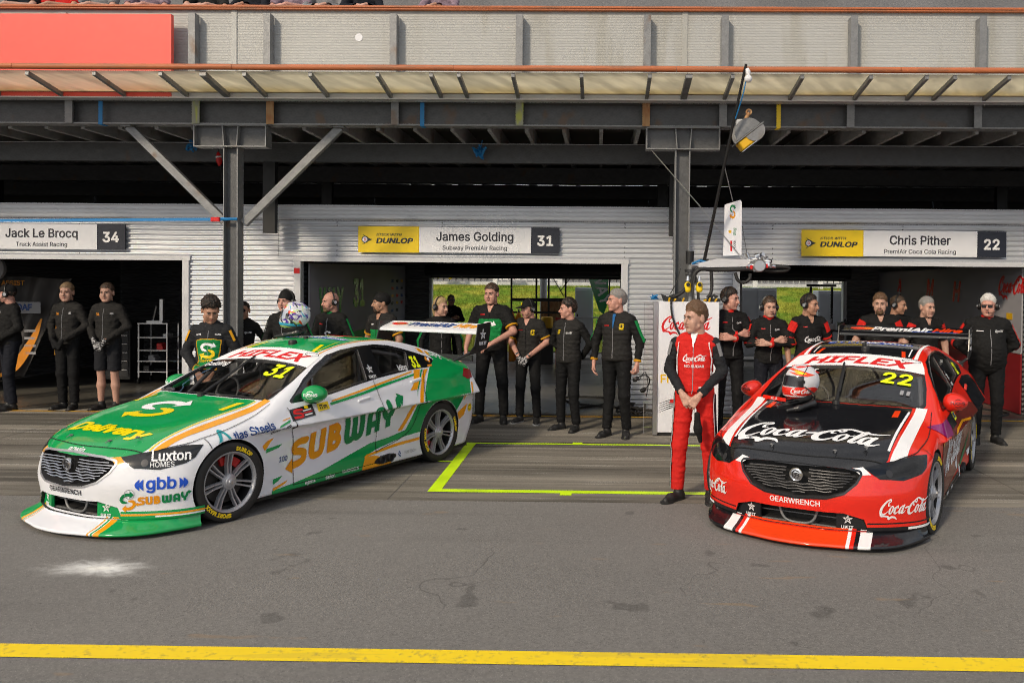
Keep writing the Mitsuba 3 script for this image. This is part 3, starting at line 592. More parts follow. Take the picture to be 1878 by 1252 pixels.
def bracketed(word, h):
    c = lambda x: stroke([(x+.18*h, .95*h), (x, .5*h), (x+.18*h, .05*h)], [.05*h, .34*h, .05*h])
    g = text2(word, h, True, fat=.01); b = g.bounds
    return shapely.union_all([g, aff.translate(c(b[0]-.75*h), 0, -.62*h), aff.translate(c(b[0]-.42*h), 0, -.62*h), aff.translate(aff.scale(c(0), -1, 1, origin=(0, 0)), b[2]+.42*h, -.62*h), aff.translate(aff.scale(c(0), -1, 1, origin=(0, 0)), b[2]+.75*h, -.62*h)])
def arc_text(s, R, h, a0, bold=True, fat=.02):
    g = text2(s, h, bold, fat=fat, shear=.0); g = g.segmentize(h*.12)
    return shapely.transform(g, lambda c: np.column_stack([(R+c[:, 1])*np.cos(a0-c[:, 0]/R), (R+c[:, 1])*np.sin(a0-c[:, 0]/R)]))
# ------------------------------------------------------------------ car materials
def paint(key, c): return M(key, c, .09, spec=.55, coat=1.0)
def film(p, n, uv, c, s=1.0): return mi.Color3f(*c)*(.94+.12*tf(p.x*5, p.y*5, p.z*5, 2))
paint('p_white', (.74, .75, .80)); paint('p_green', (.002, .30, .075)); paint('p_amber', (.82, .34, .004)); paint('p_red', (.72, .020, .008)); paint('p_black', (.007, .0075, .010)); paint('p_lemon', (.85, .68, .004))
paint('p_darkred', proc(lambda p, n, uv: mix((.20, .018, .012), (.10, .03, .018), tf(p.x*3, p.y*3, p.z*9, 3)))); paint('p_purple', (.22, .008, .13)); paint('p_redorange', (.80, .055, .008)); paint('p_silver', (.45, .45, .47))
M('m_cage', (.07, .07, .075), .5); M('p_gap', (.006, .006, .006), .7); M('p_teal', (.02, .30, .34), .35); M('p_navy', (.01, .05, .22), .35); M('p_royal', (.01, .075, .52), .35); M('p_subgreen', (.002, .19, .06), .3); M('p_subgold', (.76, .29, .006), .3)
M('m_glassblack', (.006, .0065, .008), .06, coat=.6); M('m_carbon', proc(lambda p, n, uv: mi.Color3f(.016, .016, .017)*(.8+.5*tn(p.x*120, p.y*120, p.z*120))), .3, coat=.6); M('m_disc', (.05, .046, .044), .5, metal=.5); M('m_caliper', (.42, .012, .01), .4)
M('m_rim', proc(lambda p, n, uv: mi.Color3f(.46, .465, .49)*(.85+.3*tf(p.x*20, p.y*20, p.z*20, 2))), .36, metal=.6); M('m_rimdark', (.06, .06, .065), .4, metal=.6); M('m_tyre', proc(lambda p, n, uv: mi.Color3f(.017, .0165, .016)*(.8+.6*tf(p.x*14, p.y*14, p.z*14, 3))), .62); M('m_tail', (.25, .006, .006), .12, coat=1.)
scene['m_pane'] = {'type': 'thindielectric', 'int_ior': 1.5, 'ext_ior': 1.0}
# ------------------------------------------------------------------ shared car meshes
def lathe(prof, n=64):
    'profile (r, y) turned about the y axis'
    p = np.asarray(prof, float); th = np.arange(n)*2*np.pi/n; k = len(p)
    v = np.stack([p[None, :, 0]*np.cos(th)[:, None], np.broadcast_to(p[:, 1], (n, k)), p[None, :, 0]*np.sin(th)[:, None]], -1).reshape(-1, 3)
    i, j = np.meshgrid(np.arange(n), np.arange(k-1), indexing='ij'); a = i*k+j; b = ((i+1) % n)*k+j
    return trimesh.Trimesh(v, np.vstack([np.stack([a, a+1, b+1], -1).reshape(-1, 3), np.stack([a, b+1, b], -1).reshape(-1, 3)]), process=False)
TYRE = lathe([(.235, -.27), (.30, -.278), (.322, -.262), (.33, -.235), (.33, -.04), (.322, -.014), (.305, -.003), (.275, -.002), (.255, -.006), (.246, -.016)], 72)
BARREL = lathe([(.243, -.26), (.236, -.24), (.222, -.16), (.222, -.05), (.230, -.026)], 60)
RIM = lathe([(.226, -.036), (.230, -.024), (.240, -.010), (.249, -.008), (.2535, -.014), (.2535, -.03), (.245, -.035)], 72)
def spokes():
    ms = []
    for k in range(7):
        for d in (-1, 1):
            a0 = k*2*math.pi/7; a1 = a0+d*.092; r0, r1 = .055, .236
            p0 = np.array([r0*math.cos(a0+d*.22), -.030, r0*math.sin(a0+d*.22)]); p1 = np.array([r1*math.cos(a1), -.020, r1*math.sin(a1)]); pm = (p0+p1)/2+[0, -.012, 0]
            t = unit(p1-p0); sd = np.cross(t, [0, 1, 0]); v = []
            for p, w in ((p0, .0115), (pm, .0095), (p1, .011)): v += [p+sd*w-[0, .032, 0], p-sd*w-[0, .032, 0], p-sd*w*.55, p+sd*w*.55]
            f = []
            for s in (0, 4):
                for q in range(4): r = (q+1) % 4; f += [[s+q, s+r, s+4+r], [s+q, s+4+r, s+4+q]]
            m = trimesh.Trimesh(v, f, process=False); m.fix_normals(); ms.append(m)
    return ms
SPOKES = spokes()
HUB = lathe([(.001, .0), (.020, .0), (.024, -.006), (.040, -.008), (.046, -.016), (.062, -.020), (.068, -.032), (.062, -.06)], 28); NUT = trimesh.creation.cylinder(.017, .02, sections=6, transform=trimesh.transformations.rotation_matrix(math.pi/2, [1, 0, 0]))
DISC = lathe([(.06, -.105), (.185, -.105), (.187, -.11), (.187, -.135), (.06, -.135)], 48)
def caliper():
    a = np.linspace(.2, 1.3, 9); o = [(.205*math.cos(t), .205*math.sin(t)) for t in a]; i = [(.135*math.cos(t), .135*math.sin(t)) for t in a[::-1]]
    return extr(o+i, -.16, -.075, 1)
CAL = caliper()
def sidewall(g):
    m = ext(g, .003); v = m.vertices; m.vertices = np.column_stack([-v[:, 0], v[:, 2]-.0045, v[:, 1]]); m.fix_normals(); return m
TXT1 = sidewall(arc_text('DUNLOP', .276, .030, .0, fat=.05)); TXT2 = sidewall(arc_text('SPORT MAXX', .276, .030, math.pi, fat=.05))
# splitter: rows between the outer edge and the bumper
def splitter():
    o = spline([(2.402, 0), (2.390, .15), (2.355, .29), (2.322, .42), (2.27, .56), (2.18, .69), (2.06, .78), (1.88, .855), (1.70, .912)], 8); o = o[np.argsort(o[:, 1])]
    yi = o[:, 1]*np.interp(o[:, 1], [0, .5, .92], [.93, .965, .972]); xi = np.minimum(nose(yi)-.04, o[:, 0]-.01); I = np.column_stack([xi, yi])
    def row(a, z): q = o+(I-o)*a; return np.column_stack([q, np.full(len(q), z) if np.isscalar(z) else z])
    drop = np.clip((o[:, 1]-.6)/.3, 0, 1)
    R = [row(1, .034), row(.04, .034), row(0., .041), row(0., .052), row(.06, .060), row(.4, .080-.012*drop), row(.8, .115-.015*drop), row(1., .145)]
    R = np.array(R); L = R[:, 1:].copy()[:, ::-1]; L[..., 1] *= -1
    return np.concatenate([L, R], 1)
SPL = splitter()
def spl_part(y0, y1):
    y = SPL[3, :, 1]; ix = np.arange(len(y)); t0, t1 = np.interp([y0, y1], y, ix); tt = np.unique(np.concatenate([[t0], ix[(ix > t0+.05) & (ix < t1-.05)], [t1]]))
    G = [np.stack([np.interp(tt, ix, q[:, c]) for c in range(3)], 1) for q in SPL]
    G = np.array(G); n, m = G.shape[:2]; i, j = np.meshgrid(np.arange(n-1), np.arange(m-1), indexing='ij'); a = i*m+j
    return trimesh.Trimesh(G.reshape(-1, 3), np.vstack([np.stack([a, a+1, a+m+1], -1).reshape(-1, 3), np.stack([a, a+m+1, a+m], -1).reshape(-1, 3)]), process=False)
def f_mirror(x, y, z):
    X, Y, Z = x-.50, y-.945, z-.958
    tip = np.clip(Y/.12, -1, 1)
    d = np.sqrt((X/(.125-.02*tip))**2+(Y/.105)**2+(Z/(.080-.022*tip))**2)-1
    return smax(d*.08, .40-x, .012)
mv, mf = nets(f_mirror, (.32, .80, .85), (.68, 1.08, 1.07), .011); mv = pull(f_mirror, mv); MIRROR = ((mv, mf), unit(grad(f_mirror, mv)))
def wing_profile():
    top = spline([(-2.315, 1.358), (-2.322, 1.385), (-2.37, 1.408), (-2.47, 1.436), (-2.585, 1.470)], 6); bot = spline([(-2.585, 1.464), (-2.47, 1.418), (-2.38, 1.372), (-2.335, 1.352), (-2.315, 1.358)], 6)
    return [tuple(p) for p in np.vstack([top, bot[1:-1]])]
WING = extr(wing_profile(), -.752, .752, 1)
ENDP = rp([(-2.325, 1.475), (-2.30, 1.36), (-2.255, 1.22), (-2.16, 1.150), (-2.12, 1.128), (-2.30, 1.13), (-2.51, 1.18), (-2.57, 1.30), (-2.60, 1.495)], .012)
# ------------------------------------------------------------------ the builder
SD = dict(o=(0, 0, 0), u=(-1, 0, 0), v=(0, 0, 1), start=1.6); SR = dict(o=(0, 0, 0), u=(1, 0, 0), v=(0, 0, 1), start=1.6)
TP = dict(o=(0, 0, 0), u=(0, 1, 0), v=(-1, 0, 0), start=2.5); FR = dict(o=(0, 0, 0), u=(0, 1, 0), v=(0, 0, 1), start=3.5)
ARCH = shapely.union_all([Point(-AX, WZ).buffer(AR+.004, 24), Point(AX, WZ).buffer(AR+.004, 24)])
def SXZ(pts): return aff.scale(Polygon(pts), -1, 1, origin=(0, 0))               # (x, z) -> side view
def TXY(pts): return shapely.transform(Polygon(pts) if not hasattr(pts, 'geom_type') else pts, lambda c: np.column_stack([c[:, 1], -c[:, 0]]))
def band(x0, y0, x1, y1, a, b): return Polygon([(x0, y0-a), (x1, y1-a), (x1, y1+b), (x0, y0+b)])
def car(label, X, Y, ang, wheel_turn):
    c = thing('race_car', label, 'race car')
    to = T().translate([X, Y, 0]).rotate([0, 0, 1], ang)
    def P(name, mesh, bsdf, normals=None, smooth=False, parent=c, label=None): return put(name, mesh, bsdf, parent, smooth, normals, label, to)
    def D(name, g, bsdf, view=SD, layer=0, edge=.03, parent=c, off=.0022, **kw):
        if view is SD or view is SR: g = g.difference(ARCH)
        q = drape(RB, g, view['o'], view['u'], view['v'], off=off+.0013*layer, edge=edge, start=view['start'], nf=body_normals, **kw)
        return P(name, q[0], bsdf, q[1], parent=parent) if q else None
    def corner(x, y, deg):
        a = math.radians(deg); return dict(o=(x, y, 0), u=(-math.sin(a), math.cos(a), 0), v=(0, 0, 1), start=1.0)
    return c, to, P, D, corner
def common_parts(c, to, P, D, paintkey, trimkey, wing_top, lettering, wheel_turn, dash):
    body = P('body', (SKIN_V, SKIN_F), paintkey, SKIN_N); P('inner_shell', (CUT_V, CUT_F), 'm_dark', parent=body)
    # glass
    q = drape(RB, TXY(WS.buffer(.006)), TP['o'], TP['u'], TP['v'], off=-.006, edge=.05, start=2.5, nf=body_normals); P('windscreen', q[0], 'm_pane', q[1])
    D('windscreen_border', TXY(WSF.difference(WS)), 'm_glassblack', TP, 0)
    for s, view in ((1, SD), (-1, SR)):
        fx = -s
        for g in (WIN_F, WIN_R):
            q = drape(RB, aff.scale(g.buffer(.006), fx, 1, origin=(0, 0)), view['o'], view['u'], view['v'], off=-.006, edge=.05, start=1.6, nf=body_normals); P('side_window', q[0], 'm_pane', q[1])
        D('window_surround', aff.scale(DLO.difference(WIN_F).difference(WIN_R), fx, 1, origin=(0, 0)), 'm_glassblack', view, 0)
        # shut lines
        for pts in ([(.79, .862), (.765, .78), (.732, .546), (.716, .165)], [(-.41, .985), (-.392, .80), (-.382, .27)], [(.716, .17), (-.38, .17)], [(-.382, .28), (-.85, .40), (-1.04, .66), (-1.12, .86), (-1.24, 1.03)]):
            D('shut_line', aff.scale(LineString(spline(pts, 6)).buffer(.0032), fx, 1, origin=(0, 0)), 'p_gap', view, 4, parent=body)
        for x, z in ((-.175, .833), (-1.04, .932)):
            h = aff.rotate(LineString([(-.085, 0), (.085, 0)]).buffer(.016), 6*fx*-1, origin=(0, 0)); hm = aff.translate(h, x*fx, z)
            q = drape(RB, hm, view['o'], view['u'], view['v'], off=.001, edge=.012, start=1.6, nf=body_normals)
            if q:
                v, n = q[0][0], q[1]; dd = shapely.distance(shapely.points(v[:, 0]*fx*1., v[:, 2]), hm.boundary); v = v+n*(np.sqrt(np.clip(dd/.016, 0, 1))*.016)[:, None]
                P('door_handle', trimesh.Trimesh(v, q[0][1], process=False), paintkey, smooth=True)
    for pts in ([(1.99, .638), (1.76, .79), (1.60, .822), (1.33, .838), (.90, .80)],): 
        for sy in (1, -1): D('bonnet_shut_line', TXY(LineString(spline([(x, y*sy) for x, y in pts], 6)).buffer(.003)), 'p_gap', TP, 4, parent=body)
    D('bonnet_shut_line', TXY(LineString(spline([(2.0, -.60), (2.085, -.33), (2.11, 0), (2.085, .33), (2.0, .60)], 6)).buffer(.003)), 'p_gap', TP, 4, parent=body)
    for sy in (1, -1): D('bumper_seam', aff.scale(LineString([(1.612, .705), (1.597, .62), (1.594, .56)]).buffer(.003), -sy, 1, origin=(0, 0)), 'p_gap', SD if sy > 0 else SR, 4, parent=body)
    # headlights: dark covers with a lens behind
    for sy in (1, -1):
        a = math.radians(38*sy); vw = dict(o=(1.9, .68*sy, 0), u=(-math.sin(a), math.cos(a), 0), v=(0, 0, 1), start=1.0)
        pts = [(2.094, .484, .607), (1.99, .616, .638), (1.765, .80, .678), (1.645, .866, .672), (1.734, .88, .59), (1.803, .858, .553), (1.954, .75, .516), (2.038, .648, .528), (2.07, .602, .53), (2.087, .55, .563)]
        g = Polygon([((x-1.9)*vw['u'][0]+(y*sy-.68*sy)*vw['u'][1], z) for x, y, z in pts]).buffer(.006).buffer(-.004)
        hl = D('headlight', g, 'm_glassblack', vw, 2, edge=.02)
        lx = (2.02-1.9)*vw['u'][0]+(.66*sy-.68*sy)*vw['u'][1]
        q = drape(RB, Point(lx, .566).buffer(.027), vw['o'], vw['u'], vw['v'], off=.008, edge=.01, start=1.0, nf=body_normals); P('lens', q[0], 'm_rimdark', q[1], parent=hl)
    # grille
    gr = P('grille', ext(GRILLE.buffer(.004), .004).apply_transform(np.array([[0, 0, 1, 2.06], [1, 0, 0, 0], [0, 1, 0, 0], [0, 0, 0, 1.]])), 'm_black')
    ys = np.linspace(-.47, .47, 48)
    for k in range(9):
        z0 = .398+.0215*k
        zz = z0+.010*(ys/.45)**2*(4-k)/4+.004*np.sin(ys*46+k)*(k < 6); ok = np.array([GRILLE.buffer(-.026).contains(Point(a, b)) for a, b in zip(ys, zz)])
        ok &= ~((np.abs(ys) < .085) & (abs(z0-.535) < .07)); 
        if k == 6: ok &= np.abs(ys) > .10
        for sg in np.split(np.where(ok)[0], np.where(np.diff(np.where(ok)[0]) > 1)[0]+1):
            if len(sg) > 3:
                y = ys[sg]; xx = nose(y)+nose_z(zz[sg])-.036
                v = np.concatenate([np.column_stack([xx+dx, y, zz[sg]+dz]) for dx, dz in ((-.012, .006), (.006, .004), (.008, -.001), (-.01, -.006))]); n = len(sg); f = []
                for r in range(4):
                    r2 = (r+1) % 4; i = np.arange(n-1); f += [np.column_stack([r*n+i, r2*n+i, r2*n+i+1]), np.column_stack([r*n+i, r2*n+i+1, r*n+i+1])]
                P('slat', trimesh.Trimesh(v, np.vstack(f), process=False), 'm_chrome' if paintkey == 'p_white' else 'm_rimdark', parent=gr)
    ring = GRILLE.buffer(.013).difference(GRILLE.buffer(-.002)); D('grille_surround', ring, 'm_rim' if paintkey == 'p_white' else 'p_black', FR, 2, edge=.012, off=.004, maxjump=.2)
    em = P('emblem', lathe([(.001, .012), (.030, .010), (.044, .004), (.047, .010), (.052, .010), (.054, .0), (.05, -.02)], 40).apply_transform(np.array([[0, 1, 0, 2.222], [1, 0, 0, 0], [0, 0, 1, .531], [0, 0, 0, 1.]])), 'm_chrome', smooth=40)
    # relief of the round badge
    rel = shapely.union_all([stroke([(-.025, -.02), (-.028, .012), (-.008, .030), (.022, .022)], .008), stroke([(-.012, -.025), (.004, -.004), (.026, -.008)], .008), stroke([(.006, .012), (.022, .0), (.016, -.024)], .007), Point(-.004, .004).buffer(.010)])
    P('relief', orient(ext(rel, .006), (2.230, 0, .531), (0, 1, 0), (0, 0, 1)), 'm_rimdark', parent=em)
    # lower intake
    P('intake_duct', bx(1.99, 2.0, -.52, .52, .13, .27), 'm_black')
    P('radiator_loop', cat([tube(spline([(2.15, -.155, .262), (2.15, -.12, .175), (2.15, -.06, .142), (2.15, .06, .142), (2.15, .12, .175), (2.15, .155, .262)], 6), .011, 8)]), 'm_steel', smooth=50)
    P('intake_frame', cat([bx(2.12, 2.14, -.40, .40, .128, .142), bx(2.10, 2.11, -.33, .33, .200, .208), bx(2.13, 2.15, -.335, -.32, .13, .268), bx(2.13, 2.15, .32, .335, .13, .268)]), 'm_steel')
    for sy in (1, -1):
        q = np.array([(2.172, .300*sy, .270), (2.172, .300*sy, .124), (2.098, .520*sy, .142), (2.112, .465*sy, .268)]); e = np.cross(q[1]-q[0], q[2]-q[0]); e = unit(e); e = e if e[0] > 0 else -e
        m = trimesh.convex.convex_hull(np.vstack([q, q-e*.02])); pn = P('duct_panel', m, trimkey)
        u = unit((q[2]-q[1])*[1, 1, 0])*sy; v = unit(np.cross(e, u)); cpt = q.mean(0)-u*.018*sy
        P('panel_mark', orient(ext(unit_mark(.115), .002), cpt+e*.007, u, v), 'm_whiteprint', parent=pn)
        P('panel_post', bx(2.14, 2.16, (.30+.002)*sy, (.345)*sy, .12, .272), trimkey)
    # mirrors
    for sy in (1, -1):
        (v, f), n = MIRROR; k = np.array([1, sy, 1]); mr = P('mirror', (v*k, f if sy > 0 else f[:, ::-1]), paintkey if paintkey != 'p_white' else 'p_green', n*k)
        P('mirror_arm', tube([(.56, .83*sy, .905), (.54, .90*sy, .90), (.52, .97*sy, .905)], [.022, .02, .03], 8), 'm_black', smooth=60, parent=mr); P('mirror_glass', trimesh.creation.cylinder(.052, .004, sections=24, transform=trimesh.transformations.rotation_matrix(math.pi/2, [0, 1, 0])).apply_translation([.402, .945*sy, .958]), 'm_chrome', parent=mr)
        g = shapely.union_all([text2('FUCHS', .024, True, fat=.03, sx=1.1), Point(0, 0).buffer(.036).difference(Point(0, 0).buffer(.031)).difference(sbox(-.1, -.02, .1, .02))])
        rm = Ray(trimesh.Trimesh(v*k, f if sy > 0 else f[:, ::-1], process=False)); a = math.radians(12*sy)
        q = drape(rm, g, (.5, .955*sy, .962), (-math.sin(a), math.cos(a), 0), (0, 0, 1), off=.0015, edge=.02, start=.4); q and P('mirror_lettering', q[0], 'm_whiteprint' if paintkey == 'p_white' else 'p_black', parent=mr)
    # wing
    wg = P('rear_wing', WING, wing_top, smooth=40)
    for sy in (1, -1):
        y0 = .754*sy; ep = P('wing_endplate', extr(list(ENDP.exterior.coords)[:-1], y0, y0+.012*sy, 1), 'm_carbon')
        P('wing_strut', tube(spline([(-2.25, .755*sy, 1.14), (-2.14, .735*sy, 1.125), (-2.05, .69*sy, 1.09), (-1.98, .64*sy, 1.055)], 5), [.016]*16, 8), 'm_carbon', smooth=60)
        if sy > 0: P('panel_mark', orient(ext(unit_mark(.20), .002), (-2.43, y0+.0125, 1.325), (-1, 0, 0), (0, 0, 1)), 'm_whiteprint', parent=ep)
    P('boot_spoiler', bx(-2.32, -2.30, -.70, .70, 1.03, 1.10), 'm_carbon')
    n = np.array([-.262, 0, .0]); d = unit(np.array([-2.585+2.37, 0, 1.470-1.408])); o = np.array([-2.475, 0, 1.4405])
    for g, m in lettering: P('wing_lettering', orient(ext(g, .002), o, (0, 1, 0), d), m, parent=wg)
    # wheels
    for i, (sx, sy, roll) in enumerate(((1, 1, 1.08), (-1, 1, .2), (1, -1, .4), (-1, -1, 2.))):
        w = put('wheel', TYRE, 'm_tyre', c, smooth=35, to=to@T().translate([sx*AX, .918*sy, WZ]).rotate([0, 0, 1], (wheel_turn if sx > 0 else 0)+(0 if sy > 0 else 180)).rotate([0, 1, 0], math.degrees(roll))); wt = T(scene[w]['to_world'])
        for name, mesh, mat, sm in (('rim', RIM, 'm_rim', 35), ('barrel', BARREL, 'm_black', 35), ('hub', HUB, 'm_rim', 35), ('nut', NUT, 'm_silver', False), ('brake_disc', DISC, 'm_disc', 35)): put(name, mesh, mat, w, sm, to=wt)
        if sy > 0 or sx > 0:
            put('tyre_lettering', TXT1, 'm_yellow', w, to=wt); put('tyre_lettering', TXT2, 'm_yellow', w, to=wt)
            for sp in SPOKES: put('spoke', sp, 'm_rim', w, 30, to=wt)
        else: put('spoke', cat(SPOKES), 'm_rim', w, 30, to=wt)
        put('caliper', CAL, 'm_caliper', w, to=to@T().translate([sx*AX, .918*sy, WZ]).rotate([0, 0, 1], (wheel_turn if sx > 0 else 0)+(0 if sy > 0 else 180)).rotate([0, 1, 0], -60 if sx > 0 else 60))
    for sx in (1, -1):
        P('wheel_well', cat([lathe([(.30, s*.56), (AR+.004, s*.60), (AR+.004, s*.80)], 40).apply_translation([sx*AX, 0, WZ]) for s in (1, -1)]), 'm_black')
    # roof pods, wiper, pins
    for x, y, r, h in ((-.10, .03, .042, .045), (-.34, -.03, .022, .03)):
        z = roof_c(x)-.003; P('roof_pod', lathe([(.001, h), (r*.8, h), (r, h*.8), (r*1.04, h*.3), (r*1.0, 0), (r*1.1, -.01)], 24).apply_transform(np.array([[1, 0, 0, x], [0, 0, 1, y], [0, 1, 0, z], [0, 0, 0, 1.]])), 'm_black', smooth=40)
    wp = np.array([(x, -.09*(.96-x)/.68, float(roof_c(x))+.018) for x in np.linspace(.985, .27, 9)])
    wi = P('wiper', tube(wp, np.linspace(.016, .009, 9), 6), 'm_black', smooth=60); P('blade', cat([tube([wp[2]+[0, .012, .004], wp[7]+[0, .016, .006]], .008, 5)]), 'm_rubber', parent=wi); P('pivot', lathe([(.001, .04), (.03, .035), (.035, 0)], 14).apply_transform(np.array([[1, 0, 0, .975], [0, 0, 1, 0], [0, 1, 0, .93], [0, 0, 0, 1.]])), 'm_black', parent=wi)
    for x, y in ((1.945, .47), (2.035, .25), (2.035, -.255), (1.948, -.47)):
        z = float(hood_c(x))+.004; P('bonnet_pin', cat([trimesh.creation.torus(.014, .0035, major_sections=14, minor_sections=6).apply_translation([x, y, z+.004]), tube([(x+.012, y+.01, z+.005), (x+.03, y+.016, z-.001), (x+.048, y+.012, z-.008)], .0035, 5), trimesh.creation.cylinder(.006, .02, sections=8).apply_translation([x, y, z])]), 'm_steel')
    # cabin
    P('dashboard', bx(.52, .84, -.70, .70, .60, .885, .03), dash); P('seat', cat([bx(-.55, -.30, .14, .62, .45, 1.02, .05), bx(-.35, .15, .12, .64, .40, .55, .04), bx(-.52, -.25, .13, .19, .5, 1.16, .02), bx(-.52, -.25, .57, .63, .5, 1.16, .02)]).apply_transform(np.diag([1, -1, 1, 1.])), 'm_dark')
    cage = [[(.72, .70, .75), (.30, .61, 1.13), (-.05, .56, 1.27), (-.45, .555, 1.30), (-1.0, .60, 1.20), (-1.6, .66, .95)], [(-.48, .60, .5), (-.48, .56, 1.29), (-.48, -.56, 1.29), (-.48, -.60, .5)], [(-.02, -.56, 1.265), (-.02, .56, 1.265)], [(.55, .72, .55), (-.45, .76, .85)], [(.55, .72, .85), (-.45, .76, .55)]]
    P('roll_cage', cat([tube(p, .02, 8) for p in cage]+[tube([(a, -b, h) for a, b, h in p], .02, 8) for p in cage if p[0][1]*p[-1][1] > 0]), 'm_cage', smooth=60)
    P('steering_wheel', trimesh.creation.torus(.15, .015, major_sections=28, minor_sections=8).apply_transform(trimesh.transformations.rotation_matrix(1.2, [0, 1, 0])).apply_translation([.38, -.36, .88]), 'm_black', smooth=60)
    # exhaust, tail lamp, floor
    D('exhaust_recess', aff.translate(aff.rotate(aff.scale(Point(0, 0).buffer(1), .165, .043), 3, origin=(0, 0)), .52, .188), 'm_black', SD, 3)
    for dx in (-.07, .06):
        P('exhaust_pipe', lathe([(.030, -.05), (.034, .012), (.038, .016), (.041, .010), (.040, -.05)], 24).apply_translation([-.52+dx, .905, .188]), 'm_rimdark', smooth=40)
    for s, view in ((1, SD), (-1, SR)): D('tail_lamp', aff.scale(Polygon([(-1.96, .985), (-1.875, .905), (-1.955, .862), (-2.06, .875), (-2.085, .96)]), -s, 1, origin=(0, 0)), 'm_tail', view, 2, edge=.02)
    P('floor_pan', bx(-2.0, 1.6, -.84, .84, .085, .122), 'm_black')
    return body
# ------------------------------------------------------------------ the green and white car
car31 = 'green and white race car numbered 31 with orange stripes, left of the painted pit box'
c, to, P, D, corner = car(car31, -3.2022, 9.0282, -117.2393, -4)
wl = [(place2(text2('PremiAir', .125, True, shear=.2, sx=1.0, fat=.03), -.03, 0), 'p_navy'), (place2(text2('Hire', .125, True, shear=.3, sx=1.0, fat=.03), .50, 0), 'p_amber'), (place2(aff.scale(Point(0, 0).buffer(1), .13, .045), -.55, .0), 'm_red'), (place2(stroke([(-.12, .02), (0, -.02), (.12, .03)], [.01, .03, .01]), -.50, .003), 'm_green')]
common_parts(c, to, P, D, 'p_white', 'p_green', 'p_white', wl, -4, 'm_cage')
# bonnet
HG = [(.90, -.632), (1.2, -.632), (1.65, -.625), (1.95, -.618), (2.06, -.58), (2.10, -.47), (2.15, -.35), (2.18, -.18), (2.187, 0), (2.18, .18), (2.15, .35), (2.10, .47), (2.06, .58), (1.95, .618), (1.65, .625), (1.2, .632), (.90, .632)]
bon = D('bonnet_film', TXY(Polygon(HG).difference(WSF.buffer(.012))), 'p_green', TP, 0)
for sy in (1, -1):
    y = lambda a: a*sy
    D('bonnet_stripe', TXY(Polygon([(.92, y(.643)), (1.96, y(.628)), (1.96, y(.640)), (.92, y(.655))])), 'p_lemon', TP, 1)
    D('bonnet_stripe', TXY(Polygon([(.86, y(.69)), (1.3, y(.688)), (1.7, y(.675)), (1.97, y(.655)), (1.90, y(.715)), (1.6, y(.742)), (1.3, y(.756)), (.86, y(.762))])), 'p_amber', TP, 1)
    D('bonnet_tick', TXY(Polygon([(1.24, y(.545)), (1.24, y(.60)), (.99, y(.585)), (1.03, y(.537))])), 'p_lemon', TP, 2)
D('arrow_mark', place2(aff.scale(S_UP, 1, .86, origin=(0, 0)), -.06, -1.375, 12, .44), 'm_whiteprint', TP, 3); D('arrow_mark', place2(aff.scale(S_LO, 1, .86, origin=(0, 0)), -.06, -1.375, 12, .44), 'p_lemon', TP, 3)
g = text2('Delivery', .125, True, fat=.05, shear=.22); b = g.bounds; D('bonnet_lettering', aff.translate(aff.scale(g, .95/(b[2]-b[0]), 1, origin=(0, 0)), .03, -1.872), 'p_lemon', TP, 3)
D('nose_lettering', place2(text2('arwin', .045, True, shear=.2, sx=1.3), .0, -2.145), 'm_whiteprint', TP, 3, edge=.02, maxjump=.3)
# windscreen, roof
def banner(layer=1):
    g = Polygon([(.290, 0), (.295, .25), (.305, .5), (.318, .655), (.20, .632), (.07, .59), (.045, .50), (.028, .25), (.02, 0), (.028, -.25), (.045, -.50), (.07, -.59), (.20, -.632), (.318, -.655), (.305, -.5), (.295, -.25)])
    D('sun_strip', TXY(g), 'm_whiteprint', TP, layer)
    t = text2('HIFLEX', .135, True, fat=.03, shear=.5, sx=1.6); bb = t.bounds; t = aff.scale(t, 1.02/(bb[2]-bb[0]), 1, origin=(0, 0))
    t = shapely.transform(t, lambda q: np.column_stack([q[:, 0]+.02, q[:, 1]-.166-.045*(q[:, 0]/.6)**2])); D('strip_lettering', t, 'm_red', TP, layer+1)
    o = aff.translate(aff.scale(Point(0, 0).buffer(1), .088, .034), .50, -.098); D('strip_disc', o.difference(aff.scale(o, .9, .84)), 'p_black', TP, layer+2, edge=.02)
banner()
D('screen_number', place2(text2('31', .185, True, fat=.02, sx=.86), .43, -.445), 'm_hiviz', TP, 3, off=-.001)
D('name_patch', TXY(Polygon([(.46, -.64), (.46, -.33), (.31, -.33), (.31, -.62)])), 'm_glassblack', TP, 2, off=-.001); D('name_lettering', place2(text2('Golding', .075, True, sx=.92), -.485, -.385), 'm_whiteprint', TP, 3, off=-.001)
RG = [(.03, -.27), (.05, -.50), (-.1, -.515), (-.5, -.51), (-.9, -.51), (-1.3, -.53), (-1.6, -.56), (-1.9, -.62), (-2.12, -.70), (-2.12, .70), (-1.9, .62), (-1.6, .56), (-1.3, .53), (-.9, .51), (-.5, .51), (-.1, .515), (.05, .50), (.03, .27), (.02, 0)]
D('roof_film', TXY(RG), 'p_green', TP, 0, cosmin=.3)
for sy in (1, -1):
    D('roof_stripe', TXY(Polygon([(.06, .535*sy), (-.3, .532*sy), (-.9, .53*sy), (-1.25, .555*sy), (-1.25, .57*sy), (-.9, .547*sy), (-.3, .549*sy), (.06, .553*sy)])), 'p_amber', TP, 1, edge=.02)
    D('roof_tick', TXY(Polygon([(.04, .43*sy), (.04, .475*sy), (-.16, .405*sy), (-.16, .36*sy)])), 'p_lemon', TP, 2); D('roof_tick', TXY(Polygon([(.02, .485*sy), (.02, .497*sy), (-.32, .455*sy), (-.32, .443*sy)])), 'p_lemon', TP, 2)
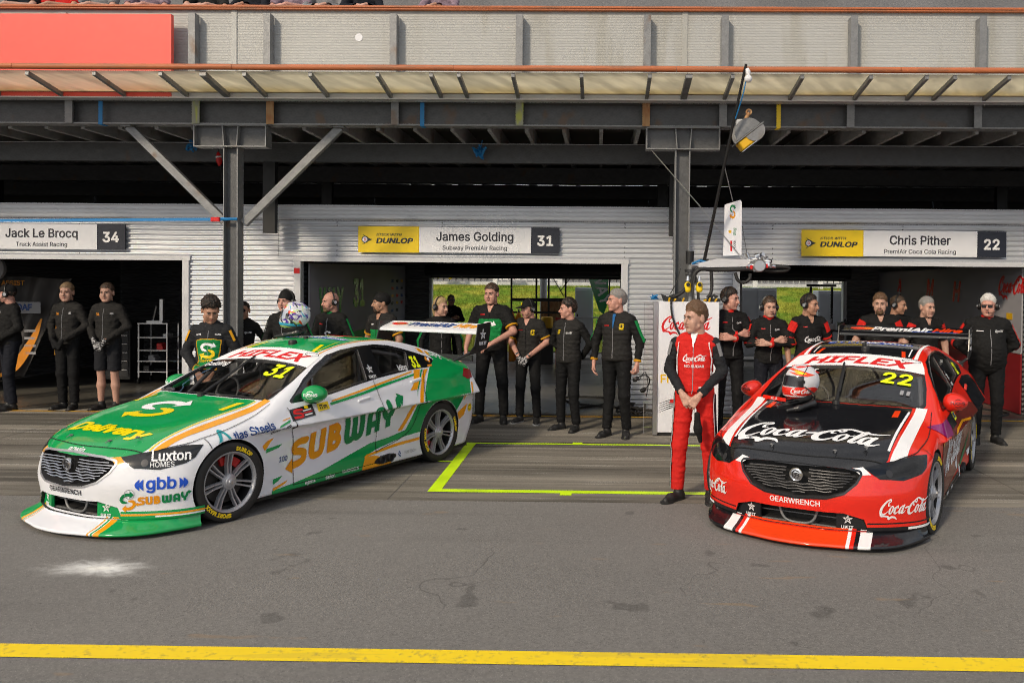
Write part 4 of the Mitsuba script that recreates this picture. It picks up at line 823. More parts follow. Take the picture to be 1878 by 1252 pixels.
def roof_print(base):
    D('roof_patch', TXY(Polygon([(-.41, -.42), (-.41, .42), (-.50, .42), (-.50, -.42)])), 'p_royal', TP, 2); D('roof_lettering', place2(text2('1300', .06, True, sx=1.5), -.20, .455), 'p_lemon', TP, 3); D('roof_lettering', place2(text2('WE HIRE', .06, True, sx=1.4), .17, .455), 'm_whiteprint', TP, 3)
    D('roof_lettering', place2(text2('PremiAir', .085, True, sx=1.5, shear=.2), -.08, .56), 'm_whiteprint', TP, 3); D('roof_swirl', place2(stroke([(-.3, -.05), (-.1, .03), (.1, -.02), (.3, .05)], [.02, .13, .11, .02]), .02, .76), 'm_red', TP, 2)
roof_print('p_green')
# sides
for s, V in ((1, SD), (-1, SR)):
    G = lambda pts: aff.scale(Polygon(pts), -s, 1, origin=(0, 0))
    D('quarter_film', G([(-1.36, 1.035), (-1.30, .985), (-1.19, .90), (-1.055, .74), (-.83, .44), (-.79, .405), (-1.06, .382), (-1.65, .47), (-1.69, .523), (-1.84, .64), (-1.99, .855), (-2.05, .90), (-2.1, 1.1), (-1.75, 1.12), (-1.50, 1.20), (-1.42, 1.19), (-1.50, 1.12)]), 'p_green', V, 0, cosmin=.05)
    D('sill_swoosh', G([(.716, .182), (.40, .222), (.05, .300), (-.30, .378), (-.60, .398), (-.90, .45), (-1.06, .50), (-1.06, .388), (-.84, .373), (-.38, .303), (-.226, .262), (-.172, .12), (.96, .12), (.965, .163)]), 'p_green', V, 1)
    D('quarter_stripe', G([(-.71, .442), (-.775, .442), (-1.005, .71), (-1.10, .83), (-1.19, .94), (-1.325, 1.03), (-1.262, 1.03), (-1.14, .945), (-1.05, .84), (-.95, .715)]), 'p_amber', V, 2)
    D('quarter_tick', G([(-1.085, 1.036), (-1.195, 1.036), (-1.13, .965), (-1.06, .90), (-.99, .842), (-.885, .842), (-.97, .90), (-1.04, .97)]), 'p_amber', V, 2); D('quarter_line', G([(-1.212, 1.034), (-1.236, 1.034), (-1.05, .875), (-.945, .77), (-1.03, .875)]), 'p_green', V, 2)
    D('belt_stripe', G([(.25, .858), (-.2, .907), (-.5, .943), (-1.03, 1.015), (-1.05, 1.03), (-.5, .960), (-.2, .922), (.25, .870)]), 'p_amber', V, 2); D('belt_stripe', G([(.28, .829), (-.2, .878), (-.5, .918), (-1.05, .981), (-1.07, 1.0), (-.5, .940), (-.2, .899), (.28, .851)]), 'p_green', V, 2)
    D('sill_stripe', G([(-1.05, .302), (-1.05, .332), (-.70, .318), (-.24, .275), (-.205, .250), (-.70, .289)]), 'p_amber', V, 2); D('sill_block', G([(-.165, .122), (-.222, .258), (-.36, .247), (-.62, .175), (-.60, .122)]), 'p_amber', V, 2)
    D('fender_flag', G([(1.09, .572), (1.03, .613), (.955, .628), (1.0, .59), (1.06, .53)]), 'p_amber', V, 2); D('fender_flag', G([(1.04, .545), (.858, .56), (.90, .532), (1.05, .508)]), 'p_green', V, 2)
    D('fender_flag', G([(.957, .262), (.845, .275), (.895, .238), (.957, .215)]), 'p_green', V, 2); D('fender_flag', G([(.957, .184), (.782, .226), (.82, .198), (.957, .158)]), 'p_amber', V, 2)
    D('fender_flag', G([(.882, .772), (.795, .786), (.80, .778), (.89, .763)]), 'p_amber', V, 2); D('fender_flag', G([(.93, .731), (.80, .768), (.815, .746), (.945, .712)]), 'p_green', V, 2)
    D('rear_stripe', G([(-1.995, .83), (-1.86, .64), (-1.875, .63), (-2.015, .82)]), 'p_amber', V, 2); D('rear_flag', G([(-1.70, .50), (-1.95, .585), (-1.87, .46), (-1.70, .40)]), 'p_amber', V, 2)
    D('roof_end_tick', G([(-1.31, 1.215), (-1.29, 1.258), (-1.36, 1.238), (-1.385, 1.19)]), 'p_amber', V, 2); D('roof_end_tick', G([(-1.43, 1.175), (-1.40, 1.222), (-1.445, 1.205), (-1.475, 1.16)]), 'p_amber', V, 2)
shear = lambda g, k: aff.affine_transform(g, [1, 0, k, 1, 0, 0])
def word(w, x, z, L, h, k, mats, layer=3, V=SD, name='door_lettering'):
    for q, m in zip((W_A, W_B), mats): D(name, aff.translate(shear(aff.scale(q, L/5.4, h, origin=(0, 0)), k), x, z), m, V, layer, edge=.04)
word('', -.745, .305, 1.485, .262, .158, ('p_subgold', 'p_subgreen'))
t = aff.rotate(text2('tlas Steels', .062, True, sx=.95), 7, origin=(0, 0)); D('fender_lettering', aff.translate(t, -1.185, .722), 'p_navy', SD, 3)
D('fender_mark', aff.translate(shapely.union_all([stroke([(-.075, -.055), (.0, .055), (.045, -.01)], .022), stroke([(-.02, -.03), (.07, -.02)], .018)]), -1.46, .69), 'p_teal', SD, 3)
D('fender_lettering', aff.translate(aff.rotate(text2('DUNLOP', .024, True, fat=.03, shear=.2, sx=1.3), 14, origin=(0, 0)), -.905, .694), 'p_black', SD, 3)
D('fender_lettering', aff.translate(text2('100', .045, True, sx=.9), -.84, .424), 'p_navy', SD, 3)
D('series_patch', SXZ([(.778, .845), (.502, .868), (.508, .77), (.784, .747)]), 'p_black', SD, 2); D('series_mark', aff.translate(stroke([(.05, .03), (-.03, .028), (-.045, .008), (.03, -.004), (.03, -.028), (-.055, -.03)], .020), -.69, .803), 'm_red', SD, 3)
for i, (w, m) in enumerate(((.10, 'm_whiteprint'), (.11, 'm_red'), (.09, 'm_whiteprint'))): D('series_lettering', aff.translate(shear(sbox(-w/2, -.005, w/2, .005), .08), -.585, .824-.019*i), m, SD, 3)
D('series_lettering', aff.translate(sbox(-.022, -.012, .022, .012), -.585, .848), 'm_yellow', SD, 3)
D('sponsor_patch', SXZ([(.449, .862), (.304, .869), (.310, .803), (.459, .793)]), 'm_yellow', SD, 2); D('sponsor_lettering', aff.translate(shear(text2('iTm', .036, True, fat=.04, sx=1.1), .06), -.38, .831), 'p_black', SD, 3)
D('sill_lettering', place2(bracketed('gbb', .030), -.515, .158), 'm_whiteprint', SD, 3); D('sill_lettering', place2(text2('sailor.', .034, True), -.255, .158), 'm_whiteprint', SD, 3); D('sill_lettering', place2(text2('HAVENDEEN', .028, fat=.02), .01, .168), 'm_whiteprint', SD, 3)
D('sill_lettering', place2(text2('SIMTECH', .030), .905, .205), 'm_greyprint', SD, 3); D('sill_mark', place2(cat_ := shapely.union_all([Point(a, b).buffer(.009) for a, b in ((0, .02), (-.016, 0), (.012, .004), (0, -.018), (.014, -.026))]), .735, .205), 'p_navy', SD, 3)
D('pillar_mark', place2(unit_mark(.14), .435, 1.08), 'm_whiteprint', SD, 3); D('window_number', aff.translate(text2('31', .105, True, fat=.05, sx=.72), 1.165, 1.115), 'm_hiviz', SD, 3, off=-.001); D('window_name', aff.translate(text2('lding', .055, True, sx=.85), .93, 1.075), 'm_whiteprint', SD, 3, off=-.001)
D('quarter_sticker', place2(shapely.union_all([Point(.0, .03).buffer(.022), Point(.035, .01).buffer(.02), sbox(-.03, -.05, .05, -.03)]), 1.37, 1.10), 'm_orange', SD, 3); D('quarter_sticker', place2(Point(0, 0).buffer(.018), 1.40, 1.125), 'm_whiteprint', SD, 4)
D('rear_sticker', place2(shapely.union_all([Point(0, 0).buffer(.045)]), 2.0, .53), 'm_yellow', SD, 2); D('rear_sticker', place2(stroke([(.02, .03), (-.02, .02), (-.02, -.02), (.02, -.03)], .008), 2.0, .53), 'p_black', SD, 3)
D('boot_lettering', aff.translate(aff.rotate(text2('SAFE', .06, True), -18, origin=(0, 0)), 1.56, 1.165), 'm_whiteprint', SD, 3, cosmin=.05)
# front bumper
D('bumper_lettering', place2(text2('GEARWRENCH', .040, True, sx=1.02), .03, .334), 'p_black', FR, 3, edge=.02)
cv = corner(1.93, .75, 47)
D('bumper_lettering', place2(bracketed('gbb', .088), -.005, .415), 'p_royal', cv, 3, edge=.02)
for q, m in zip((W_A, W_B), ('p_subgold', 'p_subgreen')): D('bumper_lettering', aff.translate(shear(aff.scale(q, .385/5.4, .066, origin=(0, 0)), .05), -.175, .245), m, cv, 3, edge=.02)
for q, m in zip((S_UP, S_LO), ('p_subgreen', 'p_subgold')): D('bumper_mark', aff.translate(aff.scale(aff.rotate(q, 20, origin=(0, 0)), .10, .12, origin=(0, 0)), -.245, .275), m, cv, 3, edge=.015)
D('bumper_mark', aff.translate(Point(0, 0).buffer(.038).difference(Point(0, 0).buffer(.034)), -.232, .335), 'm_greyprint', cv, 3, edge=.02)
D('lamp_lettering', place2(text2('Luxton', .066, True, shear=.0, fat=.01), .062, .612), 'm_whiteprint', cv, 5, edge=.02); D('lamp_lettering', place2(text2('HOMES', .036, fat=.01), .0, .553), 'm_whiteprint', cv, 5, edge=.02)
for sy in (1, -1):
    vw = corner(1.93, .75*sy, 47*sy); f = lambda pts: Polygon([(a*sy, z) for a, z in pts])
    D('bumper_stripe', f([(-.30, .195), (.30, .195), (.30, .177), (-.30, .177)]), 'p_green', vw, 1); D('bumper_stripe', f([(-.30, .175), (.30, .175), (.30, .160), (-.30, .160)]), 'p_amber', vw, 1); D('bumper_stripe', f([(-.30, .1595), (.30, .1595), (.30, .10), (-.30, .10)]), 'p_green', vw, 1); D('bumper_stripe', f([(-.05, .158), (.30, .158), (.30, .146), (-.05, .146)]), 'm_whiteprint', vw, 2)
    D('lamp_corner', aff.scale(Polygon([(.405, .602), (.478, .612), (.540, .560), (.470, .556)]), sy, 1, origin=(0, 0)), 'p_amber', FR, 2, edge=.02)
    for a, b, m in ((.40, .415, 'p_amber'), (.415, .43, 'p_white'), (.43, .446, 'p_green'), (.446, .452, 'p_white'), (.452, .50, 'p_amber'), (.50, .912, 'p_green')):
        y0, y1 = (a, b) if sy > 0 else (-b, -a); P('splitter_side' if b > .6 else 'splitter_stripe', spl_part(y0, y1), m, smooth=60)
P('splitter', spl_part(-.40, .40), 'p_white', smooth=60)
# ------------------------------------------------------------------ the red and black car
c, to, P, D, corner = car('red and black race car numbered 22, right of the driver in red overalls', 2.5879, 8.94, -118.1571, -4)
wl = [(place2(text2('PremiAir', .125, True, shear=.2, sx=1.0, fat=.03), -.03, 0), 'm_whiteprint'), (place2(text2('Hire', .125, True, shear=.3, sx=1.0, fat=.03), .50, 0), 'p_redorange'), (place2(aff.scale(Point(0, 0).buffer(1), .15, .045), -.50, .0), 'p_redorange'), (place2(aff.scale(Point(0, 0).buffer(1), .06, .03), -.42, .003), 'p_lemon'), (sbox(.10, -.075, .62, -.062), 'p_royal'), (sbox(-.74, -.088, .74, -.082), 'm_silver')]
common_parts(c, to, P, D, 'p_red', 'p_black', 'p_black', wl, -4, 'm_black')
HB = [(.90, -.645), (1.2, -.645), (1.65, -.642), (1.95, -.635), (2.06, -.59), (2.10, -.48), (2.15, -.35), (2.18, -.18), (2.187, 0), (2.18, .18), (2.15, .35), (2.10, .48), (2.06, .59), (1.95, .635), (1.65, .642), (1.2, .645), (.90, .645)]
D('bonnet_film', TXY(Polygon(HB).difference(WSF.buffer(.012))), 'p_black', TP, 0)
for sy in (1, -1):
    y = lambda a: a*sy
    D('bonnet_stripe', TXY(Polygon([(.88, y(.672)), (1.4, y(.668)), (1.75, y(.662)), (1.955, y(.648)), (1.90, y(.72)), (1.84, y(.755)), (1.5, y(.757)), (1.2, y(.757)), (.86, y(.762))])), 'm_whiteprint', TP, 1)
    D('bonnet_stripe', TXY(Polygon([(.985, y(.622)), (1.865, y(.614)), (1.865, y(.633)), (.985, y(.640))])), 'm_whiteprint', TP, 1)
    D('bonnet_tick', TXY(Polygon([(1.215, y(.525)), (1.205, y(.575)), (1.0, y(.565)), (1.03, y(.52))])), 'p_redorange', TP, 2)
    D('roof_stripe', TXY(Polygon([(.05, y(.515)), (-.3, y(.512)), (-.9, y(.51)), (-.9, y(.535)), (-.3, y(.54)), (.05, y(.55))])), 'm_whiteprint', TP, 2); D('roof_tick', TXY(Polygon([(.03, y(.40)), (.03, y(.435)), (-.14, y(.405)), (-.14, y(.37))])), 'p_redorange', TP, 2); D('roof_tick', TXY(Polygon([(.0, y(.455)), (.0, y(.468)), (-.25, y(.46)), (-.25, y(.447))])), 'm_whiteprint', TP, 2)
g = aff.scale(SCRIPT, 1.20/(SCRIPT.bounds[2]-SCRIPT.bounds[0]), .385/(SCRIPT.bounds[3]-SCRIPT.bounds[1]), origin=(0, 0)); D('bonnet_lettering', aff.translate(g, -.005, -1.80), 'm_whiteprint', TP, 3)
banner()
D('screen_number', place2(text2('22', .175, True, fat=.02, sx=.95), .435, -.455), 'm_hiviz', TP, 3, off=-.001); D('name_lettering', place2(text2('Pither', .075, True, shear=.2), -.455, -.395), 'm_whiteprint', TP, 3, off=-.001)
for a in (.50, .555): D('screen_sticker', sbox(a, -.71, a+.03, -.64), 'm_greyprint', TP, 3, off=-.001)
D('roof_film', TXY([(x, y*.985) for x, y in RG]), 'p_black', TP, 0, cosmin=.3); roof_print('p_black')
D('side_film', SXZ([(1.06, .36), (1.03, .52), (.93, .72), (.75, .80), (.3, .83), (-.35, .86), (-.9, .80), (-1.06, .50), (-1.06, .30), (-.6, .26), (.4, .20), (.96, .17)]), 'p_darkred', SD, 1); D('side_film', SXZ([(-.88, 1.0), (-1.3, 1.03), (-1.75, 1.0), (-1.95, .85), (-1.85, .6), (-1.06, .40), (-.95, .70)]), 'p_black', SD, 1)
D('fender_patch', SXZ([(1.17, .815), (.80, .845), (.74, .79), (.86, .72), (1.10, .73)]), 'p_purple', SD, 2)
D('door_lettering', aff.translate(shear(aff.scale(text2('No Sugar', .34, True, shear=.15, sx=.55), 1, 1, origin=(0, 0)), .05), -.10, .53), 'm_whiteprint', SD, 3)
D('door_arc', SXZ([(.95, .66), (.6, .745), (.2, .765), (-.3, .725), (-.3, .705), (.2, .745), (.6, .725), (.95, .62)]), 'p_amber', SD, 3); D('door_flag', SXZ([(-.25, .24), (-.75, .36), (-.95, .50), (-.80, .33), (-.45, .24)]), 'p_subgreen', SD, 3)
D('series_patch', SXZ([(.76, .845), (.502, .868), (.508, .77), (.764, .755)]), 'p_black', SD, 3); D('sponsor_patch', SXZ([(.49, .862), (.36, .869), (.366, .80), (.495, .793)]), 'm_hiviz', SD, 3); D('sponsor_patch', SXZ([(.47, .850), (.385, .856), (.388, .815), (.474, .808)]), 'p_navy', SD, 4)
D('sill_film', SXZ([(.96, .12), (.96, .165), (.3, .20), (-.2, .21), (-.3, .12)]), 'p_black', SD, 2); D('sill_lettering', place2(bracketed('gbb', .030), -.55, .158), 'm_whiteprint', SD, 3); D('sill_lettering', place2(text2('sailor.', .034, True), -.26, .160), 'm_whiteprint', SD, 3); D('sill_flag', SXZ([(-.86, .30), (-1.05, .32), (-1.05, .25), (-.92, .24)]), 'm_whiteprint', SD, 3); D('sill_flag', SXZ([(-.25, .26), (-.34, .26), (-.36, .14), (-.28, .14)]), 'm_whiteprint', SD, 2)
D('window_number', aff.translate(text2('22', .105, True, fat=.05, sx=.72), 1.165, 1.115), 'm_hiviz', SD, 3, off=-.001); D('pillar_mark', place2(unit_mark(.14), .435, 1.08), 'm_whiteprint', SD, 3)
D('bumper_lettering', place2(text2('GEARWRENCH', .040, True, sx=1.02), .0, .332), 'm_whiteprint', FR, 3, edge=.02)
for sy in (1, -1):
    vw = corner(1.93, .75*sy, 45*sy); f = lambda pts: Polygon([(a*sy, z) for a, z in pts])
    g = aff.scale(SCRIPT, .45/(SCRIPT.bounds[2]-SCRIPT.bounds[0]), .165/(SCRIPT.bounds[3]-SCRIPT.bounds[1]), origin=(0, 0)); D('bumper_lettering', aff.translate(g, .005*sy, .305), 'm_whiteprint', vw, 3, edge=.02)
    D('bumper_stripe', f([(-.30, .198), (.30, .198), (.30, .188), (-.30, .188)]), 'p_black', vw, 1); D('bumper_stripe', f([(-.30, .165), (.30, .165), (.30, .10), (-.30, .10)]), 'p_black', vw, 1); D('bumper_stripe', f([(.03, .160), (.30, .160), (.30, .142), (.03, .142)]), 'm_whiteprint', vw, 2)
    D('lamp_corner', aff.scale(Polygon([(.405, .602), (.478, .612), (.540, .560), (.470, .556)]), sy, 1, origin=(0, 0)), 'm_whiteprint', FR, 2, edge=.02)
    for a, b, m in ((.405, .43, 'm_whiteprint'), (.43, .46, 'p_red'), (.46, .49, 'p_black'), (.49, .575, 'm_whiteprint'), (.575, .912, 'p_black')):
        y0, y1 = (a, b) if sy > 0 else (-b, -a); P('splitter_side' if b > .6 else 'splitter_stripe', spl_part(y0, y1), m, smooth=60)
P('splitter', spl_part(-.405, .405), 'p_redorange', smooth=60)
CAR31 = T().translate([-3.2022, 9.0282, 0]).rotate([0, 0, 1], -117.2393); CAR22 = to
# ------------------------------------------------------------------ people: one builder, posed by joints
def cap(x, y, z, a, b, ra, rb, sy=1.0):
    a = np.asarray(a, float); b = np.asarray(b, float); d = b-a; L = max(d@d, 1e-9)
    t = np.clip(((x-a[0])*d[0]+(y-a[1])*d[1]+(z-a[2])*d[2])/L, 0, 1)
    return np.sqrt((x-a[0]-t*d[0])**2+((y-a[1]-t*d[1])*sy)**2+(z-a[2]-t*d[2])**2)-(ra+(rb-ra)*t)
def ell(x, y, z, c, r): return (np.sqrt(((x-c[0])/r[0])**2+((y-c[1])/r[1])**2+((z-c[2])/r[2])**2)-1)*min(r)
def smu(k, *d):
    o = d[0]
    for q in d[1:]: o = smin(o, q, k)
    return o
def f_head(x, y, z):
    ax = np.abs(x)
    d = smu(.03, ell(x, y, z, (0, .012, .032), (.077, .097, .089)), ell(x, y, z, (0, -.026, -.040), (.060, .066, .078)))
    d = smu(.018, d, cap(ax, y, z, (.0, -.074, -.100), (.016, -.068, -.100), .018, .016), cap(ax, y, z, (.058, -.012, -.062), (.03, -.052, -.095), .014, .014))
    d = smu(.018, d, cap(ax, y, z, (0, -.084, .026), (.036, -.078, .024), .012, .012), ell(ax, y, z, (.040, -.060, -.030), (.028, .026, .030)), ell(ax, y, z, (.036, -.056, -.060), (.026, .024, .028)))
    d = smax(d, -(np.sqrt((ax-.031)**2+(y+.106)**2+((z-.004)*1.25)**2)-.0205), .016)
    d = smu(.009, d, cap(x, y, z, (0, -.090, .010), (0, -.114, -.030), .009, .0125), cap(ax, y, z, (0, -.100, -.036), (.012, -.096, -.037), .010, .0085))
    d = smu(.006, d, cap(ax, y, z, (0, -.092, -.058), (.020, -.083, -.061), .0065, .004), cap(ax, y, z, (0, -.091, -.070), (.016, -.083, -.069), .0075, .004))
    d = smax(d, -cap(ax, y, z, (0, -.101, -.0635), (.019, -.092, -.064), .0028, .002), .004)
    d = smu(.010, d, ell(ax, y, z, (.079, .016, -.006), (.010, .020, .033)))
    return smu(.025, d, cap(x, y, z, (0, .022, -.07), (0, .040, -.20), .055, .060))
def soft(f, lo, hi, h, amp=0., freq=20., seed=0, strd=(1, 1, 1)):
    v, t = nets(f, lo, hi, h); v = pull(f, v, 1)
    if amp:
        n = unit(grad(f, v)); q = meshkit.fbm(v*freq*np.array(strd)+seed*3.7, 3, seed); v = v+n*((np.abs(q-.5)*2)**.7*amp-amp*.35)[:, None]
    return trimesh.Trimesh(v, t, process=False)
HEAD = soft(f_head, (-.11, -.14, -.20), (.11, .13, .14), .0055)
HC = {}; AB = np.array
def hair_shell(thick, tilt=.72, front=.062, amp=.006, freq=60, top=0., curl=False):
    def f(x, y, z):
        e = z-front+tilt*np.clip(y+.085, 0, .14)-.020*np.clip((np.abs(x)-.03)/.03, 0, 1)*np.clip(-(y+.035)/.03, 0, 1)+.010*np.sin(x*95+1)*np.cos(y*80)*(y < -.05)
        t = thick*np.clip(e/.045, -.25, 1)*(1-.72*np.clip((np.abs(x)-.045)/.02, 0, 1)*np.clip((.065-z)/.03, 0, 1))
        d = ell(x, y, z, (0, .013, .033+top*.4), (.0775, .0975, .0895+top))-t
        return smax(d, -e, .004)
    m = soft(f, (-.12, -.14, -.12), (.12, .15, .18), .006, amp, freq, 2, (1, 1, .5) if not curl else (1, 1, 1)); x, y, z = m.vertices.T
    e = z-front+tilt*np.clip(y+.085, 0, .14)-.020*np.clip((np.abs(x)-.03)/.03, 0, 1)*np.clip(-(y+.035)/.03, 0, 1)
    q = meshkit.fbm(m.vertices*AB([90, 90, 40]), 3, 5); side = np.clip((np.abs(x)-.05)/.02, 0, 1)*np.clip((.05-z)/.06, 0, 1)
    HC[id(m)] = np.clip((e+.022*(q-.5)+.004)/(.016+.03*side), .15, 1)*(.62+.76*q); return m
HAIR = dict(short=hair_shell(.011, .95, .070, .008, 55, .003), crop=hair_shell(.005, .9, .074, .003), quiff=hair_shell(.012, 1.0, .072, .010, 45, .016), curly=hair_shell(.022, .95, .060, .026, 42, .014, True), full=hair_shell(.013, 1.05, .068, .012, 40, .006))
def f_beanie(x, y, z):
    d = ell(x, y, z, (0, .016, .040), (.088, .108, .100)); return smax(d, -(z-.030+.35*np.clip(y+.085, 0, .2)), .01)
BEANIE = soft(f_beanie, (-.11, -.12, -.08), (.11, .15, .16), .007, .003, 60, 1)
def f_cap(x, y, z):
    d = smax(ell(x, y, z, (0, .012, .042), (.085, .105, .088)), -(z-.048+.15*(y+.08)), .008)
    return smu(.01, d, np.maximum(np.maximum(np.sqrt((x/.074)**2+((y+.085)/.105)**2)-1, (y+.07))*.07, np.abs(z-.052-.12*(y+.09)+x*x*2.5)-.005))
CAPM = soft(f_cap, (-.11, -.21, -.02), (.11, .14, .15), .0055)
def f_beard(x, y, z):
    ax = np.abs(x); d = smu(.03, ell(x, y, z, (0, -.026, -.042), (.066, .073, .082)), cap(ax, y, z, (0, -.076, -.102), (.016, -.07, -.102), .022, .02))
    d = smax(d, z+.050-.35*np.clip(y+.07, 0, .1), .006); d = smax(d, y-.012, .01)
    return smax(d, -cap(ax, y, z, (0, -.105, -.0645), (.017, -.09, -.066), .011, .008), .004)
BEARD = soft(f_beard, (-.09, -.12, -.15), (.09, .04, -.01), .005, .005, 70, 3)
EYES = ([trimesh.creation.icosphere(2, .0125).apply_transform(np.diag([1.05, .9, .42, 1.])).apply_translation([s*.031, -.0835, .004]) for s in (-1, 1)])
IRIS = [cat([trimesh.creation.icosphere(1, .0058).apply_transform(np.diag([1., 1., .8, 1.])).apply_translation([s*.031-.001, -.0905, .0045]), tube([(s*.019, -.0925, .006), (s*.031, -.097, .0105), (s*.044, -.0895, .006)], [.0012, .0022, .0014], 4)]) for s in (-1, 1)]
def brow():
    return cat([tube([(s*.012, -.099, .021), (s*.028, -.098, .0265), (s*.047, -.086, .021)], [.0036, .0044, .0026], 5) for s in (-1, 1)])
BROW = brow(); LIPS = cat([tube([(-.020, -.092, -.0625), (-.008, -.0985, -.060), (0, -.0985, -.0612), (.008, -.0985, -.060), (.020, -.092, -.0625)], [.0015, .0035, .003, .0035, .0015], 5), tube([(-.017, -.092, -.066), (0, -.0985, -.0695), (.017, -.092, -.066)], [.0015, .0042, .0015], 5)])
def headset():
    band = tube([(.094*math.cos(a), .008, .022+.118*math.sin(a)*1.04) for a in np.linspace(.05, math.pi-.05, 15)], .0085, 6)
    cups = [lathe([(.001, .030), (.026, .028), (.036, .018), (.038, -.004), (.033, -.012), (.001, -.012)], 18).apply_transform(np.array([[0, s, 0, s*.086], [1, 0, 0, .012], [0, 0, 1.15, -.004], [0, 0, 0, 1.]])) for s in (-1, 1)]
    for q in cups: q.fix_normals()
    mic = tube(spline([(.098, .0, -.02), (.09, -.05, -.055), (.045, -.105, -.07), (.02, -.118, -.068)], 4), [.003]*13, 5); pod = trimesh.creation.icosphere(1, .009).apply_translation([.018, -.118, -.068])
    return cat([band, *cups]), cat([mic, pod]), cat([trimesh.creation.cylinder(.020, .004, sections=16, transform=trimesh.transformations.rotation_matrix(math.pi/2, [0, 1, 0])).apply_translation([s*.117, .012, -.004]) for s in (-1, 1)])
HSET, HMIC, HDISC = headset()
HDISC = HDISC.split(only_watertight=False)
SHADES = cat([bx(s*.008, s*.056, -.108, -.100, -.012, .018, .003) for s in (-1, 1)]+[bx(-.06, .06, -.106, -.100, .012, .018), bx(-.079, -.074, -.10, .0, .008, .016), bx(.074, .079, -.10, .0, .008, .016)])
ROUNDS = cat([trimesh.creation.cylinder(.023, .004, sections=18, transform=trimesh.transformations.rotation_matrix(math.pi/2, [1, 0, 0])).apply_translation([s*.031, -.107, .002]) for s in (-1, 1)]+[tube([(-.012, -.108, .008), (.012, -.108, .008)], .002, 4)])
def f_hand(c, spread=1.):
    K = [(-.033+.022*i, .002 if i in (1, 2) else -.001, -.088-.006*(i in (1, 2))) for i in range(4)]; LN = [.80, .96, 1.0, .90]
    segs = []
    for i in range(4):
        p = np.array(K[i]); a = 0
        for j, (L, da) in enumerate(zip((.043, .027, .021), c)):
            a += da+.06*i*(j == 0); q = p+L*LN[i]*np.array([(i-1.5)*.03*spread, math.sin(a), -math.cos(a)]); segs.append((p, q, .0093-.0009*j, .0086-.0009*j)); p = q
    def f(x, y, z):
        d = smu(.014, *[cap(x, y, z, ((k[0]*.55), 0, -.005), k, .015, .0125) for k in K], cap(x, y, z, (0, 0, .05), (0, 0, -.02), .025, .023), cap(x, y, z, (.016, .008, -.022), (.030, .014, -.052), .016, .013))
        e = None
        for s in segs: q = cap(x, y, z, *s); e = q if e is None else np.minimum(e, q)
        th = smu(.006, cap(x, y, z, (.026, .010, -.040), (.047, .022, -.070), .013, .0105), cap(x, y, z, (.047, .022, -.070), (.046, .036, -.098), .010, .0085))
        return smu(.006, d, e, th)
    return f
HANDS = [soft(f_hand(c), (-.07, -.04, -.19), (.075, .10, .05), .0052) for c in ((.28, .45, .35), (.75, .95, .7))]
def f_shoe(x, y, z):
    d = smu(.03, cap(x, y, z, (0, .055, .042), (0, -.09, .034), .042, .040), cap(x, y, z, (0, -.09, .034), (.004, -.165, .026), .041, .030), cap(x, y, z, (0, .035, .05), (0, .03, .13), .042, .044))
    return smax(smax(d, .004-z, .008), z-.125, .01)
SHOE = soft(f_shoe, (-.07, -.23, -.02), (.07, .13, .15), .009, .003, 40)
SOLE = ext(Polygon([(-.036, .085), (-.046, .02), (-.043, -.07), (-.048, -.13), (-.03, -.195), (.008, -.212), (.038, -.18), (.048, -.12), (.040, -.05), (.042, .03), (.03, .09), (0, .104)]).buffer(.004), .022)
AB = np.array
SKC = dict(s_fair=(.50, .29, .22), s_pink=(.52, .27, .21), s_tan=(.40, .215, .145), s_mid=(.45, .25, .18))
scene['m_hair'] = {'type': 'twosided', 'b': {'type': 'principled', 'base_color': {'type': 'mesh_attribute', 'name': 'vertex_color'}, 'roughness': .55, 'specular': .4}}
for i, (k, c) in enumerate(dict(s_fair=(.50, .29, .22), s_pink=(.52, .27, .21), s_tan=(.40, .215, .145), s_mid=(.45, .25, .18)).items()):
    M(k, proc(lambda p, n, uv, c=c, i=i: mi.Color3f(*c)*(.88+.24*tf(p.x*55, p.y*55, p.z*55+i, 3))), .48, spec=.4)
def cloth(k, c, amp=.25, f=300, **kw):
    M(k, proc(lambda p, n, uv, c=c: mi.Color3f(*c)*(1-amp/2+amp*tf(p.x*22, p.y*22, p.z*22, 3)+.12*(tn(p.x*f, p.y*f, p.z*f)-.5))), kw.pop('rough', .8), spec=.25, sheen=.08, **kw)
cloth('c_black', (.009, .009, .0095)); cloth('c_charcoal', (.018, .0172, .017)); cloth('c_pants', (.0065, .0068, .008)); cloth('c_navy', (.009, .0105, .017)); cloth('c_short', (.012, .013, .017)); cloth('c_red', (.58, .018, .014), .2); cloth('c_suitblack', (.016, .017, .020)); cloth('c_green', (.006, .20, .05), .2); cloth('c_amber', (.62, .30, .012), .2); cloth('c_white', (.62, .62, .64), .15); cloth('c_grey', (.2, .2, .21)); cloth('c_blue', (.02, .12, .32)); cloth('c_pattern', (.22, .16, .2), .9)
HCOL = dict(h_brown=(.040, .026, .017), h_dark=(.012, .010, .008), h_fair=(.17, .112, .062), h_blond=(.36, .25, .13), h_grey=(.22, .215, .21), h_white=(.55, .54, .52), h_red=(.10, .055, .028))
for k, c in HCOL.items():
    M(k, proc(lambda p, n, uv, c=c: mi.Color3f(*c)*(.55+.9*tf(p.x*140, p.y*140, p.z*40, 3))), .55, spec=.4)
M('m_eye', (.40, .37, .35), .3); M('m_iris', (.03, .022, .018), .2); M('m_lip', (.33, .12, .105), .5); M('m_shades', (.008, .008, .012), .08, coat=1.); M('m_shoe', (.018, .018, .019), .55); M('m_sole', (.30, .30, .30), .7); M('m_headset', (.012, .012, .013), .35); M('m_glove', proc(lambda p, n, uv: mix((.02, .02, .022), (.42, .42, .44), ss(.54, .6, tn(p.x*70, p.y*70, p.z*70)))), .7)
AB = np.array
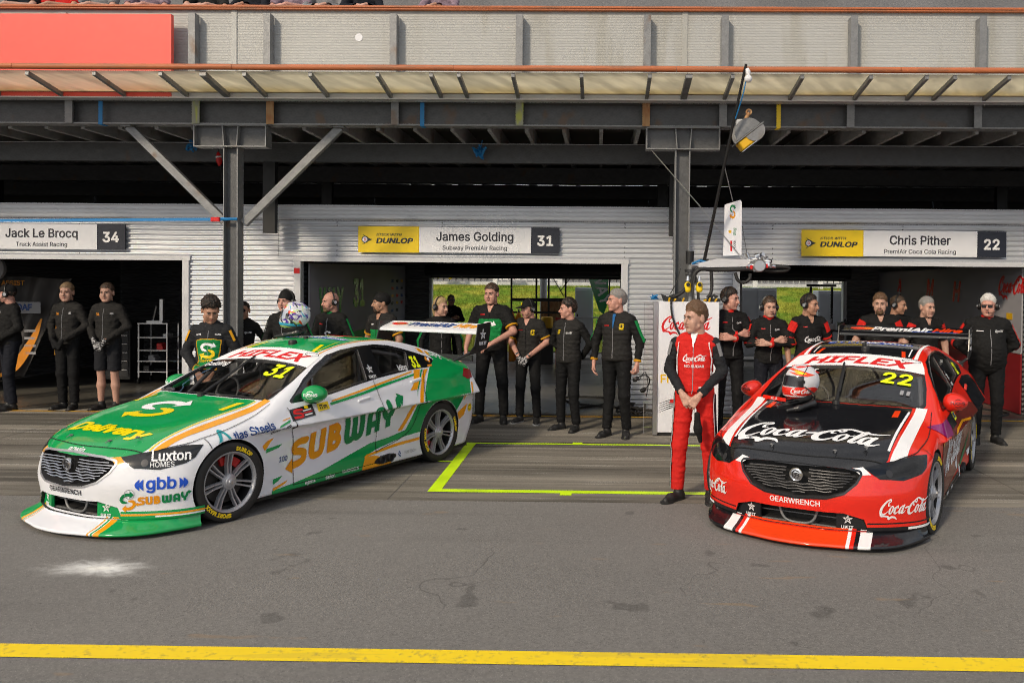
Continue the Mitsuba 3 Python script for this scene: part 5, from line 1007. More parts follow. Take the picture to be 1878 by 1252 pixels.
POSES = dict(
    clasp=dict(el=[AB([-.285, .03, 1.19]), AB([.285, .03, 1.19])], wr=[AB([-.085, -.185, 1.00]), AB([.075, -.195, .985])], hd=[AB([.55, -.18, -.80]), AB([-.62, -.10, -.75])], pn=[AB([.1, 1, -.1]), AB([-.1, 1, -.1])]),
    fold=dict(el=[AB([-.275, -.075, 1.19]), AB([.275, -.075, 1.19])], wr=[AB([.035, -.215, 1.235]), AB([-.045, -.245, 1.195])], hd=[AB([1, .10, .12]), AB([-1, .14, .12])], pn=[AB([.1, 1, 0]), AB([-.1, 1, 0])]),
    side=dict(el=[AB([-.285, .045, 1.18]), AB([.285, .045, 1.18])], wr=[AB([-.285, -.03, .925]), AB([.285, -.03, .925])], hd=[AB([0, -.12, -1]), AB([0, -.12, -1])], pn=[AB([1, .1, 0]), AB([-1, .1, 0])]),
    behind=dict(el=[AB([-.30, .10, 1.20]), AB([.30, .10, 1.20])], wr=[AB([-.10, .19, 1.0]), AB([.10, .19, .98])], hd=[AB([.8, .1, -.5]), AB([-.8, .1, -.5])], pn=[AB([0, -1, 0]), AB([0, -1, 0])]),
    lean=dict(el=[AB([-.26, -.22, 1.16]), AB([.26, -.22, 1.16])], wr=[AB([-.03, -.42, 1.15]), AB([.05, -.44, 1.16])], hd=[AB([.7, -.55, -.25]), AB([-.7, -.5, -.35])], pn=[AB([0, .4, -1]), AB([0, .4, -1])]))
NP = [0]
def person(label, X, Y, h, face=0., head=(0, 0), pose='clasp', top='c_black', bottom='c_pants', skin='s_fair', hair='short', hcol='h_brown', sleeves='long', hem=.93, bulk=1., belly=0., stance=.11, legs=None, hat=None, hset=False, glove=None, collar=None, sleeve_mat=None, stripe=None, cuff=None, quilt=False, beard=None, shades=None, prints=(), group=None, wr=None, res=.0125, suit=False, z0=0., waist=True, lower=True, pipe=None, yoke=None):
    NP[0] += 1; sd = NP[0]; s = h/1.80
    key = thing('person', label, 'person', group)
    to = T().translate([X, Y, z0]).rotate([0, 0, 1], face).scale(s)
    Pp = {k: [q.copy() for q in v] for k, v in POSES[pose].items()}
    if wr:
        for i, d in wr.items():
            for k, q in d.items():
                if k != 'grip': Pp[k][i] = AB(q, float)
    def put_(name, mesh, mat, parent=key, smooth=True, normals=None, lab=None): return put(name, mesh, mat, parent, smooth if normals is None else False, normals, lab, to)
    B = bulk; SH = [AB([-.176*(.6+.4*B), .018, 1.432]), AB([.176*(.6+.4*B), .018, 1.432])]; EL, WR = Pp['el'], Pp['wr']
    if pose != 'fold' and pose != 'lean':
        for i, sg in ((0, -1), (1, 1)): EL[i][0] += sg*.05*(B-1)*2
    # torso and sleeves
    bump = .005 if quilt else 0.
    def f_torso(x, y, z):
        d = smu(.07, ell(x, y, z, (0, .02, 1.32), (.176*B, .122*B, .19)), ell(x, y-0, z, (0, .01-belly*.5, 1.12), (.158*B+belly*.5, .116*B+belly, .22)), ell(x, y, z, (0, .018, .98), (.176*B, .134*B, .16)), cap(np.abs(x), y, z, AB([.03, .03, 1.485]), SH[1]*AB([.90, 1, 1]), .066, .060*B, 1.0))
        d = smu(.03, d, cap(x, y, z, (0, .03, 1.46), (0, .035, 1.52), .080, .064))
        if bump: d = d-bump*np.abs(np.sin(z*math.pi/.062))
        return smax(smax(d, hem-z, .008), z-1.535+.22*(.03-y), .006)
    def f_arm(i):
        S, E, W = SH[i], EL[i], WR[i]; q = E+(W-E)*.96 if sleeves == 'long' else S+(E-S)*.78; dq = unit(W-E) if sleeves == 'long' else unit(E-S)
        def f(x, y, z):
            if sleeves == 'long': d = smu(.03, cap(x, y, z, S, E, .064*B, .053*B), cap(x, y, z, E, W, .053*B, .039))
            else: d = cap(x, y, z, S, E, .069*B, .066*B)
            return smax(d, (x-q[0])*dq[0]+(y-q[1])*dq[1]+(z-q[2])*dq[2], .006)
        return f
    fa = [f_arm(0), f_arm(1)]
    sm = sleeve_mat or top; am = .020
    hi = (.50, .34, 1.58); lo = (-.50, -.40, hem-.04)
    if sm == top:
        fj = lambda x, y, z: smu(.030, f_torso(x, y, z), fa[0](x, y, z), fa[1](x, y, z))
        jk = soft(fj, lo, hi, res, am, 13, sd, (1, 1, 1.7)); jk_key = put_('jacket' if sleeves == 'long' else 'shirt', jk, top)
    else:
        jk = soft(f_torso, lo, hi, res, am*.8, 13, sd, (1, 1, 1.7)); jk_key = put_('vest' if quilt else 'suit_top' if suit else 'jacket', jk, top)
        for i in (0, 1):
            b0 = np.minimum(np.minimum(SH[i], EL[i]), WR[i])-.1; b1 = np.maximum(np.maximum(SH[i], EL[i]), WR[i])+.1
            put_('sleeve', soft(fa[i], b0, b1, res, am, 13, sd+i, (1, 1, 1.7)), sm, jk_key)
    fall = lambda x, y, z: smu(.030, f_torso(x, y, z), fa[0](x, y, z), fa[1](x, y, z))
    ct = 1.535 if sleeves == 'long' else 1.508
    put_('collar', lathe([(.066, 1.46), (.078, 1.475), (.072, ct), (.066, ct+.004), (.060, ct-.02), (.058, 1.46)], 24).apply_transform(np.array([[1, 0, 0, 0], [0, .32, 1, .030-.32*1.50], [0, 1, -.26, .008], [0, 0, 0, 1.]])), collar or top, jk_key, 40)
    if pose != 'lean': put_('zip', tube([(0, *(pull(fall, AB([[0, -.19*B-belly, z]]), 8, .05)[0, 1:]-[.002, 0])) for z in np.linspace(1.50, hem+.03, 12)], .0035, 4), 'm_greyprint' if sleeves == 'long' else 'c_black', jk_key, False)
    def ribbon(i, t0, t1, ang, w, mat, name='sleeve_stripe', off=.006):
        S, E, W = SH[i], EL[i], WR[i]; pts = [S+(E-S)*t*2 if t < .5 else E+(W-E)*(t*2-1) for t in np.linspace(t0, t1, 14)]
        ax = unit(E-S); out = unit(AB([(-1, 1)[i]*math.cos(ang), -math.sin(ang), 0]+ax*0)); sdv = unit(np.cross(ax, out)); G = []
        for p in pts: G += [p+out*.055+sdv*w*k for k in (-.5, -.17, .17, .5)]
        G = pull(fa[i], AB(G), 8, .03); G = G+unit(grad(fa[i], G))*off; n = len(pts); f = []
        for a in range(n-1):
            for b in range(3): c = a*4+b; f += [[c, c+1, c+5], [c, c+5, c+4]]
        f = AB(f); f = np.vstack([f, f[:, ::-1]]); put_(name, trimesh.Trimesh(G, f, process=False), mat, jk_key, False)
    if stripe:
        for i in (0, 1): ribbon(i, stripe[1], stripe[2], stripe[3], stripe[4], stripe[0], off=.010)
    if yoke:
        ym, yw = yoke if isinstance(yoke, tuple) else (yoke, .10)
        for i in (0, 1): ribbon(i, -.02, .22, .9, yw, ym, 'shoulder_panel', .010)
    for i in (0, 1):
        if cuff:
            S, E, W = SH[i], EL[i], WR[i]; a = S+(E-S)*.70 if sleeves != 'long' else E+(W-E)*.88; b = S+(E-S)*.785 if sleeves != 'long' else E+(W-E)*.97; r = .074*B if sleeves != 'long' else .046
            put_('cuff', tube([a, a+(b-a)*.1, b-(b-a)*.1, b], [r*.95, r, r, r*.95], 14), cuff, jk_key, 50)
    # skin: head, neck, hands, bare limbs
    yaw, pit = math.radians(head[0]), math.radians(head[1]); Rm = trimesh.transformations.rotation_matrix(yaw, [0, 0, 1])@trimesh.transformations.rotation_matrix(pit, [1, 0, 0])
    HM = trimesh.transformations.translation_matrix([0, -.008-.03*math.sin(max(pit, 0)), 1.660])@Rm@np.diag([1.07, 1.07, 1.07, 1.])
    H = lambda m: m.copy().apply_transform(HM)
    parts = [H(HEAD), tube([(0, .034, 1.42), (0, .026, 1.60)], [.060, .055], 14)]
    gl = []
    for i in (0, 1):
        if pose == 'behind' and i == 0: pass
        d = unit(Pp['hd'][i]); pn = Pp['pn'][i]; pn = unit(pn-d*(pn@d)); Z = -d; Xa = np.cross(pn, Z); Xa = Xa if i == 0 else -Xa
        m = HANDS[1 if pose in ('clasp', 'lean') or (wr and wr.get(i, {}).get('grip')) else 0].copy(); Mx = np.eye(4); Mx[:3, 0] = Xa; Mx[:3, 1] = pn; Mx[:3, 2] = Z; Mx[:3, 3] = WR[i]+d*.018
        sc = np.diag([1.08]*3+[1.]) if glove else np.eye(4); m.apply_transform(Mx@sc)
        if np.linalg.det(Mx[:3, :3]) < 0 and m.volume < 0: m.invert()
        (gl if glove else parts).append(m)
        if sleeves != 'long': parts.append(soft(lambda x, y, z, i=i: smu(.02, cap(x, y, z, SH[i]+(EL[i]-SH[i])*.5, EL[i], .050*B, .044), cap(x, y, z, EL[i], WR[i]+(WR[i]-EL[i])*.02, .046, .029)), np.minimum(np.minimum(SH[i], EL[i]), WR[i])-.07, np.maximum(np.maximum(SH[i], EL[i]), WR[i])+.07, .012))
    hips = [AB([-.092*(.5+.5*B), .015, .95]), AB([.092*(.5+.5*B), .015, .95])]
    rs = np.random.default_rng(sd*7); jx, jy, j2 = rs.uniform(-.012, .012), rs.uniform(-.03, .04), rs.uniform(-.03, .03)
    lg = legs or dict(kn=[AB([-stance+jx, -.005+jy, .52]), AB([stance+jx, -.005-jy, .52])], an=[AB([-stance-.012, .03+j2, .10]), AB([stance+.012, .03-j2, .10])], toe=[-14+jx*600, 14+jx*600])
    KN, AN = [AB(q, float) for q in lg['kn']], [AB(q, float) for q in lg['an']]
    if bottom == 'c_short' and lower: parts += [soft(lambda x, y, z, i=i: smu(.03, cap(x, y, z, KN[i]+[0, 0, .12], KN[i], .062, .052), cap(x, y, z, KN[i]-[0, -.012, .06], KN[i]*.6+AN[i]*.4+[0, .012, 0], .054, .056), cap(x, y, z, KN[i]*.6+AN[i]*.4, AN[i], .052, .036)), np.minimum(KN[i], AN[i])-.09, np.maximum(KN[i], AN[i])+[.09, .09, .14], .012) for i in (0, 1)]
    core = [tube([(0, .03, 1.0), (0, .03, 1.5)], [.05, .05], 8)]+[tube([(0, .03, 1.42), SH[i]*.9+AB([0, 0, 1.432])*.1, EL[i], WR[i]+unit(Pp['hd'][i])*(.03 if not glove else -.03)], [.03, .028, .026, .022], 8) for i in (0, 1)]
    if bottom == 'c_short' and lower: core += [tube([(0, .03, 1.03), hips[i], KN[i]+[0, 0, .06]], [.04, .05, .04], 8) for i in (0, 1)]
    for m in core+parts:
        if m.volume < 0: m.invert()
    bm = m3.Manifold.batch_boolean([mani(m) for m in core+parts], m3.OpType.Add)
    body = put_('body', unmani(bm) if bm.num_tri() > 100 else cat(core+parts), skin)
    if gl:
        for m in gl: put_('glove', m, glove)
    for nm, m, mt in (('eye', EYES[0], 'm_eye'), ('eye', EYES[1], 'm_eye'), ('iris', IRIS[0], 'm_iris'), ('iris', IRIS[1], 'm_iris'), ('lips', LIPS, 'm_lip')): put_(nm, H(m), mt, body)
    if not shades: put_('eyebrows', H(BROW), 'h_dark' if hcol in ('h_brown', 'h_dark', 'h_grey') else 'h_brown', body)
    hm = HAIR.get(hair)
    def hairput(m, fac):
        sk, hc = np.array(SKC[skin])*.8, np.array(HCOL[hcol]); f = fac[:, None]; col = sk*(1-np.clip(f, 0, 1))+hc*f; k = num(key+'__hair')
        s = mikit.ply(H(m), 'm_hair', smooth=True, color=np.clip(col, 0, 1)); s['to_world'] = to; scene[k] = s
    if hm is not None: hairput(hm, HC[id(hm)])
    if hair == 'tail': hairput(HAIR['short'], HC[id(HAIR['short'])]); put_('ponytail', H(cat([tube(spline([(0, .10, .03), (.01, .135, -.02), (.02, .13, -.10), (.03, .10, -.17)], 5), [.03, .034, .036, .036, .036, .034, .034, .032, .03, .028, .026, .022, .02, .018, .012, .008], 10)])), hcol)
    if hair == 'bun': hairput(HAIR['crop'], HC[id(HAIR['crop'])]); put_('bun', H(cat([trimesh.creation.icosphere(2, .035).apply_translation([0, .118, .03])])), hcol)
    if hat == 'beanie': put_('beanie', H(BEANIE), 'c_black')
    if hat == 'cap': hk = put_('cap', H(CAPM), 'c_black'); put_('cap_badge', H(orient(ext(text2('S', .03, True), .003), (0, -.094, .085), (1, 0, 0), (0, .35, .94))), 'm_yellow', hk, False)
    if beard: put_('beard', H(BEARD), beard)
    if shades: put_('sunglasses', H(ROUNDS if shades == 'round' else SHADES), 'm_shades', smooth=False)
    if hset:
        hs = put_('headset', H(HSET), 'm_headset', smooth=50); put_('microphone', H(HMIC), 'm_headset', hs); [put_('ear_disc', H(q), 'm_silver', hs, False) for q in HDISC]
    # trousers, shoes
    if lower:
        low = .10 if bottom != 'c_short' else .56
        def f_trs(x, y, z):
            d = smu(.05, ell(x, y, z, (0, .022, .985), (.158*B, .118*B+belly*.4, .12)), cap(x, y, z, (-.05, .02, 1.02), (.05, .02, 1.02), .12*B, .12*B, 1.15))
            for i in (0, 1):
                k, a = KN[i], AN[i]; w = 1.0 if bottom != 'c_short' else 1.22
                e = smu(.03, cap(x, y, z, hips[i], k, .097*(.4+.6*B), .071*w), cap(x, y, z, k, a, .070, .060)); d = smin(d, e, .028)
            return smax(smax(d, z-1.08, .01), low-z, .01)
        tk = put_('trousers' if bottom != 'c_short' else 'shorts', soft(f_trs, (-.32, -.26, low-.03), (.32, .28, 1.12), res, .014, 11, sd+40, (1, 1, 1.8)), bottom)
        if suit:
            for i, sg in ((0, -1), (1, 1)):
                pts = [hips[i]+[sg*.03, 0, .03]]+[hips[i]+(KN[i]-hips[i])*t for t in np.linspace(.2, 1, 7)]+[KN[i]+(AN[i]-KN[i])*t for t in np.linspace(.15, .95, 7)]
                for wd, off, mt, a in ((.075, .009, 'c_suitblack', .12), (.007, .011, 'c_white', .62)):
                    G = []
                    for p in pts:
                        o = AB([sg*math.cos(a), -math.sin(a), 0]); t_ = AB([math.sin(a)*sg, math.cos(a), 0]); G += [p+o*.07+t_*wd*k for k in (-.5, 0, .5)]
                    G = pull(f_trs, AB(G), 8, .03); G = G+unit(grad(f_trs, G))*off; f = []
                    for r in range(len(pts)-1):
                        for b in range(2): c = r*3+b; f += [[c, c+1, c+4], [c, c+4, c+3]]
                    f = AB(f); put_('side_stripe', trimesh.Trimesh(G, np.vstack([f, f[:, ::-1]]), process=False), mt, tk, False)
        for i in (0, 1):
            Mx = trimesh.transformations.translation_matrix([AN[i][0], AN[i][1]-.03, AN[i][2]-.10])@trimesh.transformations.rotation_matrix(math.radians(lg['toe'][i]), [0, 0, 1])
            sk = put_('shoe', SHOE.copy().apply_transform(Mx), 'm_shoe'); put_('sole', SOLE.copy().apply_transform(Mx), 'm_sole' if sd % 4 == 0 else 'm_rubber', sk, False)
    # prints on the chest
    if sleeves == 'short': prints = list(prints)+[(Polygon([(-.042, 1.515), (.042, 1.515), (.012, 1.43), (-.012, 1.43)]), 0, 0, skin)]
    if prints:
        rj = Ray(jk)
        for ip, (g, x, z, mt) in enumerate(prints):
            q = drape(rj, aff.translate(g, x, z), (0, 0, 0), (1, 0, 0), (0, 0, 1), off=.0045+.0016*ip, edge=.014, start=.8)
            if q: put_('print', q[0], mt, jk_key, False, q[1])
    return key
SMK = lambda k: (aff.scale(S_UP, k, k, origin=(0, 0)), aff.scale(S_LO, k, k, origin=(0, 0)))
def dash_(w, h=.012): return sbox(-w/2, -h/2, w/2, h/2)
TXT = lambda t, h, **k: text2(t, h, True, **k)
def s_badge(x, z, k=.05): a, b = SMK(k); return [(a, x, z, 'm_yellow'), (b, x, z, 'm_yellow'), (dash_(k*.9, .006), x, z-k*.75, 'm_yellow')]
coke = lambda w: aff.scale(SCRIPT, w/(SCRIPT.bounds[2]-SCRIPT.bounds[0]), .38*w/(SCRIPT.bounds[3]-SCRIPT.bounds[1]), origin=(0, 0))
crew = [(dash_(.075), -.09, 1.375, 'm_whiteprint')]
G1 = 'crew members standing in front of the garages'
# left garage crew
person('man in cap and headset looking left, at the far left edge beside the dark garage', -8.85, 13.3, 1.88, -38, (-42, 4), 'clasp', 'c_black', 'c_navy', 's_pink', 'crop', 'h_dark', hat='cap', hset=True, beard='h_dark', bulk=1.08, prints=[(TXT('DE', .03, shear=.2), -.08, 1.37, 'm_whiteprint')], group=G1)
person('young man with short fair hair in black jacket, black gloves and long trousers', -8.02, 13.4, 1.91, -8, (16, 2), 'clasp', 'c_charcoal', 'c_pants', 's_fair', 'short', 'h_fair', bulk=.98, glove='c_pants', prints=[(TXT('TA', .035), -.09, 1.36, 'm_orange'), (dash_(.03, .03), .10, 1.37, 'm_greyprint')], group=G1, stance=.09)
person('man in black shorts and patterned gloves beside the left garage', -7.40, 13.38, 1.91, -4, (10, 3), 'clasp', 'c_charcoal', 'c_short', 's_fair', 'short', 'h_brown', glove='m_glove', bulk=1.0, prints=[(TXT('TA', .035), -.09, 1.36, 'm_orange'), (aff.scale(Point(0, 0).buffer(1), .022, .014), .11, 1.37, 'm_greyprint')], group=G1)
# green car driver and crew
a, b = SMK(.15)
bib = Polygon([(-.125, 1.33), (-.06, 1.345), (.06, 1.345), (.125, 1.33), (.115, 1.22), (.095, 1.12), (.12, 1.03), (-.12, 1.03), (-.095, 1.12), (-.115, 1.22)])
person('young driver in black and green race suit looking down behind the green car', -4.27, 9.80, 1.79, 4, (28, 24), 'clasp', 'c_suitblack', 'c_suitblack', 's_tan', 'curly', 'h_dark', suit=False, prints=[(bib.buffer(.010), 0, 0, 'c_amber'), (bib, 0, 0, 'c_green'), (a, 0, 1.225, 'm_whiteprint'), (b, 0, 1.225, 'm_yellow'), (TXT('Delivery', .03, shear=.2), 0, 1.12, 'm_yellow'), (TXT('coke', .018), .10, 1.40, 'm_whiteprint'), (dash_(.06), -.10, 1.40, 'm_whiteprint')], group='race drivers', yoke=('c_amber', .022), res=.0115)
person('woman in round sunglasses and black jacket beside the braced steel column', -4.91, 12.3, 1.69, 2, (6, 0), 'behind', 'c_black', 'c_pants', 's_tan', 'bun', 'h_dark', bulk=.86, shades='round', prints=s_badge(-.10, 1.33, .05)+[(coke(.09), .09, 1.34, 'm_whiteprint')], group=G1)
person('man in black beanie and headset with green collar, behind the helmet on the car roof', -4.07, 11.6, 1.85, -10, (-4, 2), 'side', 'c_black', 'c_pants', 's_pink', 'crop', 'h_dark', hat='beanie', hset=True, collar='c_green', stripe=('c_green', .02, .7, .1, .02), bulk=1.05, group=G1)
a, b = SMK(.085)
person('bald man in headset and green collared black hoodie, behind the green car', -3.70, 12.3, 1.83, -18, (-30, 4), 'side', 'c_black', 'c_pants', 's_pink', None, 'h_fair', hset=True, collar='c_green', stripe=('c_green', .0, .8, .2, .022), beard='h_fair', prints=[(a, .02, 1.22, 'm_whiteprint'), (b, .02, 1.22, 'm_yellow'), (dash_(.07), -.10, 1.36, 'm_red')], group=G1)
bib2 = Polygon([(-.13, 1.30), (.13, 1.30), (.15, 1.24), (.12, 1.05), (-.12, 1.05), (-.15, 1.24)])
person('bearded man in black beanie looking left, behind the green car wing', -3.0, 12.3, 1.82, -30, (-34, 2), 'side', 'c_charcoal', 'c_pants', 's_tan', 'crop', 'h_brown', hat='beanie', beard='h_brown', sleeves='short', cuff='c_amber', prints=[(bib2, 0, 0, 'c_green'), (dash_(.07), -.09, 1.37, 'm_whiteprint')], group=G1)
person('blonde woman with ponytail and headset smiling to the right, behind the rear wing', -2.22, 12.5, 1.76, 20, (34, 4), 'side', 'c_black', 'c_pants', 's_fair', 'tail', 'h_blond', hset=True, bulk=.9, collar='c_black', stripe=('c_green', -.02, .8, .6, .035), prints=s_badge(.08, 1.33, .04)+[(dash_(.05), -.06, 1.36, 'm_red')], group=G1)
person('man in dark suit with folded arms far back at the rear garage door', -3.32, 20.0, 1.66, 8, (10, 0), 'fold', 'c_black', 'c_pants', 's_pink', 'crop', 'h_grey', shades='flat', group=G1)
a, b = SMK(.16)
person('tall smiling grey haired man in green chested shirt holding the rear wing', -1.52, 12.6, 1.96, -10, (-8, 4), 'side', 'c_black', 'c_pants', 's_pink', 'short', 'h_brown', sleeves='short', cuff='c_amber', bulk=1.12, belly=.015, prints=[(bib2.buffer(.012), 0, .03, 'c_green'), (a, .0, 1.22, 'm_whiteprint'), (dash_(.07), -.09, 1.40, 'm_red')], group=G1, wr={0: dict(wr=[-.30, -.12, .98]), 1: dict(el=[.30, -.06, 1.19], wr=[.10, -.28, 1.05], hd=[-.7, -.4, -.4], pn=[0, .5, -1])}, stance=.15)
person('man in black cap, vest and patterned gloves beside the tall smiling man', -1.0, 12.56, 1.74, -16, (-34, 8), 'clasp', 'c_charcoal', 'c_pants', 's_pink', 'crop', 'h_dark', hat='cap', hset=True, sleeves='short', cuff='c_amber', glove='m_glove', quilt=True, prints=s_badge(.10, 1.33, .05)+[(dash_(.07), -.08, 1.36, 'm_red')], group=G1, stance=.13)
person('dark haired man in quilted vest with hands behind back, looking left', -.42, 12.0, 1.76, -28, (-46, 0), 'behind', 'c_charcoal', 'c_pants', 's_pink', 'quiff', 'h_dark', quilt=True, sleeve_mat='c_black', prints=s_badge(-.09, 1.36, .04)+[(coke(.08), .07, 1.34, 'm_whiteprint')], group=G1, stance=.12)
person('grey haired man in quilted vest with green sleeve stripes holding a headset', .22, 11.55, 1.90, -24, (-44, -2), 'side', 'c_charcoal', 'c_pants', 's_pink', 'full', 'h_grey', quilt=True, sleeve_mat='c_black', stripe=('c_green', .02, .52, .4, .035), cuff='c_amber', collar='c_black', bulk=1.06, prints=s_badge(.10, 1.36, .05)+[(dash_(.07), -.09, 1.36, 'm_red'), (Polygon([(-.02, 1.50), (.02, 1.50), (.004, 1.33), (-.004, 1.33)]), 0, 0, 'c_blue')], group=G1, wr={1: dict(grip=[1, 0, 0])})
# red driver
person('driver in red race suit with black sleeves, beside the red car', .88, 8.26, 1.82, -16, (-40, 2), 'clasp', 'c_red', 'c_red', 's_fair', 'quiff', 'h_red', suit=True, sleeve_mat='c_suitblack', collar='c_white', bulk=.95, hem=1.0, prints=[(coke(.21), .01, 1.30, 'm_whiteprint'), (TXT('NO SUGAR', .022, sx=1.1), .01, 1.235, 'm_whiteprint'), (dash_(.05, .014), -.10, 1.04, 'm_whiteprint'), (dash_(.07, .014), .09, 1.04, 'm_whiteprint'), (LineString([(-.135, 1.44), (-.15, 1.30), (-.14, 1.1)]).buffer(.004), 0, 0, 'm_whiteprint'), (LineString([(.135, 1.44), (.15, 1.30), (.14, 1.1)]).buffer(.004), 0, 0, 'm_whiteprint'), (Polygon([(-.035, 1.535), (.035, 1.535), (.0, 1.40)]), 0, 0, 'm_whiteprint')], group='race drivers', yoke=('c_grey', .030), res=.0105, wr={0: dict(el=[-.245, .035, 1.19]), 1: dict(el=[.25, .03, 1.19])}, stance=.12, legs=dict(kn=[[-.13, -.02, .52], [.13, .03, .52]], an=[[-.15, -.01, .10], [.15, .06, .10]], toe=[-26, 10]))
# red car crew
RS = ('c_red', .0, .62, .35, .05)
person('dark haired man in headset with folded arms and red sleeve stripes, beside the white cabinet', 1.72, 11.9, 1.93, 14, (38, 4), 'fold', 'c_black', 'c_pants', 's_pink', 'full', 'h_dark', hset=True, stripe=RS, collar='c_red', cuff='c_red', prints=[(coke(.07), .09, 1.37, 'm_whiteprint'), (dash_(.05), -.09, 1.38, 'm_red')], group=G1)
person('young man in headset facing forward with folded arms, second from the white cabinet', 2.24, 11.9, 1.82, 2, (4, 6), 'fold', 'c_black', 'c_navy', 's_fair', 'short', 'h_brown', hset=True, stripe=RS, collar='c_red', cuff='c_red', prints=[(coke(.07), .09, 1.37, 'm_whiteprint'), (dash_(.05), -.09, 1.38, 'm_red')], group=G1, bulk=1.02)
person('man in headset with white script on black shirt and red sleeves, behind the red car', 2.77, 11.9, 1.86, 12, (36, 4), 'side', 'c_black', 'c_pants', 's_tan', 'short', 'h_dark', hset=True, sleeves='short', cuff='c_red', yoke='c_red', beard=None, prints=[(coke(.24), .02, 1.22, 'm_whiteprint'), (dash_(.05), -.09, 1.38, 'm_red')], group=G1)
person('red bearded man in black polo with red shoulders, left one behind the red car wing', 3.79, 12.2, 1.87, -8, (-12, 4), 'side', 'c_black', 'c_pants', 's_fair', 'full', 'h_red', beard='h_red', sleeves='short', yoke='c_red', bulk=1.08, prints=[(dash_(.06), -.08, 1.36, 'm_red'), (dash_(.03, .008), 0, 1.46, 'm_whiteprint')], group=G1)
person('man in headset and black shirt with white ring print, behind the red car', 4.26, 12.9, 1.84, 16, (34, 8), 'side', 'c_black', 'c_pants', 's_tan', 'crop', 'h_brown', hset=True, prints=[(Point(0, 0).buffer(.055).difference(Point(0, 0).buffer(.045)), .06, 1.26, 'm_whiteprint'), (TXT('D', .03), .05, 1.26, 'm_whiteprint')], group=G1)
person('grey haired man in black polo with red shoulders behind the red car', 4.40, 12.15, 1.83, 8, (12, 6), 'side', 'c_black', 'c_pants', 's_fair', 'short', 'h_grey', sleeves='short', yoke='c_red', prints=[(dash_(.05), -.09, 1.38, 'm_whiteprint')], group=G1)
person('white haired man in dark sunglasses and headset at the far right', 4.90, 11.4, 1.88, -10, (-20, 2), 'behind', 'c_black', 'c_pants', 's_pink', 'full', 'h_white', hset=True, shades='flat', bulk=1.2, belly=.05, hem=.84, collar='c_red', stripe=('c_red', .0, .62, .15, .04), prints=[(dash_(.08), -.11, 1.36, 'm_whiteprint'), (coke(.10), .10, 1.36, 'm_whiteprint')], group=G1)
# ------------------------------------------------------------------ helmets
def helmet(label, to, shellmat, decor, lower, vmat='m_shades'):
    k = thing('crash_helmet', label, 'helmet', 'driver helmets')
    def P(n, m, mt, sm=40, par=k, normals=None): return put(n, m, mt, par, False if normals is not None else sm, normals, to=to)
    def f(x, y, z):
        d = smu(.04, ell(x, y, z, (-.005, 0, .245), (.142, .118, .132)), ell(x, y, z, (.055, 0, .165), (.098, .098, .075)))
        d = smax(d, .115-z-.25*np.clip(x, -.1, .2), .012)
        return d
    v, t = nets(f, (-.2, -.17, .05), (.2, .17, .42), .0085); v = pull(f, v); n = unit(grad(f, v)); m = trimesh.Trimesh(v, t, process=False); R = Ray(m); nf = lambda p: unit(grad(f, p))
    P('shell', (v, t), shellmat, normals=n)
    FRV = ((0, 0, .24), (0, 1, 0), (0, 0, 1)); LV = ((0, 0, .24), (-1, 0, 0), (0, 0, 1)); RV = ((0, 0, .24), (1, 0, 0), (0, 0, 1)); TV = ((0, 0, .24), (0, 1, 0), (-1, 0, 0))
    def Dc(g, V, mt, ly=0, name='decoration'):
        q = drape(R, g, V[0], V[1], V[2], off=.0016+.001*ly, edge=.012, start=.6, nf=nf, cosmin=.25)
        if q: P(name, q[0], mt, normals=q[1])
    a45 = lambda s: ((0, 0, .24), (-math.sin(s), math.cos(s), 0), (0, 0, 1))
    for g, V, mt, ly in decor(LV, RV, FRV, TV, a45): Dc(g, V, mt, ly)
    for s in (-.75, 0, .75): Dc(sbox(-.075, -.038, .075, .045) if s == 0 else sbox(-.062, -.038, .062, .045), a45(s), vmat, 7, 'visor')
    P('visor_pivot', cat([trimesh.creation.cylinder(.016, .012, sections=16, transform=trimesh.transformations.rotation_matrix(math.pi/2, [1, 0, 0])).apply_translation([.035, s*.116, .245]) for s in (-1, 1)]), 'm_black')
    P('top_duct', cat([trimesh.creation.icosphere(2, 1.).apply_transform(np.diag([.05, .018, .012, 1.])).apply_translation([.02, s*.045, .356]) for s in (-1, 1)]), lower, 40); P('spoiler', tube(spline([(-.09, -.06, .325), (-.125, -.04, .315), (-.135, 0, .312), (-.125, .04, .315), (-.09, .06, .325)], 4), [.007]*17, 6), lower)
    P('padding', lathe([(.001, .0), (.085, .0), (.092, .02), (.088, .05)], 24).apply_transform(np.array([[1, 0, 0, .0], [0, 0, .9, 0], [0, 1, 0, .09], [0, 0, 0, 1.]])), 'm_black')
    def fh(x, y, z):
        ay = np.abs(y); return smu(.03, cap(x, ay, z, (-.10, .0, .10), (-.07, .09, .075), .022, .020), cap(x, ay, z, (-.07, .09, .075), (.06, .115, .035), .022, .02), cap(x, ay, z, (.06, .115, .035), (.15, .10, .012), .018, .012))
    P('neck_restraint', soft(fh, (-.16, -.16, -.02), (.2, .16, .15), .008), 'm_carbon', True)
    for s in (-1, 1): P('tether', tube(spline([(-.10, s*.05, .10), (-.06, s*.12, .15), (.02, s*.117, .205)], 5), .006, 5), 'm_rubber')
    return k
def rand_strokes(seed, n, mats, R=.10):
    r = np.random.default_rng(seed); out = []
    for i in range(n):
        p = r.uniform(-R, R, 2); d = r.uniform(-.05, .05, (3, 2)); out.append((stroke([p, p+d[0], p+d[0]+d[1]], [.004, r.uniform(.010, .022), .003], 5), mats[i % len(mats)], i % 4))
    return out
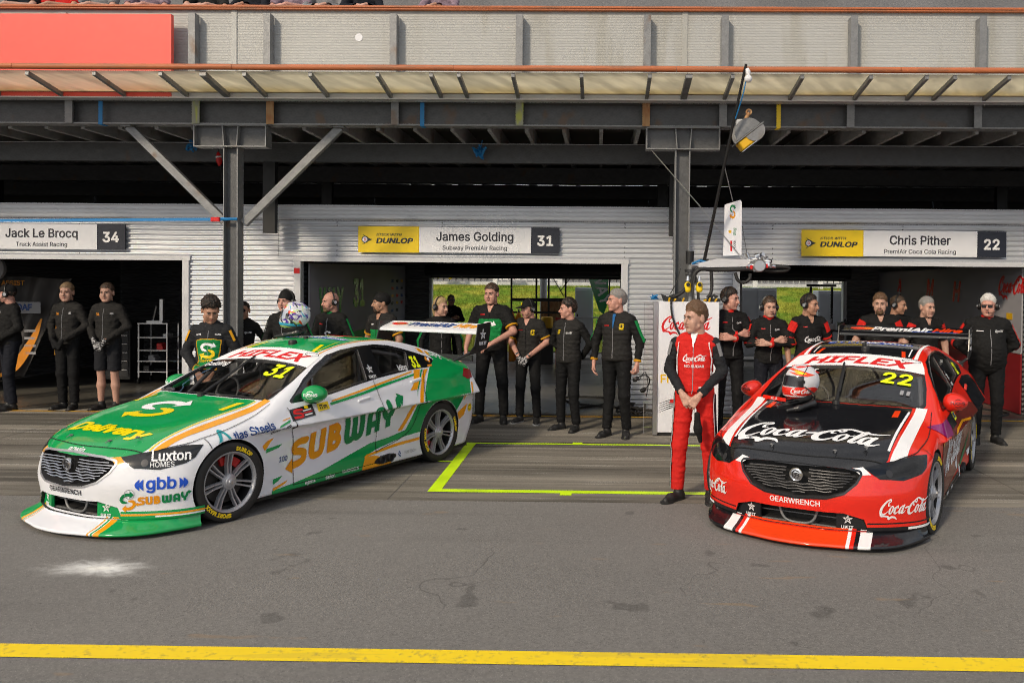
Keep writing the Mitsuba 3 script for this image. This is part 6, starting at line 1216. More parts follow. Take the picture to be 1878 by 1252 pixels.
M('p_violet', (.07, .02, .30), .2, coat=1.); M('p_mint', (.45, .70, .12), .25, coat=1.); M('p_sky', (.03, .34, .55), .25, coat=1.); M('p_pink', (.62, .10, .25), .25, coat=1.); M('p_pearl', (.60, .60, .64), .15, coat=1.)
def deco_a(LV, RV, FRV, TV, a45):
    out = []
    for V, sd in ((LV, 3), (RV, 4), (a45(.8), 5), (a45(-.8), 6), (a45(2.4), 8), (a45(-2.4), 9), (TV, 7)):
        out += [(g, V, m, ly) for g, m, ly in rand_strokes(sd, 13, ('p_violet', 'p_mint', 'p_violet', 'p_pearl', 'p_sky', 'p_black', 'p_redorange'), .105)]
    for V in (a45(-.8), RV, a45(.8), LV): out += [(sbox(-.09, -.105, .09, -.08), V, 'p_sky', 5), (sbox(-.11, -.122, .11, -.112), V, 'p_mint', 5)]
    return out
def deco_b(LV, RV, FRV, TV, a45):
    out = []
    fl = Polygon([(-.11, .06), (-.03, .085), (.06, .105), (.10, .10), (.0, .07), (.09, .075), (.02, .052), (-.06, .045)]); lowr = Polygon([(-.16, -.045), (-.04, -.05), (.06, -.035), (.16, -.06), (.16, -.2), (-.16, -.2)])
    c = coke(.155)
    for s in (-1, 1):
        V = a45(-1.0*s); f = aff.scale(fl, s, 1, origin=(0, 0)); out += [(f, V, 'p_redorange', 1), (aff.scale(f, .5, .5), V, 'p_lemon', 2)]
        V2 = RV if s > 0 else LV; out += [(aff.scale(lowr, -s, 1, origin=(0, 0)), V2, 'p_red', 1), (lowr, a45(-.8*s), 'p_red', 1), (aff.translate(c, .0, -.075), a45(-1.15*s), 'm_whiteprint', 3), (stroke([(-.02*s, .12), (.03*s, .06), (.07*s, -.03)], .006), V2, 'p_black', 2), (sbox(-.2, -.118, .2, -.108), a45(-1.1*s), 'm_whiteprint', 4)]
    out += [(lowr, a45(math.pi), 'p_red', 1), (stroke([(-.05, .02), (0, .07), (.05, .02)], .016), TV, 'p_red', 1)]
    return out
helmet('multicoloured helmet with violet and lime pattern on the roof of the green car', CAR31@T().translate([-.40, -.27, 1.372]).rotate([0, 0, 1], -66).rotate([0, 1, 0], -5).scale(1.05), 'p_pearl', deco_a, 'p_pearl', 'm_chrome')
helmet('white and red helmet with flame pattern on the bonnet of the red car', CAR22@T().translate([1.165, -.27, .873]).rotate([0, 0, 1], -52).rotate([0, 1, 0], -2).scale(1.1), 'p_pearl', deco_b, 'p_red')
k = put('visor_strip', CARB := orient(ext(rp([(-.13, -.012), (.13, -.02), (.13, .012), (-.13, .02)], .004), .006), (0, 0, 0), (0, 1, 0), (0, 0, 1)), 'p_red', to=CAR22@T().translate([1.02, -.55, .948]).rotate([0, 0, 1], -20)); tag(k, 'red lettered visor strip beside the helmet on the red car', 'strip')
put('strip_lettering', orient(ext(TXT('PI  JI', .02), .002), (.0065, .0, .0), (0, 1, 0), (0, 0, 1)), 'm_whiteprint', k, to=CAR22@T().translate([1.02, -.55, .948]).rotate([0, 0, 1], -20))
# ------------------------------------------------------------------ white cabinet with the equipment boom
cb = thing('equipment_cabinet', 'tall white cabinet with red script lettering, beside the right steel column', 'cabinet')
put('carcass', bx(.76, 1.545, 11.62, 11.86, .05, 1.745, .006), 'm_signwhite', cb); put('edge_post', bx(.695, .755, 11.605, 11.67, .02, 1.75, .004), 'm_silver', cb); put('plinth', bx(.78, 1.53, 11.65, 11.84, .006, .05), 'm_black', cb); put('door_gap', bx(1.235, 1.24, 11.617, 11.62, .06, 1.74), 'm_dark', cb); put('handle', bx(1.19, 1.21, 11.595, 11.62, 1.32, 1.48, .004), 'm_black', cb)
put('side_screen', bx(.58, .692, 11.63, 11.634, .03, 1.74), 'm_pane', cb); put('screen_edge', bx(.577, .581, 11.625, 11.64, .03, 1.74), 'm_greyprint', cb)
put('script_lettering', flat(coke(.66), 1.13, 11.6195, 1.44, .003), 'm_red', cb); put('word_lettering', flat(TXT('Freight', .105), 1.03, 11.6195, .75, .003), 'm_gold', cb)
put('stripe_emblem', flat(shapely.union_all([Polygon([(-.02, .10), (.16, .10), (.14, .06), (-.04, .05)])]), .95, 11.6195, .385, .003), 'm_red', cb); put('stripe_emblem', flat(shapely.union_all([stroke([(-.17, -.07+i*.028), (0, -.005+i*.024), (.14, .05+i*.006-.05)], [.003, .011, .008]) for i in range(5)]), .95, 11.6195, .385, .003), 'm_black', cb)
bm = thing('pit_boom', 'overhead pit boom of black pole, silver arm, hoses and yellow regulators on the cabinet', 'boom')
Yb = 11.84
put('mast', tube([(1.19, Yb, 1.745), (1.19, Yb, 2.40)], .035, 14), 'm_steel', bm, 40); put('mast_cap', tube([(1.18, Yb, 2.24), (1.18, Yb, 2.41)], [.052, .055], 16), 'm_black', bm, 40); put('swivel', tube([(1.19, Yb, 2.13), (1.19, Yb, 2.17)], .075, 16), 'm_rimdark', bm, 40); put('swivel', tube([(1.19, Yb, 2.08), (1.19, Yb, 2.105)], .065, 16), 'm_rimdark', bm, 40)
put('arm', tube([(1.2, Yb, 2.22), (2.02, Yb-.05, 2.215)], .062, 16), 'm_silver', bm, 40); put('arm_shroud', orient(ext(rp([(0, 0), (.62, .02), (.70, .11), (.25, .12), (.0, .06)], .02), .10), (1.28, Yb-.03, 2.19), (1, 0, 0), (0, 0, 1)), 'm_trim', bm)
hd = put('arm_head', lathe([(.001, .13), (.070, .13), (.083, .115), (.083, -.10), (.06, -.12), (.001, -.12)], 28).apply_transform(np.array([[1, 0, 0, 2.06], [0, -1, 0, Yb-.09], [0, 0, 1, 2.22], [0, 0, 0, 1.]])), 'm_silver', bm, 40)
r = np.random.default_rng(4)
put('fittings', cat([trimesh.creation.cylinder(r.uniform(.014, .032), r.uniform(.04, .10), sections=12, transform=trimesh.transformations.rotation_matrix(r.uniform(0, 3), unit(r.normal(size=3)))).apply_translation([x, Yb-.08+r.uniform(-.03, .03), z]) for x, z in ((1.93, 2.29), (2.0, 2.32), (2.05, 2.35), (2.1, 2.31), (2.16, 2.33), (2.2, 2.28), (1.95, 2.23), (1.9, 2.2), (2.18, 2.24), (2.22, 2.22), (1.92, 2.35), (2.12, 2.37))]), 'm_chrome', hd, 40)
put('fittings', cat([trimesh.creation.box([.03, .03, .05]).apply_translation([x, Yb-.17, z]) for x, z in ((1.96, 2.20), (2.155, 2.22))]), 'm_red', hd)
put('hose', tube(spline([(2.14, Yb-.1, 2.22), (2.28, Yb-.1, 2.215), (2.40, Yb-.1, 2.21), (2.46, Yb-.08, 2.195), (2.43, Yb-.06, 2.165), (2.28, Yb-.04, 2.155), (2.1, Yb, 2.17)], 6), [.026]*37, 8), 'm_rubber', bm, 60); put('hose_sleeve', tube([(2.16, Yb-.1, 2.22), (2.28, Yb-.1, 2.215)], .03, 10), 'm_chrome', bm, 60)
put('hose', tube(spline([(1.20, Yb-.1, 1.95), (1.22, Yb-.12, 2.08), (1.30, Yb-.12, 2.17), (1.5, Yb-.11, 2.165), (1.75, Yb-.12, 2.17), (1.93, Yb-.11, 2.18)], 6), [.030]*31, 8), 'm_rubber', bm, 60)
for pts, w in (([(1.76, Yb-.1, 2.13), (1.80, Yb-.1, 2.03), (1.88, Yb-.1, 2.0), (1.95, Yb-.1, 2.05), (1.96, Yb-.1, 2.12)], .022), ([(1.18, Yb-.1, 2.0), (1.06, Yb-.13, 1.86), (.92, Yb-.15, 1.80), (.82, Yb-.15, 1.79)], .024), ([(1.45, Yb-.1, 2.14), (1.46, Yb-.1, 1.95), (1.44, Yb-.12, 1.85), (1.40, Yb-.13, 1.80)], .022), ([(1.24, Yb-.13, 2.12), (1.21, Yb-.16, 1.9), (1.22, Yb-.2, 1.75), (1.23, Yb-.22, 1.55), (1.22, Yb-.22, 1.2)], .015), ([(1.22, Yb-.1, 2.14), (1.27, Yb-.12, 1.95), (1.29, Yb-.1, 1.76)], .02), ([(.97, Yb-.15, 1.79), (.92, 11.59, 1.74), (.94, 11.58, 1.55), (1.02, 11.58, 1.35), (1.10, 11.58, 1.25)], .013), ([(1.05, Yb-.1, 2.18), (1.0, Yb-.12, 2.0), (.92, Yb-.12, 1.85)], .006), ([(1.2, Yb-.1, 2.24), (1.3, Yb-.1, 2.28), (1.38, Yb-.1, 2.26)], .014)):
    put('hose', tube(spline(pts, 6), w, 8), 'm_rubber' if w != .014 else 'm_blue', bm, 60)
for x in (1.145, 1.295):
    rg = put('regulator', trimesh.creation.capsule(.05, .045, count=[14, 10]).apply_transform(np.diag([1, .8, 1, 1.])).apply_translation([x, Yb-.12, 1.935]), 'm_yellow', bm, 50); put('gauge', trimesh.creation.cylinder(.026, .012, sections=16, transform=trimesh.transformations.rotation_matrix(math.pi/2, [1, 0, 0])).apply_translation([x, Yb-.165, 1.97]), 'm_black', rg); put('neck', tube([(x, Yb-.12, 2.02), (x, Yb-.12, 2.08)], [.028, .018], 10), 'm_chrome', rg, 40)
put('clamps', cat([bx(x-.035, x+.035, Yb-.19, Yb-.11, 1.75, 1.79, .006) for x in (.86, .93, 1.02, 1.40, 1.47, 1.53)]+[orient(trimesh.creation.cone(.032, .07, sections=8), (x, Yb-.15, 1.80), (.7, 0, .7*s), (0, 1, 0)) for x, s in ((.84, 1), (.92, -1), (1.44, -1), (1.52, 1))]), 'm_black', bm)
put('valves', cat([trimesh.creation.cylinder(.012, .06, sections=8, transform=trimesh.transformations.rotation_matrix(a, [1, .3, 0])).apply_translation([x, Yb-.2, 1.768]) for x, a in ((.90, .4), (.97, 1.2), (1.08, .8), (1.36, 1.4), (1.42, .6), (1.50, 1.0))]), 'm_gold', bm)
put('pole', tube([(1.36, Yb-.06, 2.27), (1.545, Yb-.5, 3.45), (1.73, Yb-1.0, 4.62)], [.022, .019, .016], 10), 'm_black', bm, 60); put('pole_foot', tube([(1.30, Yb-.06, 2.28), (1.42, Yb-.06, 2.28)], .022, 8), 'm_black', bm, 60)
put('flag_cable', tube([(1.57, Yb-.42, 3.45), (1.735, Yb, 3.07)], .006, 5), 'm_greyprint', bm); put('stay_cable', tube([(.635, 11.9, 3.77), (1.25, Yb-.1, 3.04), (1.88, Yb-.06, 2.29)], .0065, 5), 'm_silver', bm); put('chain', tube([(1.86, Yb, 2.75), (1.93, Yb-.05, 2.33)], .004, 4), 'm_dark', bm)
k = thing('boom_flag', 'white panel with green and yellow marks standing on the boom arm', 'flag')
put('panel', orient(ext(rp([(1.615, 2.35), (1.858, 2.36), (1.855, 3.05), (1.835, 3.085), (1.63, 3.02)], .008), .008), (0, Yb+.004, 0), (1, 0, 0), (0, 0, 1)), 'm_signwhite', k)
for g, x, z, m in ((aff.scale(S_UP, .07, .16, origin=(0, 0)), 1.735, 2.93, 'p_subgreen'), (aff.scale(S_LO, .07, .16, origin=(0, 0)), 1.735, 2.93, 'p_subgold'), (sbox(-.015, -.018, .02, .018), 1.70, 2.665, 'm_gold'), (aff.rotate(TXT('ding', .035), 90, origin=(0, 0)), 1.76, 2.665, 'p_subgreen'), (sbox(-.012, -.07, .012, .07), 1.72, 2.48, 'm_red'), (aff.rotate(TXT('cola', .035), 90, origin=(0, 0)), 1.76, 2.50, 'p_black')):
    put('print', flat(g, x, Yb-.004, z, .002), m, k)
k = put('camera_dome', trimesh.creation.icosphere(3, .046).apply_translation([1.755, Yb-1.02, 4.44]), 'm_white', smooth=True); tag(k, 'small round white camera dome at the top of the boom pole', 'camera'); put('bracket', cat([tube([(1.745, Yb-1.0, 4.56), (1.755, Yb-1.02, 4.52), (1.755, Yb-1.02, 4.48)], [.024, .03, .022], 10)]), 'm_white', k, 50); put('cable', tube(spline([(1.73, Yb-1.0, 4.42), (1.70, Yb-.96, 4.25), (1.64, Yb-.8, 4.0)], 5), .007, 5), 'm_blue', k)
k = thing('flood_lamp', 'tilted grey floodlight housing with exposed reflector hanging beside the boom pole', 'lamp')
o = np.array([1.84, Yb-.45, 3.88]); rotm = lambda m: m.apply_transform(trimesh.transformations.rotation_matrix(math.radians(-38), [0, 1, 0])).apply_translation(o)
rm0 = rotm; rotm = lambda m: rm0(m.apply_scale(1.4))
half = Polygon([(math.cos(a)*.125, math.sin(a)*.125) for a in np.linspace(0, math.pi, 20)])
for y in (-.09, .09):
    put('side_plate', rotm(orient(ext(half, .006), (0, y, .0), (1, 0, 0), (0, 0, 1))), 'm_steel', k); put('side_plate', rotm(orient(ext(aff.scale(half, .75, -.75, origin=(0, 0)), .006), (.05, y, -.02), (1, 0, 0), (0, 0, 1))), 'm_steel', k)
put('rim_plate', rotm(bx(-.16, .16, -.1, .1, -.014, -.004)), 'm_steel', k); put('housing', rotm(lathe([(.10, -.088), (.115, 0), (.10, .088)], 24).apply_transform(np.diag([1, 1, .9, 1.])).slice_plane([0, 0, .002], [0, 0, 1])), 'm_trim', k, 40)
put('reflector', rotm(bx(-.13, .02, -.086, .086, -.10, -.015, .01)), 'm_gold', k); put('cover_glass', rotm(bx(-.15, .04, -.088, .088, -.108, -.104)), 'm_chrome', k); put('bracket', cat([tube([(1.80, Yb-.45, 4.0), (1.83, Yb-.45, 4.08), (1.86, Yb-.45, 4.14)], [.02, .026, .02], 8), trimesh.creation.torus(.03, .012, major_sections=16, minor_sections=8).apply_transform(trimesh.transformations.rotation_matrix(1.57, [1, 0, 0])).apply_translation([1.86, Yb-.45, 4.15])]), 'm_rust', k, 50); put('coil_box', bx(1.70, 1.80, Yb-.52, Yb-.42, 3.95, 4.05, .01), 'm_trim', k); put('mounting_arm', tube([(1.86, Yb-.45, 4.16), (1.86, 12.0, 4.2)], .012, 6), 'm_steel', k)
# small things by the cabinet and in hands
k = put('hanging_cloth', soft(lambda x, y, z: smu(.03, cap(x, y, z, (0, 0, 0), (.005, .01, -.14), .026, .034), cap(x, y, z, (.01, .0, -.12), (.03, .01, -.24), .030, .018)), (-.08, -.08, -.30), (.1, .08, .06), .009, .008, 30, 4), 'c_black', smooth=True, to=T().translate([.88, 8.02, .83])); tag(k, 'crumpled black balaclava hanging from the red suited driver hands', 'balaclava')
k = put('headset', HSET.copy().apply_transform(trimesh.transformations.rotation_matrix(1.0, [0, 1, .4])), 'm_headset', smooth=50, to=T().translate([.52, 11.36, .70])); tag(k, 'black headset hanging from the hand of the grey haired man', 'headset')
put('ear_disc', HDISC[0].copy().apply_transform(trimesh.transformations.rotation_matrix(1.0, [0, 1, .4])), 'm_silver', k, to=T().translate([.52, 11.36, .70]))
put('cord', tube(spline([(.50, 11.35, .75), (.58, 11.35, .86), (.62, 11.36, .70), (.60, 11.37, .55)], 6), .006, 5), 'm_black', k)
r = np.random.default_rng(11)
k = put('tangled_cables', cat([tube(spline(np.array([.5, 13.3, .05])+r.normal(0, 1, (6, 3))*[.14, .08, .035]+[0, 0, .06], 5), r.uniform(.009, .02), 6) for _ in range(7)]), 'm_rubber', smooth=60); tag(k, 'tangle of black cables on the floor against the corrugated wall', 'cables')
for pts, lab in (([(-.3, 14.0, .02), (.2, 14.6, .02), (.0, 15.3, .02), (-.6, 15.2, .02), (-.4, 14.5, .02), (.25, 14.1, .02)], 'black hose lying on the floor of the middle garage'), ([(5.2, 13.9, .02), (5.9, 13.6, .02), (6.3, 13.9, .02), (6.0, 14.5, .02), (5.5, 14.9, .02)], 'black cable lying on the floor of the right garage')):
    k = put('floor_hose', tube(spline(pts, 8), .016, 6), 'm_rubber', smooth=60); tag(k, lab, 'hose')
k = put('blue_ribbon', cat([tube(spline(np.array([.71, 11.64, 1.80])+r.normal(0, .03, (5, 3)), 4), .007, 4) for _ in range(4)]), 'm_blue'); tag(k, 'scrap of blue ribbon tied to the cabinet corner', 'ribbon')
# ------------------------------------------------------------------ garage contents
M('m_banner', proc(lambda p, n, uv: mi.Color3f(.34, .33, .36)*(.85+.25*tf(p.x*2, p.y*1.4, p.z*2, 3))), .6); M('m_darkbanner', proc(lambda p, n, uv: mi.Color3f(.075, .07, .07)*(.6+.9*tf(p.x*3, p.y*2, p.z*2.5, 4))), .6); M('m_redwall', (.22, .008, .012), .5)
def side_wall(key, label, x, y0, y1, zz, nx, col, low, lowz):
    k = thing(key, label, 'banner'); s = 1 if nx > 0 else -1
    def pl(z0a, z0b, z1a, z1b, off): 
        q = np.array([(x+off, y0, z0a), (x+off, y1, z0b), (x+off, y1, z1b), (x+off, y0, z1a)]); return trimesh.Trimesh(np.vstack([q, q-[s*.02, 0, 0]]), [[0, 1, 2], [0, 2, 3], [4, 6, 5], [4, 7, 6], [0, 4, 5], [0, 5, 1], [3, 2, 6], [3, 6, 7], [0, 3, 7], [0, 7, 4], [1, 5, 6], [1, 6, 2]], process=False)
    put('sheet', pl(lowz, lowz, zz[0], zz[1], 0), col, k); put('skirt', pl(.02, .02, lowz-.01, lowz-.01, s*.004), low, k); put('seam', pl(lowz-.012, lowz-.012, lowz+.012, lowz+.012, s*.012), 'm_greyprint', k)
    return k
k = side_wall('wall_banner', 'white wall banner with dark green lettering in the middle garage', -4.50, 13.85, 20.7, (2.24, 2.30), 1, 'm_banner', 'm_green', 1.05)
for t, y, z, h in (('WAY', 15.0, 1.62, .42), ('31', 16.7, 1.74, .46)): put('lettering', orient(ext(TXT(t, h, fat=.04), .004), (-4.497, y, z), (0, 1, 0), (0, 0, 1)), 'p_subgreen', k)
for i in range(14): put('sponsor_mark', orient(ext(sbox(-.10, -.03, .10, .03), .004), (-4.497, 19.4+.45*(i % 3), 1.95-.16*(i//3)), (0, 1, 0), (0, 0, 1)), ('m_navyblue', 'm_ink', 'm_gold', 'm_red')[i % 4], k)
k = side_wall('wall_banner', 'white and red wall banner with red script in the right garage', 6.44, 13.8, 20.8, (2.30, 2.24), -1, 'm_banner', 'm_redwall', .95)
for t, y, z, h in (('M', 17.6, 1.92, .3), ('H', 16.3, 1.86, .34), ('A', 19.4, 1.95, .25)): put('lettering', orient(ext(TXT(t, h, fat=.02, shear=.2), .004), (6.437, y, z), (0, -1, 0), (0, 0, 1)), 'm_red', k)
put('lettering', orient(ext(coke(1.0), .004), (6.437, 14.1, 1.95), (0, -1, 0), (0, 0, 1)), 'm_red', k)
put('sponsor_mark', orient(ext(sbox(-.1, -.05, .1, .05), .004), (6.437, 14.2, 1.5), (0, -1, 0), (0, 0, 1)), 'm_gold', k)
# left garage
db = thing('dark_banner', 'dark printed curtain hanging at the back left of the left garage', 'banner')
gx, gz = np.meshgrid(np.linspace(0, 1, 40), np.linspace(0, 1, 12), indexing='ij'); xx = -11.1+gx*(1.9-.9*(1-gz)); q = np.stack([xx, 15.6+.10*np.sin(gx*22+gz*2), .25+gz*1.72-.02*np.sin(gx*9)], -1).reshape(-1, 3); ii = np.arange(480).reshape(40, 12)
put('sheet', trimesh.Trimesh(q, np.concatenate([np.stack([ii[:-1, :-1], ii[1:, :-1], ii[1:, 1:]], -1).reshape(-1, 3), np.stack([ii[:-1, :-1], ii[1:, 1:], ii[:-1, 1:]], -1).reshape(-1, 3)]), process=False), 'm_darkbanner', db, True)
put('white_patch', flat(sbox(-.28, -.10, .28, .10), -10.0, 15.46, 1.45), 'm_greyprint', db); put('lettering', flat(TXT('DAF', .10, fat=.03), -10.0, 15.45, 1.46), 'p_navy', db); put('lettering', flat(TXT('TRUCK ASSIST', .08), -10.4, 15.45, 1.88), 'm_orange', db); put('swoosh', flat(stroke([(-.5, -.75), (-.2, -.55), (.1, -.1), (.25, .25)], [.04, .16, .12, .03]), -9.95, 15.45, 1.0), 'm_orange', db)
for i in range(4): put('word_mark', flat(sbox(-.10, -.022, .10, .022), -9.9, 15.45, 1.05-.13*i), 'm_greyprint', db)
for i in range(2):
    put('frame_patch', flat(sbox(-.12, -.1, .12, .1).difference(sbox(-.08, -.06, .08, .06)), -9.35, 15.45, 1.05-.32*i), 'm_orange', db)
k = thing('hose_reel', 'round white hose reel high on the left garage wall', 'reel'); put('drum', lathe([(.06, 0), (.20, .01), (.21, .05), (.20, .09), (.06, .1)], 30).apply_translation([-10.2, 14.9, 2.12]), 'm_greyprint', k, 40); put('hub', lathe([(.001, -.02), (.055, -.02), (.06, .02)], 18).apply_translation([-10.2, 14.9, 2.12]), 'm_black', k)
tr = thing('tool_trolley', 'steel shelf trolley with tools against the right side of the left garage', 'trolley')
for z in (.22, .42, .62, .86, 1.12): put('shelf', bx(-8.62, -8.05, 16.6, 17.1, z, z+.018), 'm_silver', tr)
for x in (-8.6, -8.07):
    for y in (16.62, 17.08): put('post', bx(x-.012, x+.012, y-.012, y+.012, .12, 1.14), 'm_silver', tr); put('castor', trimesh.creation.cylinder(.05, .03, sections=14, transform=trimesh.transformations.rotation_matrix(math.pi/2, [0, 1, 0])).apply_translation([x, y, .06]), 'm_rubber', tr)
k = thing('hydraulic_press', 'silver bench press tool standing on the trolley', 'tool'); put('base', bx(-8.5, -8.2, 16.7, 17.0, 1.14, 1.18), 'm_silver', k); put('column', bx(-8.30, -8.24, 16.8, 16.86, 1.18, 1.58), 'm_silver', k); put('lever', tube([(-8.42, 16.8, 1.18), (-8.36, 16.8, 1.45)], .02, 8), 'm_silver', k)
r = np.random.default_rng(21)
for i in range(7):
    z = (.24, .44, .64, .88)[i % 4]; x = -8.5+.13*(i % 4)+r.uniform(-.03, .03); k = put('tool_case', bx(x-.05, x+.05, 16.65, 16.85, z, z+r.uniform(.05, .12), .006), ('m_dark', 'm_greyprint', 'm_red', 'm_trim')[i % 4]); tag(k, ('black', 'mid grey', 'red', 'pale grey')[i % 4]+' tool case on the '+('bottom', 'second', 'third', 'fourth')[i % 4]+' trolley shelf'+(' further right' if i > 3 else ''), 'case', 'cases on the trolley')
cb = thing('tool_chest', 'black tool chest with drawers beside the shelf trolley', 'chest'); put('carcass', bx(-9.35, -8.75, 16.6, 17.1, .08, 1.12, .01), 'm_black', cb); put('worktop', bx(-9.37, -8.73, 16.58, 17.1, 1.125, 1.15), 'm_dark', cb)
for i in range(6): put('drawer', bx(-9.32, -8.78, 16.585, 16.6, .14+.16*i, .28+.16*i), 'm_dark', cb); put('drawer_handle', bx(-9.30, -8.80, 16.57, 16.584, .262+.16*i, .272+.16*i), 'm_silver', cb)
put('maker_lettering', flat(TXT('ATRG', .06, shear=.3, sx=1.4), -9.05, 16.575, .40), 'm_greyprint', cb)
# middle garage and the yard behind
def yard_cabinet(label, x0, x1, y, z1, n=1):
    k = thing('steel_cabinet', label, 'cabinet', 'grey cabinets behind the garages'); put('carcass', bx(x0, x1, y, y+.6, .12, z1, .01), 'm_grey_cabinet', k)
    for i in range(n):
        a = x0+(x1-x0)*i/n+.02; b = x0+(x1-x0)*(i+1)/n-.02; put('door', bx(a, b, y-.02, y-.002, .18, z1-.05, .005), 'm_grey_cabinet', k); put('hinge', cat([bx(b-.02, b, y-.03, y-.021, z, z+.08) for z in (.4, 1.0, 1.6)]), 'm_trim', k); put('latch', bx(a+.03, a+.06, y-.035, y-.021, .95, 1.15), 'm_dark', k)
    put('foot', cat([bx(a, a+.06, y+.02, y+.1, .006, .12) for a in (x0, x1-.06)]), 'm_dark', k); return k
yard_cabinet('tall grey steel cabinet beside the green flag behind the middle garage', -.62, -.17, 22.5, 1.81); yard_cabinet('wide double door grey cabinet behind the headset men, left in the right opening', 3.45, 4.42, 22.5, 1.84, 2); yard_cabinet('grey steel cabinet at the right end of the right rear opening', 5.48, 6.1, 22.6, 1.78)
k = thing('feather_flag', 'green feather flag with white letters behind the middle garage', 'flag'); put('cloth', orient(ext(rp([(-.38, 2.35), (.20, 2.35), (.22, 1.5), (.10, 1.15), (-.02, 1.25), (-.22, 1.85)], .02), .008), (0, 22.2, 0), (1, 0, 0), (0, 0, 1)), 'p_green', k); put('lettering', orient(ext(aff.rotate(TXT('WAY', .26), -75, origin=(0, 0)), .003), (.05, 22.19, 1.80), (1, 0, 0), (0, 0, 1)), 'm_whiteprint', k); put('pole', tube([(.23, 22.21, .02), (.24, 22.21, 2.6)], .016, 6), 'm_dark', k)
k = thing('scaffold_frame', 'black steel equipment frame with rails and a brown board behind the middle garage', 'frame')
for x in (-2.2, -1.58, -1.27, -.85): put('post', bx(x-.022, x+.022, 22.3, 22.35, .02, 2.6), 'm_black', k)
put('rail', bx(-2.2, -.85, 22.28, 22.3, 1.46, 1.54), 'm_black', k); put('rail', bx(-2.2, -.85, 22.27, 22.29, 1.16, 1.21), 'm_black', k); put('drum_post', tube([(-1.42, 22.6, .0), (-1.42, 22.6, 2.6)], .09, 12), 'm_trim', k, 40); put('board', bx(-1.48, -.84, 22.4, 22.43, .35, 1.47), 'm_rust', k)
for a, b in (((-1.2, 2.1), (-.9, 1.6)), ((-.62, 2.2), (-1.0, 1.7))): put('brace', tube([(a[0], 22.33, a[1]), (b[0], 22.33, b[1])], .012, 5), 'm_dark', k)
for i, x in enumerate((-2.32, -2.14, -1.98)):
    k = thing('gas_bottle', ('pale topped gas bottle, left of the three bottles', 'orange gas bottle, middle of the three bottles', 'orange gas bottle, right of the three bottles')[i], 'bottle', 'gas bottles behind the garage'); put('cylinder', lathe([(.001, 0), (.075, 0), (.08, .03), (.08, 1.05), (.05, 1.15), (.03, 1.18)], 18).apply_transform(np.array([[1, 0, 0, x], [0, 0, 1, 21.9], [0, 1, 0, .01], [0, 0, 0, 1.]])), 'm_grey_cabinet' if i == 0 else 'm_orange', k, 40); put('valve', tube([(x, 21.9, 1.18), (x, 21.9, 1.28)], .022, 8), 'm_chrome', k)
k = thing('crowd_barrier', 'grey steel crowd barrier standing behind the middle garage', 'barrier')
for z in (.25, 1.10): put('rail', tube([(-.9, 21.6, z), (.45, 21.6, z)], .018, 6), 'm_trim', k)
for x in np.linspace(-.9, .45, 12): put('bar', tube([(x, 21.6, .25), (x, 21.6, 1.10)], .008, 5), 'm_trim', k)
for x in (-.7, .25): put('foot', bx(x-.02, x+.02, 21.4, 21.8, .01, .04), 'm_trim', k); put('leg', bx(x-.015, x+.015, 21.585, 21.615, .04, .25), 'm_trim', k)
k = thing('red_stand', 'red steel trolley stand behind the man in the quilted vest', 'stand')
for x in (-.98, -.72): put('post', bx(x-.02, x+.02, 20.4, 20.44, .02, 1.15), 'm_red', k)
for z in (.3, .7, 1.1): put('rail', bx(-.98, -.72, 20.385, 20.399, z, z+.04), 'm_red', k)
k = put('orange_drum', lathe([(.001, 0), (.14, 0), (.15, .05), (.14, .1), (.15, .2), (.13, .26), (.001, .27)], 20).apply_transform(np.array([[1, 0, 0, -1.25], [0, 0, 1, 21.3], [0, 1, 0, .86], [0, 0, 0, 1.]])), 'm_gold', smooth=40); tag(k, 'amber plastic drum on a stand behind the capped man', 'drum'); put('stand', bx(-1.4, -1.1, 21.15, 21.45, .01, .855), 'm_dark', k)
k = thing('tyre_stack', 'pair of black race tyres standing behind the grey haired man', 'tyres')
for y in (20.6, 20.9): put('tyre', TYRE.copy().apply_transform(trimesh.transformations.rotation_matrix(1.1, [0, 0, 1])).apply_translation([.22, y, .34]), 'm_tyre', k, 35)
k = thing('overhead_gantry', 'black goalpost frame with cabinet shelves in the right rear opening', 'frame')
for x in (5.2, 5.72): put('post', bx(x-.025, x+.025, 22.2, 22.25, .02, 1.88), 'm_black', k)
put('crossbar', bx(5.1, 5.82, 22.2, 22.25, 1.882, 1.94), 'm_black', k)
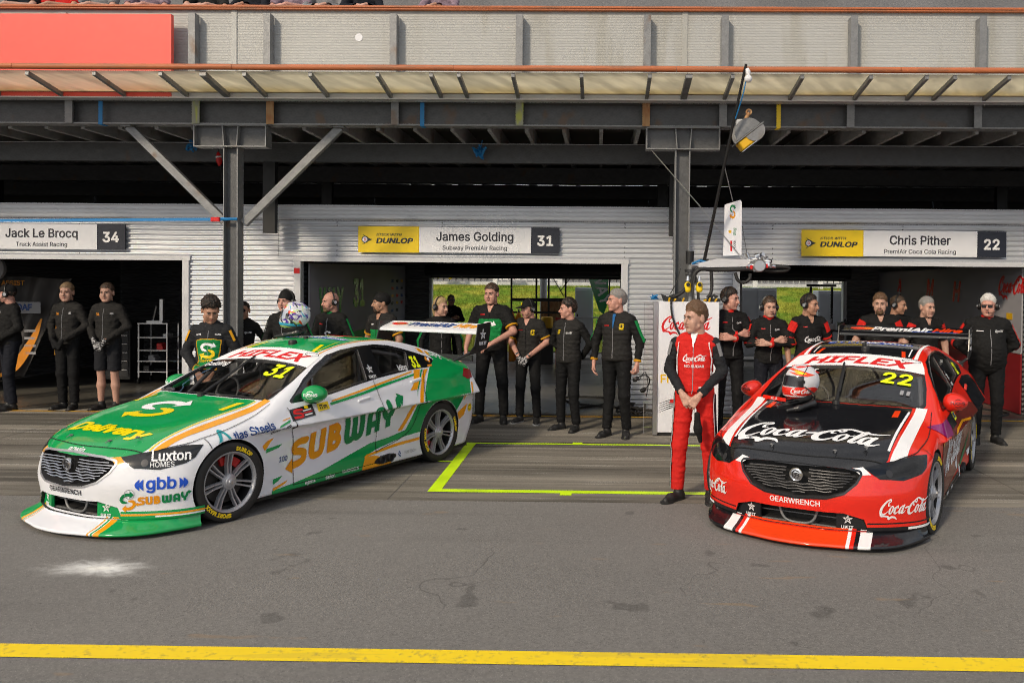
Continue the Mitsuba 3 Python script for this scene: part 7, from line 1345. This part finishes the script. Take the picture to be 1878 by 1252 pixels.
k = thing('work_bench', 'cluttered black work bench along the back of the right garage', 'bench'); put('top', bx(4.6, 6.2, 19.6, 20.2, .92, .96), 'm_black', k); put('leg', bx(4.65, 4.7, 19.65, 19.7, .01, .92), 'm_dark', k); put('leg', bx(6.1, 6.15, 19.65, 19.7, .01, .92), 'm_dark', k)
for i in range(5):
    x = 4.75+.3*i; k = put('parts_bin', cat([bx(x-.09, x+.09, 19.65, 19.95, .96, 1.04+.05*(i % 3), .01), tube([(x, 19.8, 1.04), (x+.05, 19.8, 1.2)], .02, 6)]), ('m_dark', 'm_trim', 'm_black')[i % 3]); tag(k, ('first', 'second', 'third', 'fourth', 'fifth')[i]+' parts bin from the left on the dark work bench', 'bin', 'bins on the work bench')
# posters of motorbike riders on the far fence
for x, lab, m in ((-4.05, 'yellow flower box at the foot of the far fence', 'm_yellow'), (-2.35, 'pink flower box at the foot of the far fence', 'p_pink')):
    r = np.random.default_rng(int(x*-100)); k = put('flower_box', cat([trimesh.creation.icosphere(1, r.uniform(.06, .12)).apply_translation([x*1.5+r.normal(0, .18), 35.3, 2.2+r.normal(0, .07)]) for _ in range(12)]), m); tag(k, lab, 'flowers')
# ------------------------------------------------------------------ spectators leaning on the balcony rail
SPX = [(-7.95, 'short', 's_fair', 'c_navy'), (-7.42, 'short', 's_tan', 'c_red'), (-6.93, 'short', 's_fair', 'c_grey'), (-6.25, 'short', 's_pink', 'c_pattern'), (-5.45, 'short', 's_fair', 'c_charcoal'), (-4.80, 'long', 's_tan', 'c_navy'), (-4.25, 'short', 's_pink', 'c_pattern'), (-3.80, 'long', 's_fair', 'c_grey'), (-3.30, 'long', 's_fair', 'c_navy'), (-2.2, 'long', 's_tan', 'c_pattern')]
WHO = ('leftmost', 'second', 'third', 'fourth', 'fifth', 'sixth', 'seventh', 'eighth', 'ninth', 'rightmost')
for i, (x, sl, sk, tp) in enumerate(SPX):
    person(f'{WHO[i]} spectator from the left leaning forearms on the balcony rail', x, 12.42, 1.78, (i*37 % 30)-15, (0, 10), 'lean', tp, 'c_navy', sk, 'short', 'h_brown', sleeves=sl, group='spectators on the balcony', z0=4.515, lower=False, res=.016)
